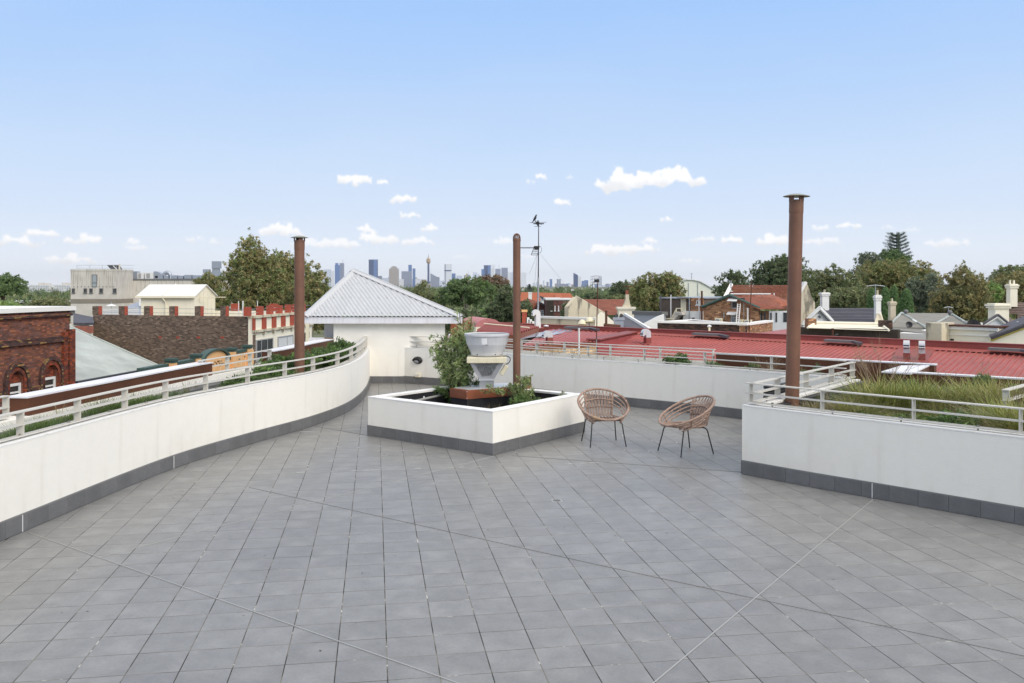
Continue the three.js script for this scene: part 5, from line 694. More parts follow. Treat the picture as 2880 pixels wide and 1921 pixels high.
// grey concrete block with rooftop plant
{
  const f = facade('concrete_block', 'stained grey concrete block with small windows', 'building', [-76.0, 150], [-67.96, 150]), o = f.o, w = f.w, yt = f.y(265, 762);
  geo().span(0, w, -10, yt, 0, -6.2).mesh('tower_wall', P.concrete, o);
  const z2 = -6.2, g2 = f.rect(374, 640, 788, 900, z2); geo().span(w - 0.1, g2[1], -10, g2[3], z2 - 0.01, z2 - 20).mesh('wing_wall', P.concrete, o); geo().span(w + 0.02, g2[1], g2[3], g2[3] + 0.25, z2 + 0.1, z2 - 20).mesh('wing_parapet', P.greyTrim, o);
  geo().span(-0.05, w + 0.05, yt - 0.02, yt + 0.3, 0.05, -6.3).mesh('parapet', P.concrete, o);
  for (const [a, b] of [[203, 211], [236, 245], [252, 261], [280, 290], [318, 328]]) windowIn(f, f.rect(a, b, 811, 824), { frame: P.greyTrim, glass: M.glass }, { frame: 0.08, bars: [0.5], deep: 0.12 });
  windowIn(f, f.rect(259, 273, 772, 807), { frame: P.greyTrim, glass: M.glassPale }, { frame: 0.06, cross: [0.3, 0.36], sill: false, deep: 0.1 });
  { const [, , y0, y1] = f.rect(200, 330, 841, 853); geo().span(-0.03, w + 0.03, y0, y1, 0.003, 0.06).span(w + 0.003, w + 0.05, y0, y1, 0, -6.2).mesh('floor_band', mat(0xffffff, 0.95, { map: renderTex([140, 132, 120], [92, 86, 78], 0.8, 141, 7) }), o); }
  { const [, , y0, y1] = f.rect(200, 330, 805, 808); for (let k = 0; k < 12; k++) geo().box(0.6 + k * 0.62, y0 + 0.1, 0.04, 0.12, 0.12, 0.1).mesh('bolt_head', P.greyTrim, o); }
  const rl = geo(); for (const x of [0.6, 2.8, 5, 7.4]) rl.rod(new THREE.Vector3(x, yt, -1), new THREE.Vector3(x, yt + 1.0, -1), 0.03); for (const y of [0.5, 1]) rl.rod(new THREE.Vector3(0.5, yt + y, -1), new THREE.Vector3(10.3, yt + y, -1.4), 0.025); rl.mesh('guard_rail', M.galv, o);
  const s = thing('solar_frame', 'dark tilted solar panel frame on the concrete block', 'solar panel'); geo().slab([at(316, 760, 151), at(345, 760, 153), at(337, 745, 154), at(302, 745, 152)], 0.1).mesh('panel', M.dark, s); geo().rod(at(336, 761, 151), at(336, 743, 151), 0.16).mesh('post', P.concrete, s); geo().rod(at(331, 760, 150.5), at(318, 747, 150.5), 0.06).mesh('brace', M.frameWhite, s);
  const yw = g2[3] + 0.25, unit = (name, label, cat, a, b, q, fn) => { const [x0, x1, y0, y1] = f.rect(a, b, q, 786, z2 - 2), t = thing(name, label, cat, 'rooftop plant on the concrete block'); const c = o.localToWorld(new THREE.Vector3((x0 + x1) / 2, yw, z2 - 2)); t.position.copy(c); t.rotation.y = o.rotation.y; fn(t, x1 - x0, y1 - yw); return t; };
  const B = (t, w, h) => geo().rbox(0, h / 2, 0, w, h, 1.4, 0.06).mesh('casing', P.duct, t);
  unit('duct_box', 'blue grey duct box beside the concrete tower', 'duct', 375, 390, 763, (t, w, h) => { B(t, w, h); geo().rod(new THREE.Vector3(-w / 2, 0.1, 0.72), new THREE.Vector3(w / 2, h, 0.72), 0.04).mesh('brace', M.galv, t); });
  for (const [a, b, la] of [[391, 408, 'white louvred cooling unit nearer the concrete tower'], [412, 436, 'second white louvred cooling unit on the wing roof']]) unit('cooling_unit', la, 'cooling unit', a, b, 767, (t, w, h) => { geo().box(0, h / 2, 0, w, h, 1.4).mesh('casing', M.frameWhite, t); for (let k = 0; k < 5; k++) geo().box(-w * 0.12, h * (0.16 + k * 0.16), 0.71, w * 0.42, h * 0.08, 0.05).mesh('louvre', P.greyTrim, t); });
  unit('duct_elbow', 'curved silver duct elbow on the wing roof', 'duct', 437, 462, 763, (t, w, h) => { geo().plate([[-w / 2, 0], [w / 2, 0], ...Array.from({ length: 9 }, (_, i) => [-w / 2 + w * Math.cos(i * Math.PI / 16), h * Math.sin(i * Math.PI / 16)])], 0.7, 1.4).mesh('elbow', P.duct, t); geo().box(-w * 0.2, h * 0.25, 0.72, w * 0.3, h * 0.3, 0.03).mesh('mouth', M.dark, t); });
  unit('fan_cowl', 'round silver fan cowl with elbow on wing roof', 'duct', 458, 482, 759, (t, w, h) => { geo().add(new THREE.TorusGeometry(w * 0.36, w * 0.24, 8, 14, Math.PI), new THREE.Matrix4().makeTranslation(0, h * 0.36, 0)).mesh('elbow', P.duct, t); geo().box(0, h * 0.18, 0, w * 0.5, h * 0.36, 0.9).mesh('base', P.duct, t); });
  [[484, 502, 774], [504, 518, 775], [522, 542, 773], [545, 585, 774]].forEach(([a, b, q], k) => unit('duct_run', ['low grey duct right of the fan cowl', 'short grey duct in the middle of wing roof', 'pale duct box near the plane tree', 'long grey duct partly behind the plane tree'][k], 'duct', a, b, q, B));
  unit('plant_stack', 'stacked grey plant boxes beside the plane tree', 'duct', 596, 620, 735, (t, w, h) => { geo().box(0, h * 0.2, 0, w, h * 0.4, 1.6).mesh('casing', P.duct, t); geo().box(0, h * 0.5, 0, w * 0.7, h * 0.2, 1.2).mesh('casing', M.galv, t); geo().box(w * 0.05, h * 0.8, 0, w * 0.85, h * 0.4, 1.4).mesh('casing', P.duct, t); });
  unit('small_hood', 'small silver exhaust hood left of the plant stack', 'duct', 573, 590, 757, (t, w, h) => { geo().box(w * 0.2, h * 0.3, 0, w * 0.5, h * 0.6, 1).mesh('casing', P.duct, t); geo().box(0, h * 0.78, 0, w, h * 0.4, 1).mesh('casing', P.duct, t); });
}
// far left: white apartment slabs, dark long roofs
{
  const ap = (l, r, t, la) => { const f = facade('white_apartments', la, 'building', [(l - CX) / F * 1000, 1000], [(r - CX) / F * 1000, 1000], 'white apartment slabs on the left horizon'), o = f.o, w = f.w, yt = f.y(l, t); geo().span(0, w, -10, yt, 0, -16).mesh('wall', M.frameWhite, o); const g = geo(), n = Math.round(w / 1.9); for (let i = 0; i < n; i++) for (let k = 0; k < 5; k++) if (hash(i, k, l) > 0.12) g.span(i * 1.9 + 0.4, i * 1.9 + 1.5, yt - 2.2 - k * 2.1, yt - 1.0 - k * 2.1, 0.02, 0.12); tag(g.mesh('window_rows', P.duct, o), null, null, null, 'stuff'); geo().box(w * 0.5, yt + 1.2, -6, 6, 2.4, 6).box(w * 0.82, yt + 0.8, -6, 3, 1.8, 6).mesh('roof_plant', P.concrete, o); };
  ap(82, 140, 801, 'white apartment slab on the horizon, left one'); ap(150, 204, 801, 'white apartment slab on the horizon, beside the concrete block');
  const t = thing('long_dark_roof', 'long dark low roof with pale stripe below the white apartments', 'building'); geo().span(-180, -112, -10, -3.6, -300, -320).mesh('body', P.slate, t); geo().span(-181, -111, -3.58, -3.1, -299, -321).mesh('eave', M.frameWhite, t); geo().span(-150, -108, -3.0, 0.0, -322, -340).mesh('upper_body', P.slate, t);
}
// ---------- the red roofed building behind the back wall ----------
const RR = (a, n, y) => V(0.786 * a + 0.619 * n, y, -0.619 * a + 0.786 * n), RN = 33.94, ridgeY = (a) => 0.10 - 0.0124 * (a + 15.9), roofY = (a, n) => ridgeY(a) - 0.12 * (RN - n);
const roofP = RR(-10, RN, ridgeY(-10)), roofN = RR(-9, RN, ridgeY(-9)).sub(roofP).cross(RR(-10, RN - 1, roofY(-10, RN - 1)).sub(roofP)).normalize(); if (roofN.y < 0) roofN.negate();
const onRoof = (px, py) => onPlane(px, py, roofP, roofN);
{
  const t = thing('red_roof_building', 'long low building with red ribbed metal roof behind the terrace', 'building'), n0 = 25.5;
  const prof = [[0, 0], [0.135, 0], [0.147, 0.042], [0.175, 0.042], [0.187, 0]], sheet = (a0, ribs) => { const v = [], A = []; for (let k = 0; k < ribs; k++) for (const [x, h] of prof) A.push([a0 + k * 0.19 + x, h]); A.push([a0 + ribs * 0.19, 0]); for (let i = 0; i < A.length - 1; i++) { const [x0, h0] = A[i], [x1, h1] = A[i + 1], p = (x, h, n) => RR(x, n, roofY(x, n) + h); v.push(p(x0, h0, n0), p(x1, h1, n0), p(x1, h1, RN - 0.05), p(x0, h0, n0), p(x1, h1, RN - 0.05), p(x0, h0, RN - 0.05)); } const g = geo(); g.tris(v); const m = g.mesh('roof_sheet', M.red, t); const uv = m.geometry.attributes.uv; return m; };
  for (let k = 0; k < 27; k++) sheet(-19.65 + k * 0.76, 4);
  const strip = (name, a0, a1, n, t0, t1, m, d = 0.05) => { const g = geo(); const P4 = (a, y, nn) => RR(a, nn, y); g.slab([P4(a0, t1(a0), n), P4(a1, t1(a1), n), P4(a1, t1(a1), n + d), P4(a0, t1(a0), n + d)], 0.002); g.quad(P4(a0, t0(a0), n), P4(a1, t0(a1), n), P4(a1, t1(a1), n), P4(a0, t1(a0), n)); g.quad(P4(a0, t0(a0), n + d), P4(a1, t0(a1), n + d), P4(a1, t1(a1), n + d), P4(a0, t1(a0), n + d)); return g.mesh(name, m, t); };
  const topY = (a) => 0.345 - 0.0068 * (a + 20);
  strip('parapet_fascia', -30, 2, RN, (a) => -0.6, topY, M.redDark, 0.08);
  strip('parapet_cap', -30, 2, RN - 0.03, (a) => topY(a) + 0.002, (a) => topY(a) + 0.03, M.red, 0.14);
  { const g = geo(); g.slab([RR(-19.6, RN - 0.42, roofY(-19.6, RN - 0.42) + 0.045), RR(1, RN - 0.42, roofY(1, RN - 0.42) + 0.045), RR(1, RN - 0.01, ridgeY(1) + 0.06), RR(-19.6, RN - 0.01, ridgeY(-19.6) + 0.06)], 0.012); g.mesh('apron_flashing', M.red, t); }
  geo().prism([[-1.5, 46], [3, 33.5], [6.5, 37], [16, 27], [22, 22], [24, 24], [8, 45]].map((p) => p), -10, -1.2).mesh('wall', P.cream, t);
  { const c = [onRoof(2527, 980), onRoof(2627, 983), onRoof(2608, 1024), onRoof(2503, 1020)].map((p) => p.clone().addScaledVector(roofN, 0.05)); const s = geo(); s.slab([c[3], c[2], c[1], c[0]], 0.02); s.mesh('flat_sheet', M.redDark, t); }
  geo().slab([at(2118, 938, 43), at(2214, 941, 41), at(2216, 925, 47), at(2180, 931, 47)], 0.05).mesh('rear_roof', M.red, t);
  // dark ridge vents
  [[1595, 1690, 921, 'dark ridge strip vent at left end of red roof'], [1953, 2054, 937, 'dark ridge strip vent below the brick gable house'], [2323, 2428, 953, 'dark ridge strip vent right of the tall flue'], [2782, 2905, 972, 'dark ridge strip vent at right edge of the red roof']].forEach(([p, q, y, la]) => {
    const v = thing('ridge_vent', la, 'vent', 'dark strip vents on the red roof ridge'), aOf = (px) => { const k = (px - CX) / F, z = (RN - 0.3) / (k * 0.619 + 0.786); return 0.786 * k * z - 0.619 * z; }, a0 = aOf(p), a1 = aOf(q), am = lerp(a0, a1, 0.74), b = (a, d) => RR(a, RN - 0.55 + d, ridgeY(a) + 0.17);
    geo().slab([b(a0, 0), b(am, 0), b(am, 0.34), b(a0, 0.34)], 0.09).mesh('housing', P.greyTrim, v); geo().slab([b(am, 0), b(a1, -0.1).add(new THREE.Vector3(0, -0.05, 0)), b(a1, 0.2).add(new THREE.Vector3(0, -0.05, 0)), b(am, 0.34)], 0.09).mesh('end_piece', P.slate, v);
  });
}
// left skillion part of it
{
  const t = thing('red_skillion', 'flat red ribbed skillion roof over a yellow brick wall', 'building'), E0 = at(1462, 975, 30.5), W0 = at(1681, 961, 33.1), W1 = at(1810, 934, 40), F0 = at(1545, 927, 41.0);
  { const n = 17, v = []; const prof = [[0, 0], [0.6, 0], [0.68, 0.035], [0.92, 0.035], [1, 0]]; for (let k = 0; k < n; k++) for (let i = 0; i < 4; i++) { const u0 = (k + prof[i][0]) / n, u1 = (k + prof[i + 1][0]) / n, p = (u, h, f) => E0.clone().lerp(W0, u).lerp(F0.clone().lerp(W1, u), f).add(new THREE.Vector3(0, h, 0)); v.push(p(u0, prof[i][1], 0), p(u1, prof[i + 1][1], 0), p(u1, prof[i + 1][1], 1), p(u0, prof[i][1], 0), p(u1, prof[i + 1][1], 1), p(u0, prof[i][1], 1)); } geo().tris(v).mesh('roof_sheet', M.red, t); }
  const up = (p, y) => p.clone().setY(y);
  { const v = []; const n = 34, dir = W1.clone().sub(W0), nn = dir.clone().cross(new THREE.Vector3(0, 1, 0)).normalize(); if (nn.z < 0) nn.negate(); for (let i = 0; i < n; i++) for (const [s0, s1, h0, h1] of [[0, .55, 0, 0], [.55, .65, 0, .04], [.65, .9, .04, .04], [.9, 1, .04, 0]]) { const p = (s, h, y) => W0.clone().lerp(W1, (i + s) / n).addScaledVector(nn, h).setY(y); v.push(p(s0, h0, -2), p(s1, h1, -2), p(s1, h1, 0.12), p(s0, h0, -2), p(s1, h1, 0.12), p(s0, h0, 0.12)); } geo().tris(v).mesh('ribbed_wall', M.redWall, t); }
  const s = W1.clone().sub(W0), nx = s.clone().cross(new THREE.Vector3(0, 1, 0)).normalize(); if (nx.z < 0) nx.negate(); geo().slab([up(W0, 0.175).addScaledVector(nx, 0.1), up(W1, 0.175).addScaledVector(nx, 0.1), up(W1, 0.19).addScaledVector(nx, -0.45), up(W0, 0.19).addScaledVector(nx, -0.45)].reverse(), 0.05).mesh('barge_flashing', M.redDark, t);
  const f = facade('x', '', '', [E0.x, -E0.z], [W0.x, -W0.z]); scene.remove(f.o); used.x = -1; f.o.name = 'brick_wall_panel'; f.o.userData = {}; t.add(f.o); geo().span(0, f.w, -8, -0.03, -0.05, -0.3).mesh('brick_wall', BR.yellow, f.o); geo().span(-0.05, f.w, -0.03, 0.11, 0.0, -0.3).mesh('fascia_board', M.rustPale, f.o); unfold(t, f.o);
  const gl = (pts, la) => { const g = thing('skylight_sheet', la, 'skylight', 'pale blue skylight sheets'); const c = pts.map(([a, b]) => atY(a, b, 0.2)); const p = geo(); p.slab(c, 0.02); p.mesh('sheet', mat([0.36, 0.42, 0.5], 0.2), g); geo().rod(c[0], c[1], 0.03).rod(c[2], c[3], 0.03).mesh('bar', P.greyTrim, g); };
  gl([[1431, 953], [1464, 953], [1508, 945], [1511, 936], [1431, 940]], 'pale blue skylight sheet behind the slim vent pipe'); gl([[1507, 950], [1553, 942], [1609, 929.5], [1570, 926], [1509, 936]], 'mauve skylight sheet left of the white post');
  const d = thing('dark_red_roof', 'dark red corrugated roof behind the fan', 'roof'); { const a = at(1340, 932, 33.5), b = at(1448, 942, 32.5), c = at(1516, 922, 39), e = at(1376, 909, 40), n = 11, v = []; const p = (u, w, h) => a.clone().lerp(b, u).lerp(e.clone().lerp(c, u), w).add(new THREE.Vector3(0, h, 0)); for (let k = 0; k < n; k++) for (const [s0, s1, h0, h1] of [[0, .5, 0, 0], [.5, .6, 0, .07], [.6, .9, .07, .07], [.9, 1, .07, 0]]) v.push(p(0, (k + s0) / n, h0), p(1, (k + s0) / n, h0), p(1, (k + s1) / n, h1), p(0, (k + s0) / n, h0), p(1, (k + s1) / n, h1), p(0, (k + s1) / n, h1)); geo().tris(v).mesh('roof_sheet', M.redDark, d); geo().quad(up(a, -8), up(b, -8), b, a).quad(up(b, -8), up(c, -8), c, b).mesh('wall', M.rustPale, d); geo().rod(p(0, 0.55, 0.12), p(1, 0.55, 0.12), 0.03).mesh('batten', M.creamMetal, d); }
  const b = thing('barrel_roof', 'small faded red barrel vault roof behind the shrub', 'roof'); { const c0 = at(1374, 919, 41), R = 0.62; const s2 = [...Array.from({ length: 13 }, (_, i) => [Math.cos(i * Math.PI / 12) * R, Math.sin(i * Math.PI / 12) * R * 0.62])]; const m = geo().plate(s2, 0, 3).mesh('vault', mat(0xffffff, 0.6, { map: speckle([186, 118, 116], 0.14, 143, 2) }), b); m.position.copy(c0); m.rotation.y = 0.3; const w2 = geo().box(0, -4, -1.5, 1.24, 8, 3).mesh('wall', P.cream, b); w2.position.copy(c0); w2.rotation.y = 0.3; }
  const l = thing('low_red_flashing', 'low red metal flashing beside the hut fence', 'roof'); geo().slab([atY(1253, 952, 0.6), atY(1300, 952, 0.6), atY(1300, 940, 0.62), atY(1253, 944, 0.62)], 0.12).mesh('sheet', M.red, l); geo().slab([at(1262, 943, 26), at(1310, 941, 26), at(1310, 938, 28), at(1262, 939, 28)], 0.04).mesh('white_sheet', M.capWhite, l);
  const wp = thing('white_post', 'thin white vent post rising from the red skillion roof', 'post'); geo().rod(at(1628.5, 998, 30.8), at(1628.5, 926, 30.8), 0.034, 0.034, 10).mesh('tube', M.frameWhite, wp); geo().lathe([[0, 0.03], [0.045, 0.02], [0.045, 0]], ...at(1628.5, 926, 30.8).toArray(), 10).mesh('cap', M.frameWhite, wp);
}
// cowl vents
function cowl(label, base, h, w, turn, m, foot = M.redDark) {
  const t = thing('cowl_vent', label, 'vent', 'gooseneck cowl vents on the red roofs'); t.position.copy(base); t.rotation.y = turn; const r = w * 0.66, y = h - r, b = w * 0.38;
  const out = [[-b, 0], [b, 0], [b, y], ...Array.from({ length: 9 }, (_, i) => [b - r + r * Math.cos(i * Math.PI / 9), y + r * Math.sin(i * Math.PI / 9)]), [b - 2 * r - 0.02, y - w * 0.3], [b - 2 * r + 0.03, y - w * 0.42], [-b - 0.01, y - w * 0.1]];
  geo().plate(out, w * 0.4, w * 0.8).mesh('hood', m, t); { const mo = geo().box(0, 0, 0, 0.05, w * 0.5, w * 0.72).mesh('mouth', M.dark, t); mo.position.set(b - 2 * r + 0.02, y - w * 0.2, 0); mo.rotation.z = 0.35; }
  geo().box(0, 0.1, 0, w * 0.84, 0.3, w * 0.88).mesh('foot', foot, t); geo().box(0, 0.005, 0, w * 1.8, 0.012, w * 1.8).mesh('flashing', M.red, t); return t;
}
cowl('zinc cowl vent on the red roof, left of a pair', onRoof(2550, 1013), 0.68, 0.24, 1.1, M.zincalume); cowl('zinc cowl vent on the red roof, right of a pair', onRoof(2593, 1015), 0.68, 0.24, 1.1, M.zincalume);
cowl('zinc cowl vent beside the red ribbed wall', at(1821, 966, 36), 0.6, 0.28, 0.35, M.zincalume); cowl('grey cowl vent in front of the mauve skylight', at(1545, 968, 32), 0.5, 0.26, 0.3, M.zincalume); cowl('tall white painted cowl vent at foot of the aerial mast', at(1512, 922, 40), 0.84, 0.28, 0.3, M.frameWhite, M.frameWhite);
{ const t = thing('small_cap_vent', 'tiny capped vent pipe on red ridge below the brick wall', 'vent'); const b = at(1995, 933, 41); geo().rod(b, b.clone().add(new THREE.Vector3(0, 0.22, 0)), 0.05).mesh('pipe', M.creamMetal, t); geo().lathe([[0, 0.34], [0.1, 0.28], [0.1, 0.22], [0, 0.22]], b.x, b.y, b.z, 12).mesh('cap', M.frameWhite, t); }
{ const t = thing('small_cap_vent', 'tiny capped vent pipe on red roof beside the aerial mast', 'vent'); const b = at(1536, 922, 39); geo().rod(b, b.clone().add(new THREE.Vector3(0, 0.06, 0)), 0.06).mesh('pipe', M.redDark, t); geo().lathe([[0, 0.14], [0.12, 0.1], [0.12, 0.06], [0, 0.06]], b.x, b.y, b.z, 12).mesh('cap', M.frameWhite, t); }
// aerial masts
{
  const Z = 40, t = thing('aerial_mast', 'tall television aerial mast with two antennas and guy wires', 'antenna'), p = (a, b, d = 0) => at(a, b, Z + d);
  geo().rod(p(1513, 905), p(1514, 780), 0.045, 0.04).mesh('lower_mast', M.galv, t); geo().rod(p(1514, 790), p(1515, 628), 0.028, 0.018).mesh('upper_mast', M.blackSteel, t);
  const head = geo(); head.rod(p(1489, 626), p(1537, 625), 0.0084).rod(p(1500, 629), p(1530, 629), 0.0245).rod(p(1505, 622, -0.3), p(1523, 632, 0.5), 0.0140).rod(p(1503, 637), p(1522, 637), 0.0084).rod(p(1513, 620), p(1513, 636), 0.0350).box(...p(1512, 628).toArray(), 0.16, 0.1, 0.3); for (const x of [1495, 1505, 1520, 1528]) head.rod(p(x, 626, -0.5), p(x, 626, 0.5), 0.01, 0.01, 5); head.mesh('top_antenna', M.blackSteel, t);
  const y = geo(); y.rod(p(1464, 697), p(1516, 697), 0.0154); for (let k = 0; k < 11; k++) y.rod(p(1466 + k * 3.4, 695.4, -0.2), p(1466 + k * 3.4, 698.6, 0.25), 0.0098, 0.0098, 5); y.rod(p(1494, 717), p(1503, 692), 0.0126).rod(p(1512, 717), p(1517, 692), 0.0126); for (let k = 0; k < 6; k++) y.rod(p(1493.5 + k * 1.8, 717 - k * 4.6), p(1513 + k * 1.0, 717 - k * 4.6), 0.0112, 0.0112, 5); y.box(...p(1509, 697).toArray(), 0.2, 0.16, 0.16); y.mesh('side_antenna', M.blackSteel, t);
  geo().tube([p(1518, 692), p(1523, 698), p(1523, 706), p(1518, 712)], 0.008, 12, 5).mesh('cable_loop', M.blackPlastic, t);
  for (const [a, b, d] of [[1489, 770, 4], [1504, 795, 6], [1586, 795, 8]]) geo().rod(p(a > 1514 ? 1517 : 1511, a > 1514 ? 712 : 716), p(a, b, d), 0.006, 0.006, 4).mesh('guy_wire', M.galv, t);
  const bird = thing('bird', 'black bird perched on top of the tall aerial mast', 'bird'), c = p(1505, 625); bird.position.copy(c); bird.rotation.y = 0.5;
  const g = geo(), ring = [[-0.17, -0.13, 0.012], [-0.1, -0.03, 0.028], [-0.03, 0.06, 0.062], [0.015, 0.13, 0.066], [0.04, 0.2, 0.042], [0.052, 0.24, 0.04], [0.075, 0.262, 0.03], [0.1, 0.262, 0.012], [0.145, 0.25, 0.003]]; const v = []; for (let i = 0; i < ring.length - 1; i++) for (let k = 0; k < 10; k++) { const q = (j, kk) => { const [x, yy, r] = ring[j], a = kk / 10 * 6.2832; return new THREE.Vector3(x + Math.cos(a) * r * 0.7, yy + 0.08 + Math.cos(a) * r * -0.5, Math.sin(a) * r); }; v.push(q(i, k), q(i + 1, k), q(i + 1, k + 1), q(i, k), q(i + 1, k + 1), q(i, k + 1)); } g.tris(v); g.rod(new THREE.Vector3(0, 0.1, 0.02), new THREE.Vector3(0.02, 0, 0.02), 0.006).rod(new THREE.Vector3(0, 0.1, -0.02), new THREE.Vector3(0.02, 0, -0.02), 0.006); g.mesh('body', M.blackPlastic, bird);
}
{
  const Z = 31.5, t = thing('aerial_mast', 'thin dark mast with square grid antenna beside red ribbed wall', 'antenna'), p = (a, b, d = 0) => at(a, b, Z + d);
  geo().rod(p(1677.5, 1000), p(1677.5, 955), 0.02).mesh('lower_mast', M.galv, t); geo().rod(p(1677.5, 955), p(1681.5, 784), 0.018).mesh('upper_mast', M.rust, t);
  const g = geo(); for (const y of [777, 785, 793, 801]) g.tube([p(1662, y + 1), p(1676, y - 1.5), p(1691, y)], 0.009, 8, 4); for (const x of [1662, 1667, 1672, 1677, 1682, 1687, 1691]) g.rod(p(x, 777), p(x, 802), 0.007, 0.007, 4); g.mesh('grid', M.galv, t); geo().box(...p(1678, 790, -0.15).toArray(), 0.16, 0.11, 0.2).mesh('feed', M.blackPlastic, t); geo().tube([p(1674, 792, -0.1), p(1667, 797, -0.1), p(1667, 812)], 0.008, 10, 4).mesh('cable', M.blackPlastic, t);
  const r = thing('aerial_mast', 'thin rusty rod standing before the brick gable house', 'mast'); geo().rod(at(2107, 935, 44), at(2114, 792, 44), 0.03, 0.024).mesh('rod', M.rust, r);
}
// ---------- houses in the middle distance ----------
const q3 = (x, y, z) => new THREE.Vector3(x, y, z);
function body(name, label, cat, l, r, Z0, Z1, top, m, { depth = 8, group } = {}) { const f = facade(name, label, cat, [(l - CX) / F * Z0, Z0], [(r - CX) / F * Z1, Z1], group); const y = f.y((l + r) / 2, top); geo().span(0, f.w, -10, y, 0, -depth).mesh('wall', m, f.o); return Object.assign(f, { top: y, depth }); }
// low white parapet with rubble, left of centre
{
  const t = body('rendered_parapet', 'low weathered white parapet wall beyond the red roof', 'wall', 1518, 1700, 50, 47, 898, P.oldRender, { depth: 0.3 }); geo().span(-0.1, t.w + 0.1, t.top, t.top + 0.12, 0.06, -0.36).mesh('coping', P.white, t.o);
  const st = thing('stepped_parapet', 'small stepped white parapet with brick pier left of mast', 'wall'); for (let k = 0; k < 5; k++) { const c = at(1484 + k * 7, 893 + k * 5.5, 48); geo().box(c.x, c.y - 3, c.z, 0.2, 6, 0.4).mesh('step', P.white, st); } const c = at(1475, 877, 48); geo().box(c.x, c.y - 4, c.z, 0.26, 8, 0.4).mesh('pier', P.redPaint, st); geo().box(c.x, c.y + 0.05, c.z, 0.32, 0.12, 0.46).mesh('pier_cap', P.orangePaint, st);
  for (const [px, py, s, la] of [[1637, 893, 26, 'white satellite dish lying on the parapet, left one'], [1658, 886, 26, 'white satellite dish lying on the parapet, right one']]) { const d = thing('satellite_dish', la, 'satellite dish', 'white satellite dishes'), c2 = at(px, py + 6, 46.5), R = s / 2 / F * 46.5; const m = geo().lathe([[0, 0], [R * 0.5, 0.05], [R * 0.85, 0.16], [R, 0.3], [R, 0.32], [R * 0.5, 0.08], [0, 0.03]], 0, 0, 0, 16).mesh('reflector', M.creamMetal, d); m.position.copy(c2).y += 0.02; m.rotation.set(Math.PI - 0.25, 0.3, 0); geo().rod(c2.clone().setY(-1.6), c2.clone().add(q3(0, -0.05, -0.2)), 0.04).mesh('mount', M.galv, d); }
  const g = thing('white_gablet', 'white rendered gable end beside the satellite dishes', 'wall'), G = (a, b) => at(a, b, 46).toArray().slice(0, 2); geo().plate([G(1672, 930), G(1728, 930), G(1726, 904), G(1696, 879), G(1690, 879), G(1676, 893)], -46, 0.4).mesh('wall', P.creamLight, g);
  const b = thing('roof_beam', 'rusty timber post and beam before the slate roof', 'beam'); geo().rod(at(1705, 932, 43), at(1705, 873, 43), 0.06).rod(at(1698, 914, 43), at(1745, 918, 43), 0.08).mesh('post', M.rust, b);
}
// slate roof with white barge and twin pot chimney
{
  const t = thing('slate_gable_house', 'slate roofed house with white bargeboard beyond red roof', 'house'); const a = at(1712, 905, 48), b = at(1754, 886, 50), c = at(1822, 928, 43), d = at(1750, 935, 42); geo().slab([d, c, b, a], 0.12).mesh('roof', P.slate, t); const e = at(1760, 886, 50), h = at(1832, 930, 43); geo().slab([c.clone().add(q3(0, 0.12, 0)), h.clone().add(q3(0, 0.12, 0)), e.clone().add(q3(0, 0.12, 0)), b.clone().add(q3(0, 0.12, 0))], 0.35).mesh('bargeboard', P.white, t); geo().prism([[5.2, 43], [6.7, 43.2], [6.5, 50], [5.4, 49]], -10, -0.5).mesh('wall', P.white, t);
  const k = thing('chimney', 'grey rendered chimney with two black cowl pots', 'chimney'), c2 = at(1740, 920, 44); geo().box(c2.x, c2.y - 1, c2.z, 0.44, 3.0, 0.44).box(c2.x, c2.y + 0.42, c2.z, 0.54, 0.12, 0.54).mesh('stack', P.duct, k); for (const s of [-0.12, 0.12]) { const m = geo().add(new THREE.CylinderGeometry(0.09, 0.09, 0.22, 10).rotateX(1.2)).mesh('pot', M.blackPlastic, k); m.position.set(c2.x + s, c2.y + 0.56, c2.z + 0.05); }
}
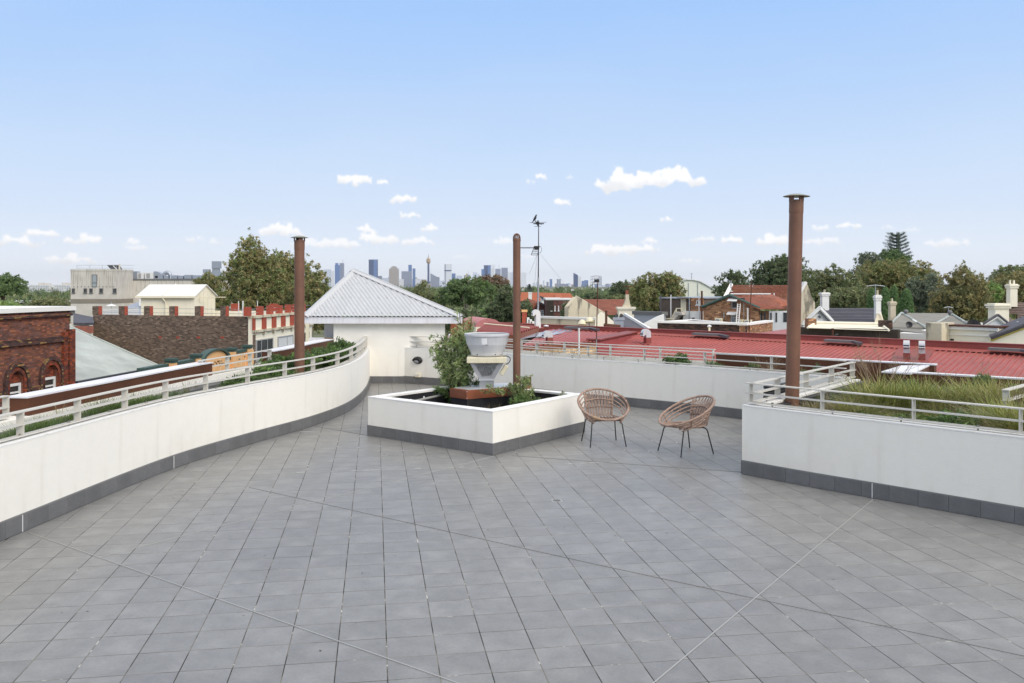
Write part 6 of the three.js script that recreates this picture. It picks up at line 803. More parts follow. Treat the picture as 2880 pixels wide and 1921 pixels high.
// weathered cream gable with terracotta roof and ornate white chimney
{
  const Z = 72, f = facade('cream_gable_house', 'weathered cream gable end with terracotta roof in the middle', 'house', [(1597 - CX) / F * Z, Z], [(1702 - CX) / F * 76, 76]), o = f.o, L = (a, b) => f.l(a, b);
  geo().plate([L(1597, 925), L(1706, 925), L(1706, 885), L(1623, 835), L(1620, 835), L(1597, 864)], 0, 0.35).mesh('gable_wall', P.oldRender, o);
  const a = L(1706, 886), b = L(1622, 836); const A = q3(a[0], a[1] - 0.1, -0.2), B = q3(b[0] + 0.2, b[1] - 0.15, -0.2);
  const pe = at(1775, 886, 80), pt = at(1758, 842, 88), inv = o.matrixWorld.clone().invert(); tiledRoof(o, at(1690, 886, 77).applyMatrix4(inv), pe.applyMatrix4(inv), pt.applyMatrix4(inv), at(1632, 842, 82).applyMatrix4(inv), 13, P.terracotta);
  geo().rod(q3(b[0], b[1] + 0.05, -0.1), q3(a[0], a[1] + 0.05, -0.1), 0.12, 0.12, 6).mesh('verge', P.oldRender, o);
  const c = thing('ornate_chimney', 'ornate white rendered chimney stack beside the terracotta roof', 'chimney'), k = at(1760, 902, 68), S = 68 / F; geo().box(k.x, k.y + 0.1, k.z, 44 * S, 62 * S, 0.9).box(k.x, k.y + 36 * S, k.z, 52 * S, 5 * S, 1.1).box(k.x, k.y + 31 * S, k.z, 48 * S, 3 * S, 1).mesh('base', P.creamLight, c); const pts = [[-13, 38], [14, 38], [9, 48], [6, 62], [6, 74], [-3, 74], [-3, 60], [-7, 46]].map(([x, y]) => [k.x + x * S + 0.05, k.y + y * S]); geo().plate(pts, k.z + 0.3, 0.6).mesh('volute', P.oldRender, c); geo().box(k.x + 0.09, k.y + 80 * S, k.z, 8 * S, 12 * S, 0.3).mesh('pot', P.terracotta, c);
  const w = body('grey_wall', 'plain grey wall with dark coping right of ornate chimney', 'wall', 1783, 1862, 62, 60, 886, P.duct, { depth: 0.4 }); geo().span(-0.1, w.w + 0.1, w.top, w.top + 0.25, 0.1, -0.5).mesh('coping', P.greyTrim, w.o);
  const rb = thing('white_sloping_wall', 'white sloping boundary wall overgrown with dry creeper', 'wall'); const G = (a2, b2) => at(a2, b2, 55).toArray().slice(0, 2); geo().plate([G(1812, 930), G(1868, 930), G(1868, 884), G(1850, 890), G(1812, 910)], -55, 0.3).mesh('wall', P.white, rb);
  const tw = thing('aerial_pole', 'small pole aerial on the terracotta roof', 'antenna'); geo().rod(at(1768, 884, 68), at(1768, 806, 68), 0.035).rod(at(1752, 806, 68), at(1786, 805, 68), 0.03).mesh('pole', M.rust, tw);
}
// orange roofs and plum brick houses farther back
{
  const t = thing('orange_roof_house', 'wide orange tiled roof in the middle distance', 'house'), Z = 160; tiledRoof(t, at(1462, 848, Z), at(1622, 848, Z), at(1604, 825, Z + 14), at(1466, 822, Z + 14), 10, P.orangeRoof); geo().prism([[1.6, Z + 0.4], [11.5, Z + 0.4], [11, Z + 14], [1.8, Z + 14]], -10, -0.6).mesh('wall', BR.plum, t); geo().slab([at(1560, 848, Z - 0.5), at(1590, 848, Z - 0.5), at(1576, 827, Z + 8), at(1560, 826, Z + 10)], 0.2).mesh('hip', P.orangeRoof, t);
  const c = at(1491, 850, Z - 6); const k = thing('chimney', 'plain white chimney in front of orange roof', 'chimney'); geo().box(c.x, c.y - 3, c.z, 0.6, 9.2, 0.6).mesh('stack', P.white, k); geo().box(c.x, c.y + 1.68, c.z, 0.72, 0.2, 0.72).mesh('cap', P.white, k);
  const h = facade('plum_brick_house', 'plum brick house with white windows behind the red roof', 'house', [(1468 - CX) / F * 118, 118], [(1545 - CX) / F * 118, 118]), L = (a, b) => h.l(a, b); geo().plate([L(1468, 915), L(1543, 915), L(1543, 862), L(1528, 858), L(1512, 850), L(1490, 868), L(1468, 868)], 0, 8).mesh('wall', BR.plum, h.o); { const a = L(1478, 868), b = L(1486, 840), d = L(1512, 848), e = L(1520, 858); geo().slab([q3(a[0], a[1], 0.3), q3(L(1500, 868)[0], a[1], 0.3), q3(d[0], d[1], 0.3), q3(b[0], b[1], -3)], 0.15).mesh('roof', P.terracotta, h.o); geo().rod(q3(d[0], d[1], 0.3), q3(L(1543, 864)[0], L(1543, 864)[1], 0.3), 0.12).mesh('barge', P.slate, h.o); } for (const [x, a, b] of [[1521, 872, 886], [1527, 872, 886], [1536, 872, 886]]) windowIn(h, h.rect(x - 2.4, x + 2.4, a, b), W_, { frame: 0.06, cross: [0.5] });
  const w = facade('white_gable_house', 'small white gabled house below the orange roof', 'house', [(1522 - CX) / F * 135, 135], [(1545 - CX) / F * 135, 135]), Lw = (a, b) => w.l(a, b); geo().plate([Lw(1522, 880), Lw(1548, 880), Lw(1548, 842), Lw(1524, 834)], 0, 6).mesh('wall', P.white, w.o); geo().slab([q3(Lw(1522, 833)[0], Lw(1522, 833)[1], 0.3), q3(Lw(1556, 845)[0], Lw(1556, 845)[1], 0.3), q3(Lw(1556, 845)[0], Lw(1556, 845)[1], -6), q3(Lw(1522, 833)[0], Lw(1522, 833)[1], -6)], 0.25).mesh('roof', P.slate, w.o);
  const d = body('dark_brick_flats', 'dark brick flats with slim white windows below orange roof', 'building', 1537, 1582, 112, 112, 844, BR.plum, { depth: 9 }); geo().span(-0.1, d.w + 0.1, d.top, d.top + 0.2, 0.1, -9).mesh('parapet', M.frameWhite, d.o); for (const x of [1551, 1561, 1571]) windowIn(d, d.rect(x - 1.5, x + 1.5, 860, 874), WC, { frame: 0.05 }); const cl = geo(); cl.span(0, d.rect(1537, 1557, 840, 880)[1], -10, d.top - 0.02, 0.01, 0.06); cl.mesh('dark_bay', P.bitumen, d.o);  // the left bay is covered by a panel in the dark bitumen material
  const s = body('low_brown_flats', 'low brown flats right of the dark brick flats', 'building', 1582, 1612, 122, 122, 844, BR.brown, { depth: 8 }); geo().span(-0.1, s.w + 0.1, s.top, s.top + 0.2, 0.1, -8).mesh('parapet', M.frameWhite, s.o);
}
// dark brick flat roofed building with stair
{
  const f = body('dark_flat_building', 'dark rendered flat roofed building with outside stair', 'building', 1857, 1980, 62, 60, 840, mat(0xffffff, 0.9, { map: renderTex([104, 92, 82], [66, 58, 52], 0.6, 145, 5) }), { depth: 7 }), o = f.o;
  geo().span(-0.1, f.w + 0.1, f.top, f.top + 0.08, 0.08, -7).mesh('roof_edge', M.galv, o);
  const r = f.rect(1945, 1980, 838, 876); geo().span(r[0], r[1], r[2], r[3], 0.004, 0.12).mesh('tan_brick_panel', BR.tan, o); windowIn(f, f.rect(1961, 1972, 845, 857), W_, { z: 0.12, bars: [0.5], frame: 0.05 });
  const w = f.rect(1926, 1980, 875, 925); geo().span(w[0], w[1], -8, w[3], 0.004, 0.3).mesh('white_wall', P.white, o); windowIn(f, f.rect(1951, 1960, 892, 901), WG, { z: 0.3, frame: 0.05 });
  const d = f.rect(1916, 1930, 839, 875); geo().span(d[0], d[1], d[2], d[3], 0.004, 0.08).mesh('door', M.creamMetal, o); { const a = f.rect(1912, 1944, 836, 839); geo().span(a[0], a[1], a[2], a[3], 0.004, 0.5).mesh('awning', P.greyTrim, o); }
  const st = geo(), P2 = (a, b, z = 0.8) => { const [x, y] = f.l(a, b); return q3(x, y, z); }; st.rod(P2(1901, 898), P2(1917, 867), 0.04).rod(P2(1908, 898), P2(1922, 876), 0.04).rod(P2(1917, 867), P2(1932, 867), 0.03).rod(P2(1932, 867), P2(1932, 882), 0.03).rod(P2(1917, 867), P2(1917, 882), 0.03); for (let k = 0; k < 7; k++) st.rod(P2(1902 + k * 2.4, 896 - k * 4.2), P2(1902 + k * 2.4, 902 - k * 2.2), 0.025); st.mesh('stair_rail', M.creamMetal, o); const s2 = geo(); for (let k = 0; k < 8; k++) { const p = P2(1903 + k * 2.6, 900 - k * 2.6, 0.5); s2.box(p.x, p.y, 0.45, 0.3, 0.06, 0.8); } const pl = P2(1924, 881, 0.45); s2.box(pl.x, pl.y, 0.45, 0.5, 0.2, 0.8); s2.mesh('stair', P.concrete, o);
  for (const [a, b, h, m] of [[1864, 830, 0.06, P.slate], [1893, 829, 0.04, M.frameWhite], [1945, 838, 0.04, M.galv], [1972, 826, 0.04, M.frameWhite], [1980, 818, 0.07, M.rust]]) geo().rod(P2(a, 905, 0.35), P2(a, b, 0.35), h).mesh('pipe', m, o);
  const gate = geo(); for (let k = 0; k < 13; k++) gate.rod(P2(1875 + k * 3.4, 903, 1.2), P2(1875 + k * 3.4, 894, 1.2), 0.02, 0.02, 5); gate.rod(P2(1874, 894, 1.2), P2(1918, 895, 1.2), 0.03); gate.mesh('fence_rail', M.creamMetal, o);
}
// white hall with a curved roof
{
  const f = facade('curved_roof_hall', 'pale white hall with curved roof behind the brick houses', 'building', [(1900 - CX) / F * 125, 125], [(2010 - CX) / F * 125, 125]), L = (a, b) => f.l(a, b), arc = [[1900, 797], [1912, 790], [1930, 787.5], [1950, 788], [1968, 792], [1985, 801], [2000, 810], [2010, 815]];
  geo().plate([L(1900, 900), L(2010, 900), ...arc.map(([a, b]) => L(a, b)).reverse()], 0, 0.5).mesh('front', mat(0xffffff, 0.8, { map: renderTex([226, 228, 214], [176, 182, 160], 0.35, 147, 9) }), f.o);
  const g = geo(); for (let i = 0; i < arc.length - 1; i++) { const a = L(...arc[i]), b = L(...arc[i + 1]), dz = -22; g.slab([q3(a[0], a[1] + 0.1, 0.2), q3(b[0], b[1] + 0.1, 0.2), q3(b[0] + 3.4, b[1] + 0.1, dz), q3(a[0] + 3.4, a[1] + 0.1, dz)], 0.1); } g.mesh('roof', M.frameWhite, f.o); geo().span(f.w - 0.02, f.w + 0.3, -10, L(2010, 816)[1], 0, -22).mesh('side_wall', P.white, f.o);
  for (const x of [1936, 1962]) geo().span(f.x(x) - 0.05, f.x(x) + 0.05, -10, L(x, 796)[1], 0.003, 0.05).mesh('wall_joint', M.galv, f.o); const a = thing('roof_aerial', 'small aerial on the curved white roof', 'antenna'); geo().rod(at(1945, 790, 128), at(1945, 769, 128), 0.05).rod(at(1942, 769, 128), at(1949, 770, 128), 0.04).mesh('mast', M.galv, a);
}
// brick gable house with ladder, tiled roofs behind
{
  const f = facade('brick_gable_house', 'brown brick gable house with ladder and terracotta roof', 'house', [(1977 - CX) / F * 56, 56], [(2137 - CX) / F * 54, 54]), o = f.o, L = (a, b) => f.l(a, b), a = L(1975, 866), t = L(2054, 833), b = L(2138, 870);
  const win = f.rect(2055, 2072, 847, 868), dr = f.rect(2053, 2069, 885, 915), R4 = ([x0, x1, y0, y1]) => [[x0, y0], [x1, y0], [x1, y1], [x0, y1]];
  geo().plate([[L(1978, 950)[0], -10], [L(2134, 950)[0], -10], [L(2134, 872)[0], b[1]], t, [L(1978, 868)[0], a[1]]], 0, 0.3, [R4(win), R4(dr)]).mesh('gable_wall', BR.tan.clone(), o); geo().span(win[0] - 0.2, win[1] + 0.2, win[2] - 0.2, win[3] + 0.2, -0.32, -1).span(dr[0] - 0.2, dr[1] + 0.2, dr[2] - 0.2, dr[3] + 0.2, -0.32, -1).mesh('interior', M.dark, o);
  windowIn(f, win, { frame: M.frameWhite, glass: M.glass }, { z: -0.2, frame: 0.05 }); windowIn(f, dr, { frame: M.frameWhite, glass: M.glassPale }, { z: -0.2, frame: 0.06, cross: [0.72], sill: false, name: 'door' });
  for (const [p, z] of [[win, 1], [dr, 1]]) { const y = p[3] + 0.12; geo().slab([q3(p[0] - 0.12, y - 0.1, 0.38), q3(p[1] + 0.1, y - 0.1, 0.38), q3(p[1] + 0.1, y + 0.06, 0.02), q3(p[0] - 0.12, y + 0.06, 0.02)], 0.03).mesh('awning', M.frameWhite, o); }
  for (const [p, q] of [[a, t], [t, b]]) geo().rod(q3(p[0], p[1] + 0.06, 0.1), q3(q[0], q[1] + 0.06, 0.1), 0.1, 0.1, 4).mesh('bargeboard', P.green, o);
  const inv = o.matrixWorld.clone().invert(), K = (x, y, z) => at(x, y, z).applyMatrix4(inv);
  tiledRoof(o, q3(b[0], b[1], 0.25), K(2205, 868, 53.5), K(2150, 832, 62), q3(t[0], t[1], 0.1), 12, P.terracotta);
  tiledRoof(o, q3(b[0], b[1], -9), q3(t[0], t[1], -9), q3(t[0], t[1], 0), q3(a[0], a[1], 0), 4, P.terracotta, 0.05, 'far_roof');
  const side = f.rect(2137, 2160, 870, 920); geo().span(L(2134, 900)[0] + 0.01, side[1], -10, b[1] - 0.1, -0.35, -0.6).mesh('tan_wall', BR.tan, o); geo().span(side[1] + 0.01, f.x(2225), -10, b[1] - 0.1, -0.2, -0.7).mesh('white_wall', P.white, o);
  for (const [p, q, y0, y1] of [[2140, 2145, 880, 906], [2149, 2154, 880, 906], [2166, 2171, 880, 906], [2181, 2186, 879, 906], [2203, 2217, 879, 906]]) windowIn(f, f.rect(p, q, y0, y1, p < 2160 ? -0.35 : -0.2), { frame: P.greyTrim, glass: M.glass }, { z: p < 2160 ? -0.35 : -0.2, frame: 0.02, sill: false, deep: 0.03 });
  const lad = thing('ladder', 'white ladder leaning on the brick gable wall', 'ladder'), p = (x, y, z) => { const [lx, ly] = f.l(x, y, z); return o.localToWorld(q3(lx, ly, z)); }; for (const s of [0, 1]) { const m0 = p(2070 + s * 7, 913, 0.8), m1 = p(2074.5 + s * 8, 854, 0.12); geo().rod(m0, m1, 0.028).mesh('stile', M.frameWhite, lad); } for (let k = 0; k < 10; k++) { const u = (k + 0.5) / 10; geo().rod(p(lerp(2070, 2074.5, u), lerp(913, 854, u), lerp(0.8, 0.12, u)), p(lerp(2077, 2082.5, u), lerp(913, 854, u), lerp(0.8, 0.12, u)), 0.022).mesh('rung', M.frameWhite, lad); }
  [[2022, 903, 'white air conditioner left of the door on brick gable'], [2081, 907, 'white air conditioner at the foot of the ladder'], [2104, 908, 'white air conditioner right of the ladder']].forEach(([x, y, la]) => { const ac = thing('air_conditioner', la, 'air conditioner', 'air conditioners on the brick gable house'), c = p(x, y, 0.35); ac.position.copy(c); ac.rotation.y = o.rotation.y; geo().rbox(0, 0, 0, 0.44, 0.38, 0.3, 0.02).mesh('casing', M.creamMetal, ac); geo().add(new THREE.TorusGeometry(0.13, 0.014, 6, 20), new THREE.Matrix4().makeTranslation(-0.05, 0, 0.155)).mesh('fan_ring', M.frameGrey, ac); geo().add(new THREE.CircleGeometry(0.12, 18), new THREE.Matrix4().makeTranslation(-0.05, 0, 0.153)).mesh('fan_grille', M.frameGrey, ac); });
  for (const [x, y0, y1, r] of [[2092, 850, 896, 0.02], [2103, 866, 903, 0.05], [2036, 878, 896, 0.03]]) geo().rod(p(x, y1, 0.15).applyMatrix4(inv), p(x, y0, 0.15).applyMatrix4(inv), r).mesh('pipe', r > 0.04 ? M.frameWhite : M.galv, o);
  // larger roof behind, between two white gable parapets
  const h = thing('terracotta_hall', 'large terracotta roof between white gable parapets', 'house'); tiledRoof(h, at(2010, 872, 66), at(2262, 872, 64), at(2262, 803, 73), at(2056, 802, 74), 20, P.terracotta, 0.08);
  const par = (pts, Z, la) => { const g = geo(), c = pts.map(([x, y]) => at(x, y, Z).toArray().slice(0, 2)); g.plate(c, -Z, 0.5); g.mesh('gable_parapet', P.oldRender, h); };
  { const s = [[2030, 842, 66], [2055, 793, 73], [2062, 800, 73], [2042, 842, 66]].map(([x, y, z]) => at(x, y, z)); geo().slab([s[0], s[3], s[2], s[1]], 0.5).mesh('left_parapet', P.white, h); }
  { const c = (pts) => pts.map(([x, y]) => at(x, y, 63.5).toArray().slice(0, 2)); geo().plate(c([[2246, 925], [2293, 925], [2292, 850], [2284, 838], [2275, 812], [2268, 793], [2262, 796], [2250, 824]]), -63.5, 0.4).mesh('right_parapet', P.oldRender, h); geo().plate(c([[2244, 826], [2252, 826], [2270, 795], [2267, 792], [2262, 793]]), -63.4, 0.6).mesh('parapet_coping', P.white, h); }
  geo().prism([[18.5, 66], [21, 64.5], [23.5, 72], [17, 74]], -10, -0.2).mesh('wall', P.white, h);
  const rv = thing('roof_vent_pipe', 'white pipe with flange on the large terracotta roof', 'pipe'); geo().rod(at(2177, 836, 68), at(2177, 824, 68), 0.05).mesh('pipe', M.frameWhite, rv); geo().lathe([[0, 0.08], [0.18, 0.02], [0.18, 0]], ...at(2177, 836, 68).toArray(), 10).mesh('flange', M.frameWhite, rv); const r2 = thing('roof_vent_pipe', 'grey pipe at left end of the large terracotta roof', 'pipe'); geo().rod(at(2056, 820, 71), at(2056, 789, 71), 0.05).mesh('pipe', M.galv, r2); geo().lathe([[0, 0.08], [0.2, 0.02], [0.2, 0]], ...at(2055, 820, 71).toArray(), 10).mesh('flange', M.frameWhite, r2);
  const gt = thing('long_gutter', 'long thin white pipe along the terracotta roofs', 'pipe'); geo().rod(at(2054, 827, 63), at(2168, 827, 63), 0.05).mesh('pipe', M.frameWhite, gt);
}
// brown brick parapet with white coping in front of it
{
  const f = body('brick_parapet', 'dark brown brick parapet with white coping beyond red roof', 'wall', 1849, 2096, 46, 43.5, 911, BR.dark, { depth: 0.35 }), o = f.o; geo().span(-0.05, f.w + 0.1, f.top, f.top + 0.1, 0.08, -0.5).mesh('coping', P.white, o);
  const g = facade('brick_parapet', 'tan brick return of the parapet below the ladder house', 'wall', [(2096 - CX) / F * 43.5, 43.5], [(2173 - CX) / F * 48, 48]); geo().span(0, g.w, -10, g.y(2120, 913), 0, -0.3).mesh('wall', BR.tan, g.o); geo().span(0, g.w, g.y(2120, 913), g.y(2120, 913) + 0.1, 0.05, -0.4).mesh('coping', P.white, g.o);
  const d = thing('flat_white_roof', 'flat white roof deck behind the brown brick parapet', 'roof'); geo().prism([[8.2, 46.2], [11.6, 44], [14.3, 48.2], [13, 52], [9.4, 53]], -9, f.top - 0.25).mesh('deck', P.white, d); geo().rod(at(1855, 906, 47), at(1948, 900, 54), 0.05).rod(at(1948, 900, 54), at(2060, 909, 52), 0.05).mesh('rear_coping', P.white, d);
}
// white gable with round window, dark slate roof, chimneys
{
  const f = facade('round_window_house', 'white gable house with round window and dark slate roof', 'house', [(2256 - CX) / F * 56, 56], [(2350 - CX) / F * 56, 56]), o = f.o, L = (a, b) => f.l(a, b), pts = [L(2258, 912), L(2342, 912), L(2303, 868)], c = L(2304, 892), R = 0.13;
  geo().plate([[L(2258, 900)[0], -10], [L(2338, 900)[0], -10], L(2338, 908), L(2303, 869), L(2268, 903), L(2258, 912)], 0, 0.3, [Array.from({ length: 20 }, (_, k) => [c[0] + R * Math.cos(k * Math.PI / 10), c[1] + R * Math.sin(k * Math.PI / 10)])]).mesh('gable_wall', P.white, o);
  const w = geo().add(new THREE.TorusGeometry(R, 0.025, 6, 20), new THREE.Matrix4().makeTranslation(c[0], c[1], 0.01)).mesh('round_window', M.frameWhite, o); geo().add(new THREE.CircleGeometry(R, 20), new THREE.Matrix4().makeTranslation(c[0], c[1], -0.15)).mesh('pane', M.glass, w); const gb = geo(); for (let k = 0; k < 4; k++) gb.box(c[0], c[1], -0.1, 2 * R, 0.018, 0.02, 0, 0, k * Math.PI / 4); gb.mesh('glazing_bar', M.frameWhite, w);
  const sl = (p, q) => geo().rod(q3(p[0], p[1], 0.2), q3(q[0], q[1], 0.2), 0.09, 0.09, 4).rod(q3(p[0], p[1] + 0.14, 0.15), q3(q[0], q[1] + 0.14, 0.15), 0.06, 0.06, 4).mesh('bargeboard', M.frameWhite, o); sl(L(2255, 914), L(2303, 868)); sl(L(2303, 868), L(2342, 909));
  const inv = o.matrixWorld.clone().invert(), K = (x, y, z) => at(x, y, z).applyMatrix4(inv); geo().slab([K(2343, 910, 55.8), K(2350, 909, 60), K(2322, 866, 62), K(2303, 866, 55.8)], 0.1).mesh('dormer_roof', P.slate, o);
  tiledRoof(o, K(2326, 908, 59), K(2482, 908, 57), K(2474, 867, 64), K(2322, 867, 65), 10, P.slate, 0.05); geo().prism([[21, 57.5], [24.2, 57.5], [26, 64], [22, 64]], -10, -1.2).mesh('rear_wall', P.white, o).applyMatrix4(inv);
  const ch = (la, px, base, top, w, Z, m, pots) => { const t = thing('chimney', la, 'chimney', 'chimneys on the right hand houses'), b = at(px, base, Z), S = Z / F, h = (base - top) * S; geo().box(b.x, b.y + h * 0.42, b.z, w * S, h * 0.86, w * S).mesh('stack', m, t); geo().box(b.x, b.y + h * 0.78, b.z, w * S * 1.22, h * 0.05, w * S * 1.22).box(b.x, b.y + h * 0.86, b.z, w * S * 1.34, h * 0.07, w * S * 1.34).box(b.x, b.y + h * 0.915, b.z, w * S * 1.1, h * 0.04, w * S * 1.1).mesh('crown', m, t); const n = pots ?? 1; for (let k = 0; k < n; k++) geo().lathe([[0.06, 0], [0.07, 0.02], [0.055, h * 0.14], [0.075, h * 0.15], [0.05, h * 0.16]], b.x + (n > 1 ? (k - 0.5) * w * S * 0.55 : 0), b.y + h * 0.93, b.z, 10).mesh('pot', n > 1 ? m : P.oldRender, t); return t; };
  ch('white corniced chimney above the round window gable', 2319, 872, 819, 19, 60, P.white); ch('white corniced chimney at right end of slate roof', 2468, 908, 824, 14, 58, P.white); ch('dark weathered chimney before the conifers', 2509, 902, 844, 15, 66, P.oldRender);
  geo().slab([at(2458, 912, 57), at(2488, 912, 57), at(2478, 876, 58), at(2468, 876, 58)], 0.4).mesh('buttress', P.oldRender, o).applyMatrix4(inv);
  ch('cream corniced chimney of the white gable at far right', 2808, 925, 848, 38, 48, P.creamLight, 0); ch('tall cream chimney with two pots above brown tiled roof', 2846, 862, 794, 20, 56, P.creamLight, 2);
}
// cream flat roof behind dark wall
{
  const f = body('dark_wall_building', 'low building with dark tarred wall and cream flat roof', 'building', 2236, 2526, 41, 38.5, 924, P.bitumen, { depth: 0.5 }), o = f.o; const inv = o.matrixWorld.clone().invert(), K = (x, y, z) => at(x, y, z).applyMatrix4(inv);
  geo().slab([K(2272, 921, 40.2), K(2500, 929, 38.6), K(2476, 914, 46), K(2298, 910, 47)], 0.03).mesh('roof', mat(0xffffff, 0.7, { map: renderTex([236, 228, 204], [190, 180, 150], 0.3, 149) }), o); const pr = geo(); pr.rod(K(2272, 921, 40.2), K(2296, 907, 47), 0.06, 0.06, 4).rod(K(2296, 907, 47), K(2476, 911, 46), 0.08, 0.08, 4).rod(K(2476, 911, 46), K(2500, 929, 38.6), 0.06, 0.06, 4); pr.mesh('roof_kerb', P.creamLight, o);
  const b1 = at(2280, 912, 45); geo().box(b1.x, b1.y - 0.4, b1.z, 0.44, 1.4, 0.5).mesh('brick_pier', BR.tan, o).applyMatrix4(inv); const b2 = at(2490, 918, 43); geo().box(b2.x, b2.y - 0.4, b2.z, 0.5, 1.4, 0.5).mesh('brick_pier', BR.dark, o).applyMatrix4(inv);
  const p = thing('vent_pipe', 'rusty vent pipe against the dark tarred wall', 'pipe'); geo().rod(at(2342, 948, 39.6), at(2342, 926, 39.6), 0.045).mesh('pipe', M.rust, p); geo().lathe([[0, 0.05], [0.07, 0.03], [0.07, 0]], ...at(2342, 926, 39.6).toArray(), 10).mesh('cap', M.rust, p);
  const c = thing('pipe_elbow', 'small black pipe elbow before the dark tarred wall', 'pipe'); geo().tube([at(2348, 947, 39.4), at(2350, 942, 39.4), at(2356, 942, 39.4), at(2358, 938, 39.4)], 0.05, 12, 8).mesh('pipe', M.blackPlastic, c);
}
// olive grey roofs
{
  const t = thing('grey_roof_house', 'olive grey metal roofs with two hips behind the red roof', 'house'), s = (a, nm = 'roof') => { const g = geo(); g.slab(a, 0.1); return g.mesh(nm, P.greyRoof, t); };
  s([at(2496, 921, 58), at(2606, 921, 58), at(2536, 880, 64)], 'front_hip'); s([at(2604, 922, 58), at(2660, 922, 66), at(2675, 881, 74), at(2552, 880, 70), at(2536, 880, 64)], 'main_roof'); s([at(2620, 918, 60), at(2730, 916, 60), at(2678, 884, 66)], 'right_hip');
  for (const [a, b] of [[[2536, 880, 63.9], [2604, 921, 57.9]], [[2678, 884, 65.8], [2730, 915, 59.8]], [[2678, 884, 65.8], [2620, 917, 59.8]], [[2536, 880, 63.9], [2496, 920, 57.9]]]) geo().rod(at(...a), at(...b), 0.09, 0.09, 6).mesh('hip_cap', P.sage, t);
  geo().prism([[25, 58.4], [31.5, 60], [32, 72], [26, 70]], -10, -1).mesh('wall', P.greyTrim, t);
  for (const [x, y, la] of [[2548, 880, 'round roof ventilator on the left olive grey ridge'], [2672, 882, 'round roof ventilator on right olive grey ridge']]) { const v = thing('roof_ventilator', la, 'vent', 'round roof ventilators'), c = at(x, y + 2, 63); geo().lathe([[0.1, -0.1], [0.1, 0.05], [0.17, 0.1], [0.17, 0.2], [0.1, 0.28], [0, 0.3]], c.x, c.y, c.z, 14).mesh('turbine', P.greyTrim, v); }
  const sk = thing('roof_window', 'small pale skylight on olive grey roof', 'skylight'); geo().slab([at(2568, 897, 60), at(2579, 903, 59.4), at(2577, 905.5, 59), at(2566, 899, 59.8)].reverse(), 0.06).mesh('pane', M.frameWhite, sk);
  const d = thing('satellite_dish', 'black satellite dish below the olive grey roof', 'satellite dish'); const c = at(2556, 914, 50); const m = geo().lathe([[0, 0], [0.11, 0.02], [0.19, 0.08], [0.19, 0.09], [0, 0.02]], 0, 0, 0, 18).mesh('reflector', M.blackPlastic, d); m.position.copy(c); m.rotation.set(1.25, 0, 0.2); geo().rod(c, at(2543, 930, 50), 0.03).mesh('arm', M.galv, d);
  const w = body('pink_wall', 'pale pinkish wall with dark gutter below the olive roofs', 'wall', 2522, 2612, 44, 43, 938, P.white, { depth: 5 }); const K = w.o.matrixWorld.clone().invert(); geo().slab([at(2505, 926, 46).applyMatrix4(K), at(2612, 938, 43).applyMatrix4(K), at(2612, 927, 48).applyMatrix4(K), at(2515, 923, 49).applyMatrix4(K)], 0.15).mesh('roof', P.greyRoof, w.o);
}
// stained block and long cream wall at right
{
  const f = body('stained_block', 'stained pale rendered block left of the long cream wall', 'wall', 2604, 2648, 40.5, 40, 909, P.oldRender, { depth: 1.6 });
  const g = body('long_cream_building', 'long low cream building with slit vents at far right', 'building', 2648, 2804, 41, 39, 919, P.creamLight, { depth: 1 }), o = g.o; geo().span(-0.02, g.w + 0.1, g.top, g.top + 0.07, 0.14, -1).mesh('roof_edge', M.rust, o); geo().span(-0.02, g.w + 0.08, g.top - 0.14, g.top - 0.002, 0.003, 0.09).mesh('fascia', P.white, o);
  { const [, , y0] = g.rect(2648, 2804, 930, 944); geo().span(0, g.w, y0, y0 + 0.05, 0.002, 0.04).mesh('ledge', P.white, o); } for (const [a, b] of [[2652, 2661], [2673, 2683]]) { const r = g.rect(a, b, 953, 958); geo().span(r[0], r[1], r[2], r[3], 0.002, 0.02).mesh('slit_vent', M.dark, o); }
  const d = thing('satellite_dish', 'black satellite dish on the long cream building', 'satellite dish'), c = at(2735, 920, 42); const m = geo().lathe([[0, 0], [0.2, 0.04], [0.36, 0.15], [0.36, 0.17], [0, 0.03]], 0, 0, 0, 18).mesh('reflector', M.blackPlastic, d); m.position.copy(c); m.rotation.set(1.3, 0, 0); const ae = thing('roof_aerial', 'thin aerial on the long cream building', 'antenna'); geo().rod(at(2717, 920, 42), at(2717, 902, 42), 0.015).rod(at(2706, 903, 42), at(2730, 904, 42), 0.015).mesh('mast', M.galv, ae);
  const b = thing('small_white_box', 'small white vent box beside the grey gable', 'box'), bc = at(2756, 914, 44); geo().box(bc.x, bc.y, bc.z, 0.18, 0.24, 0.2).mesh('box', M.frameWhite, b);
}
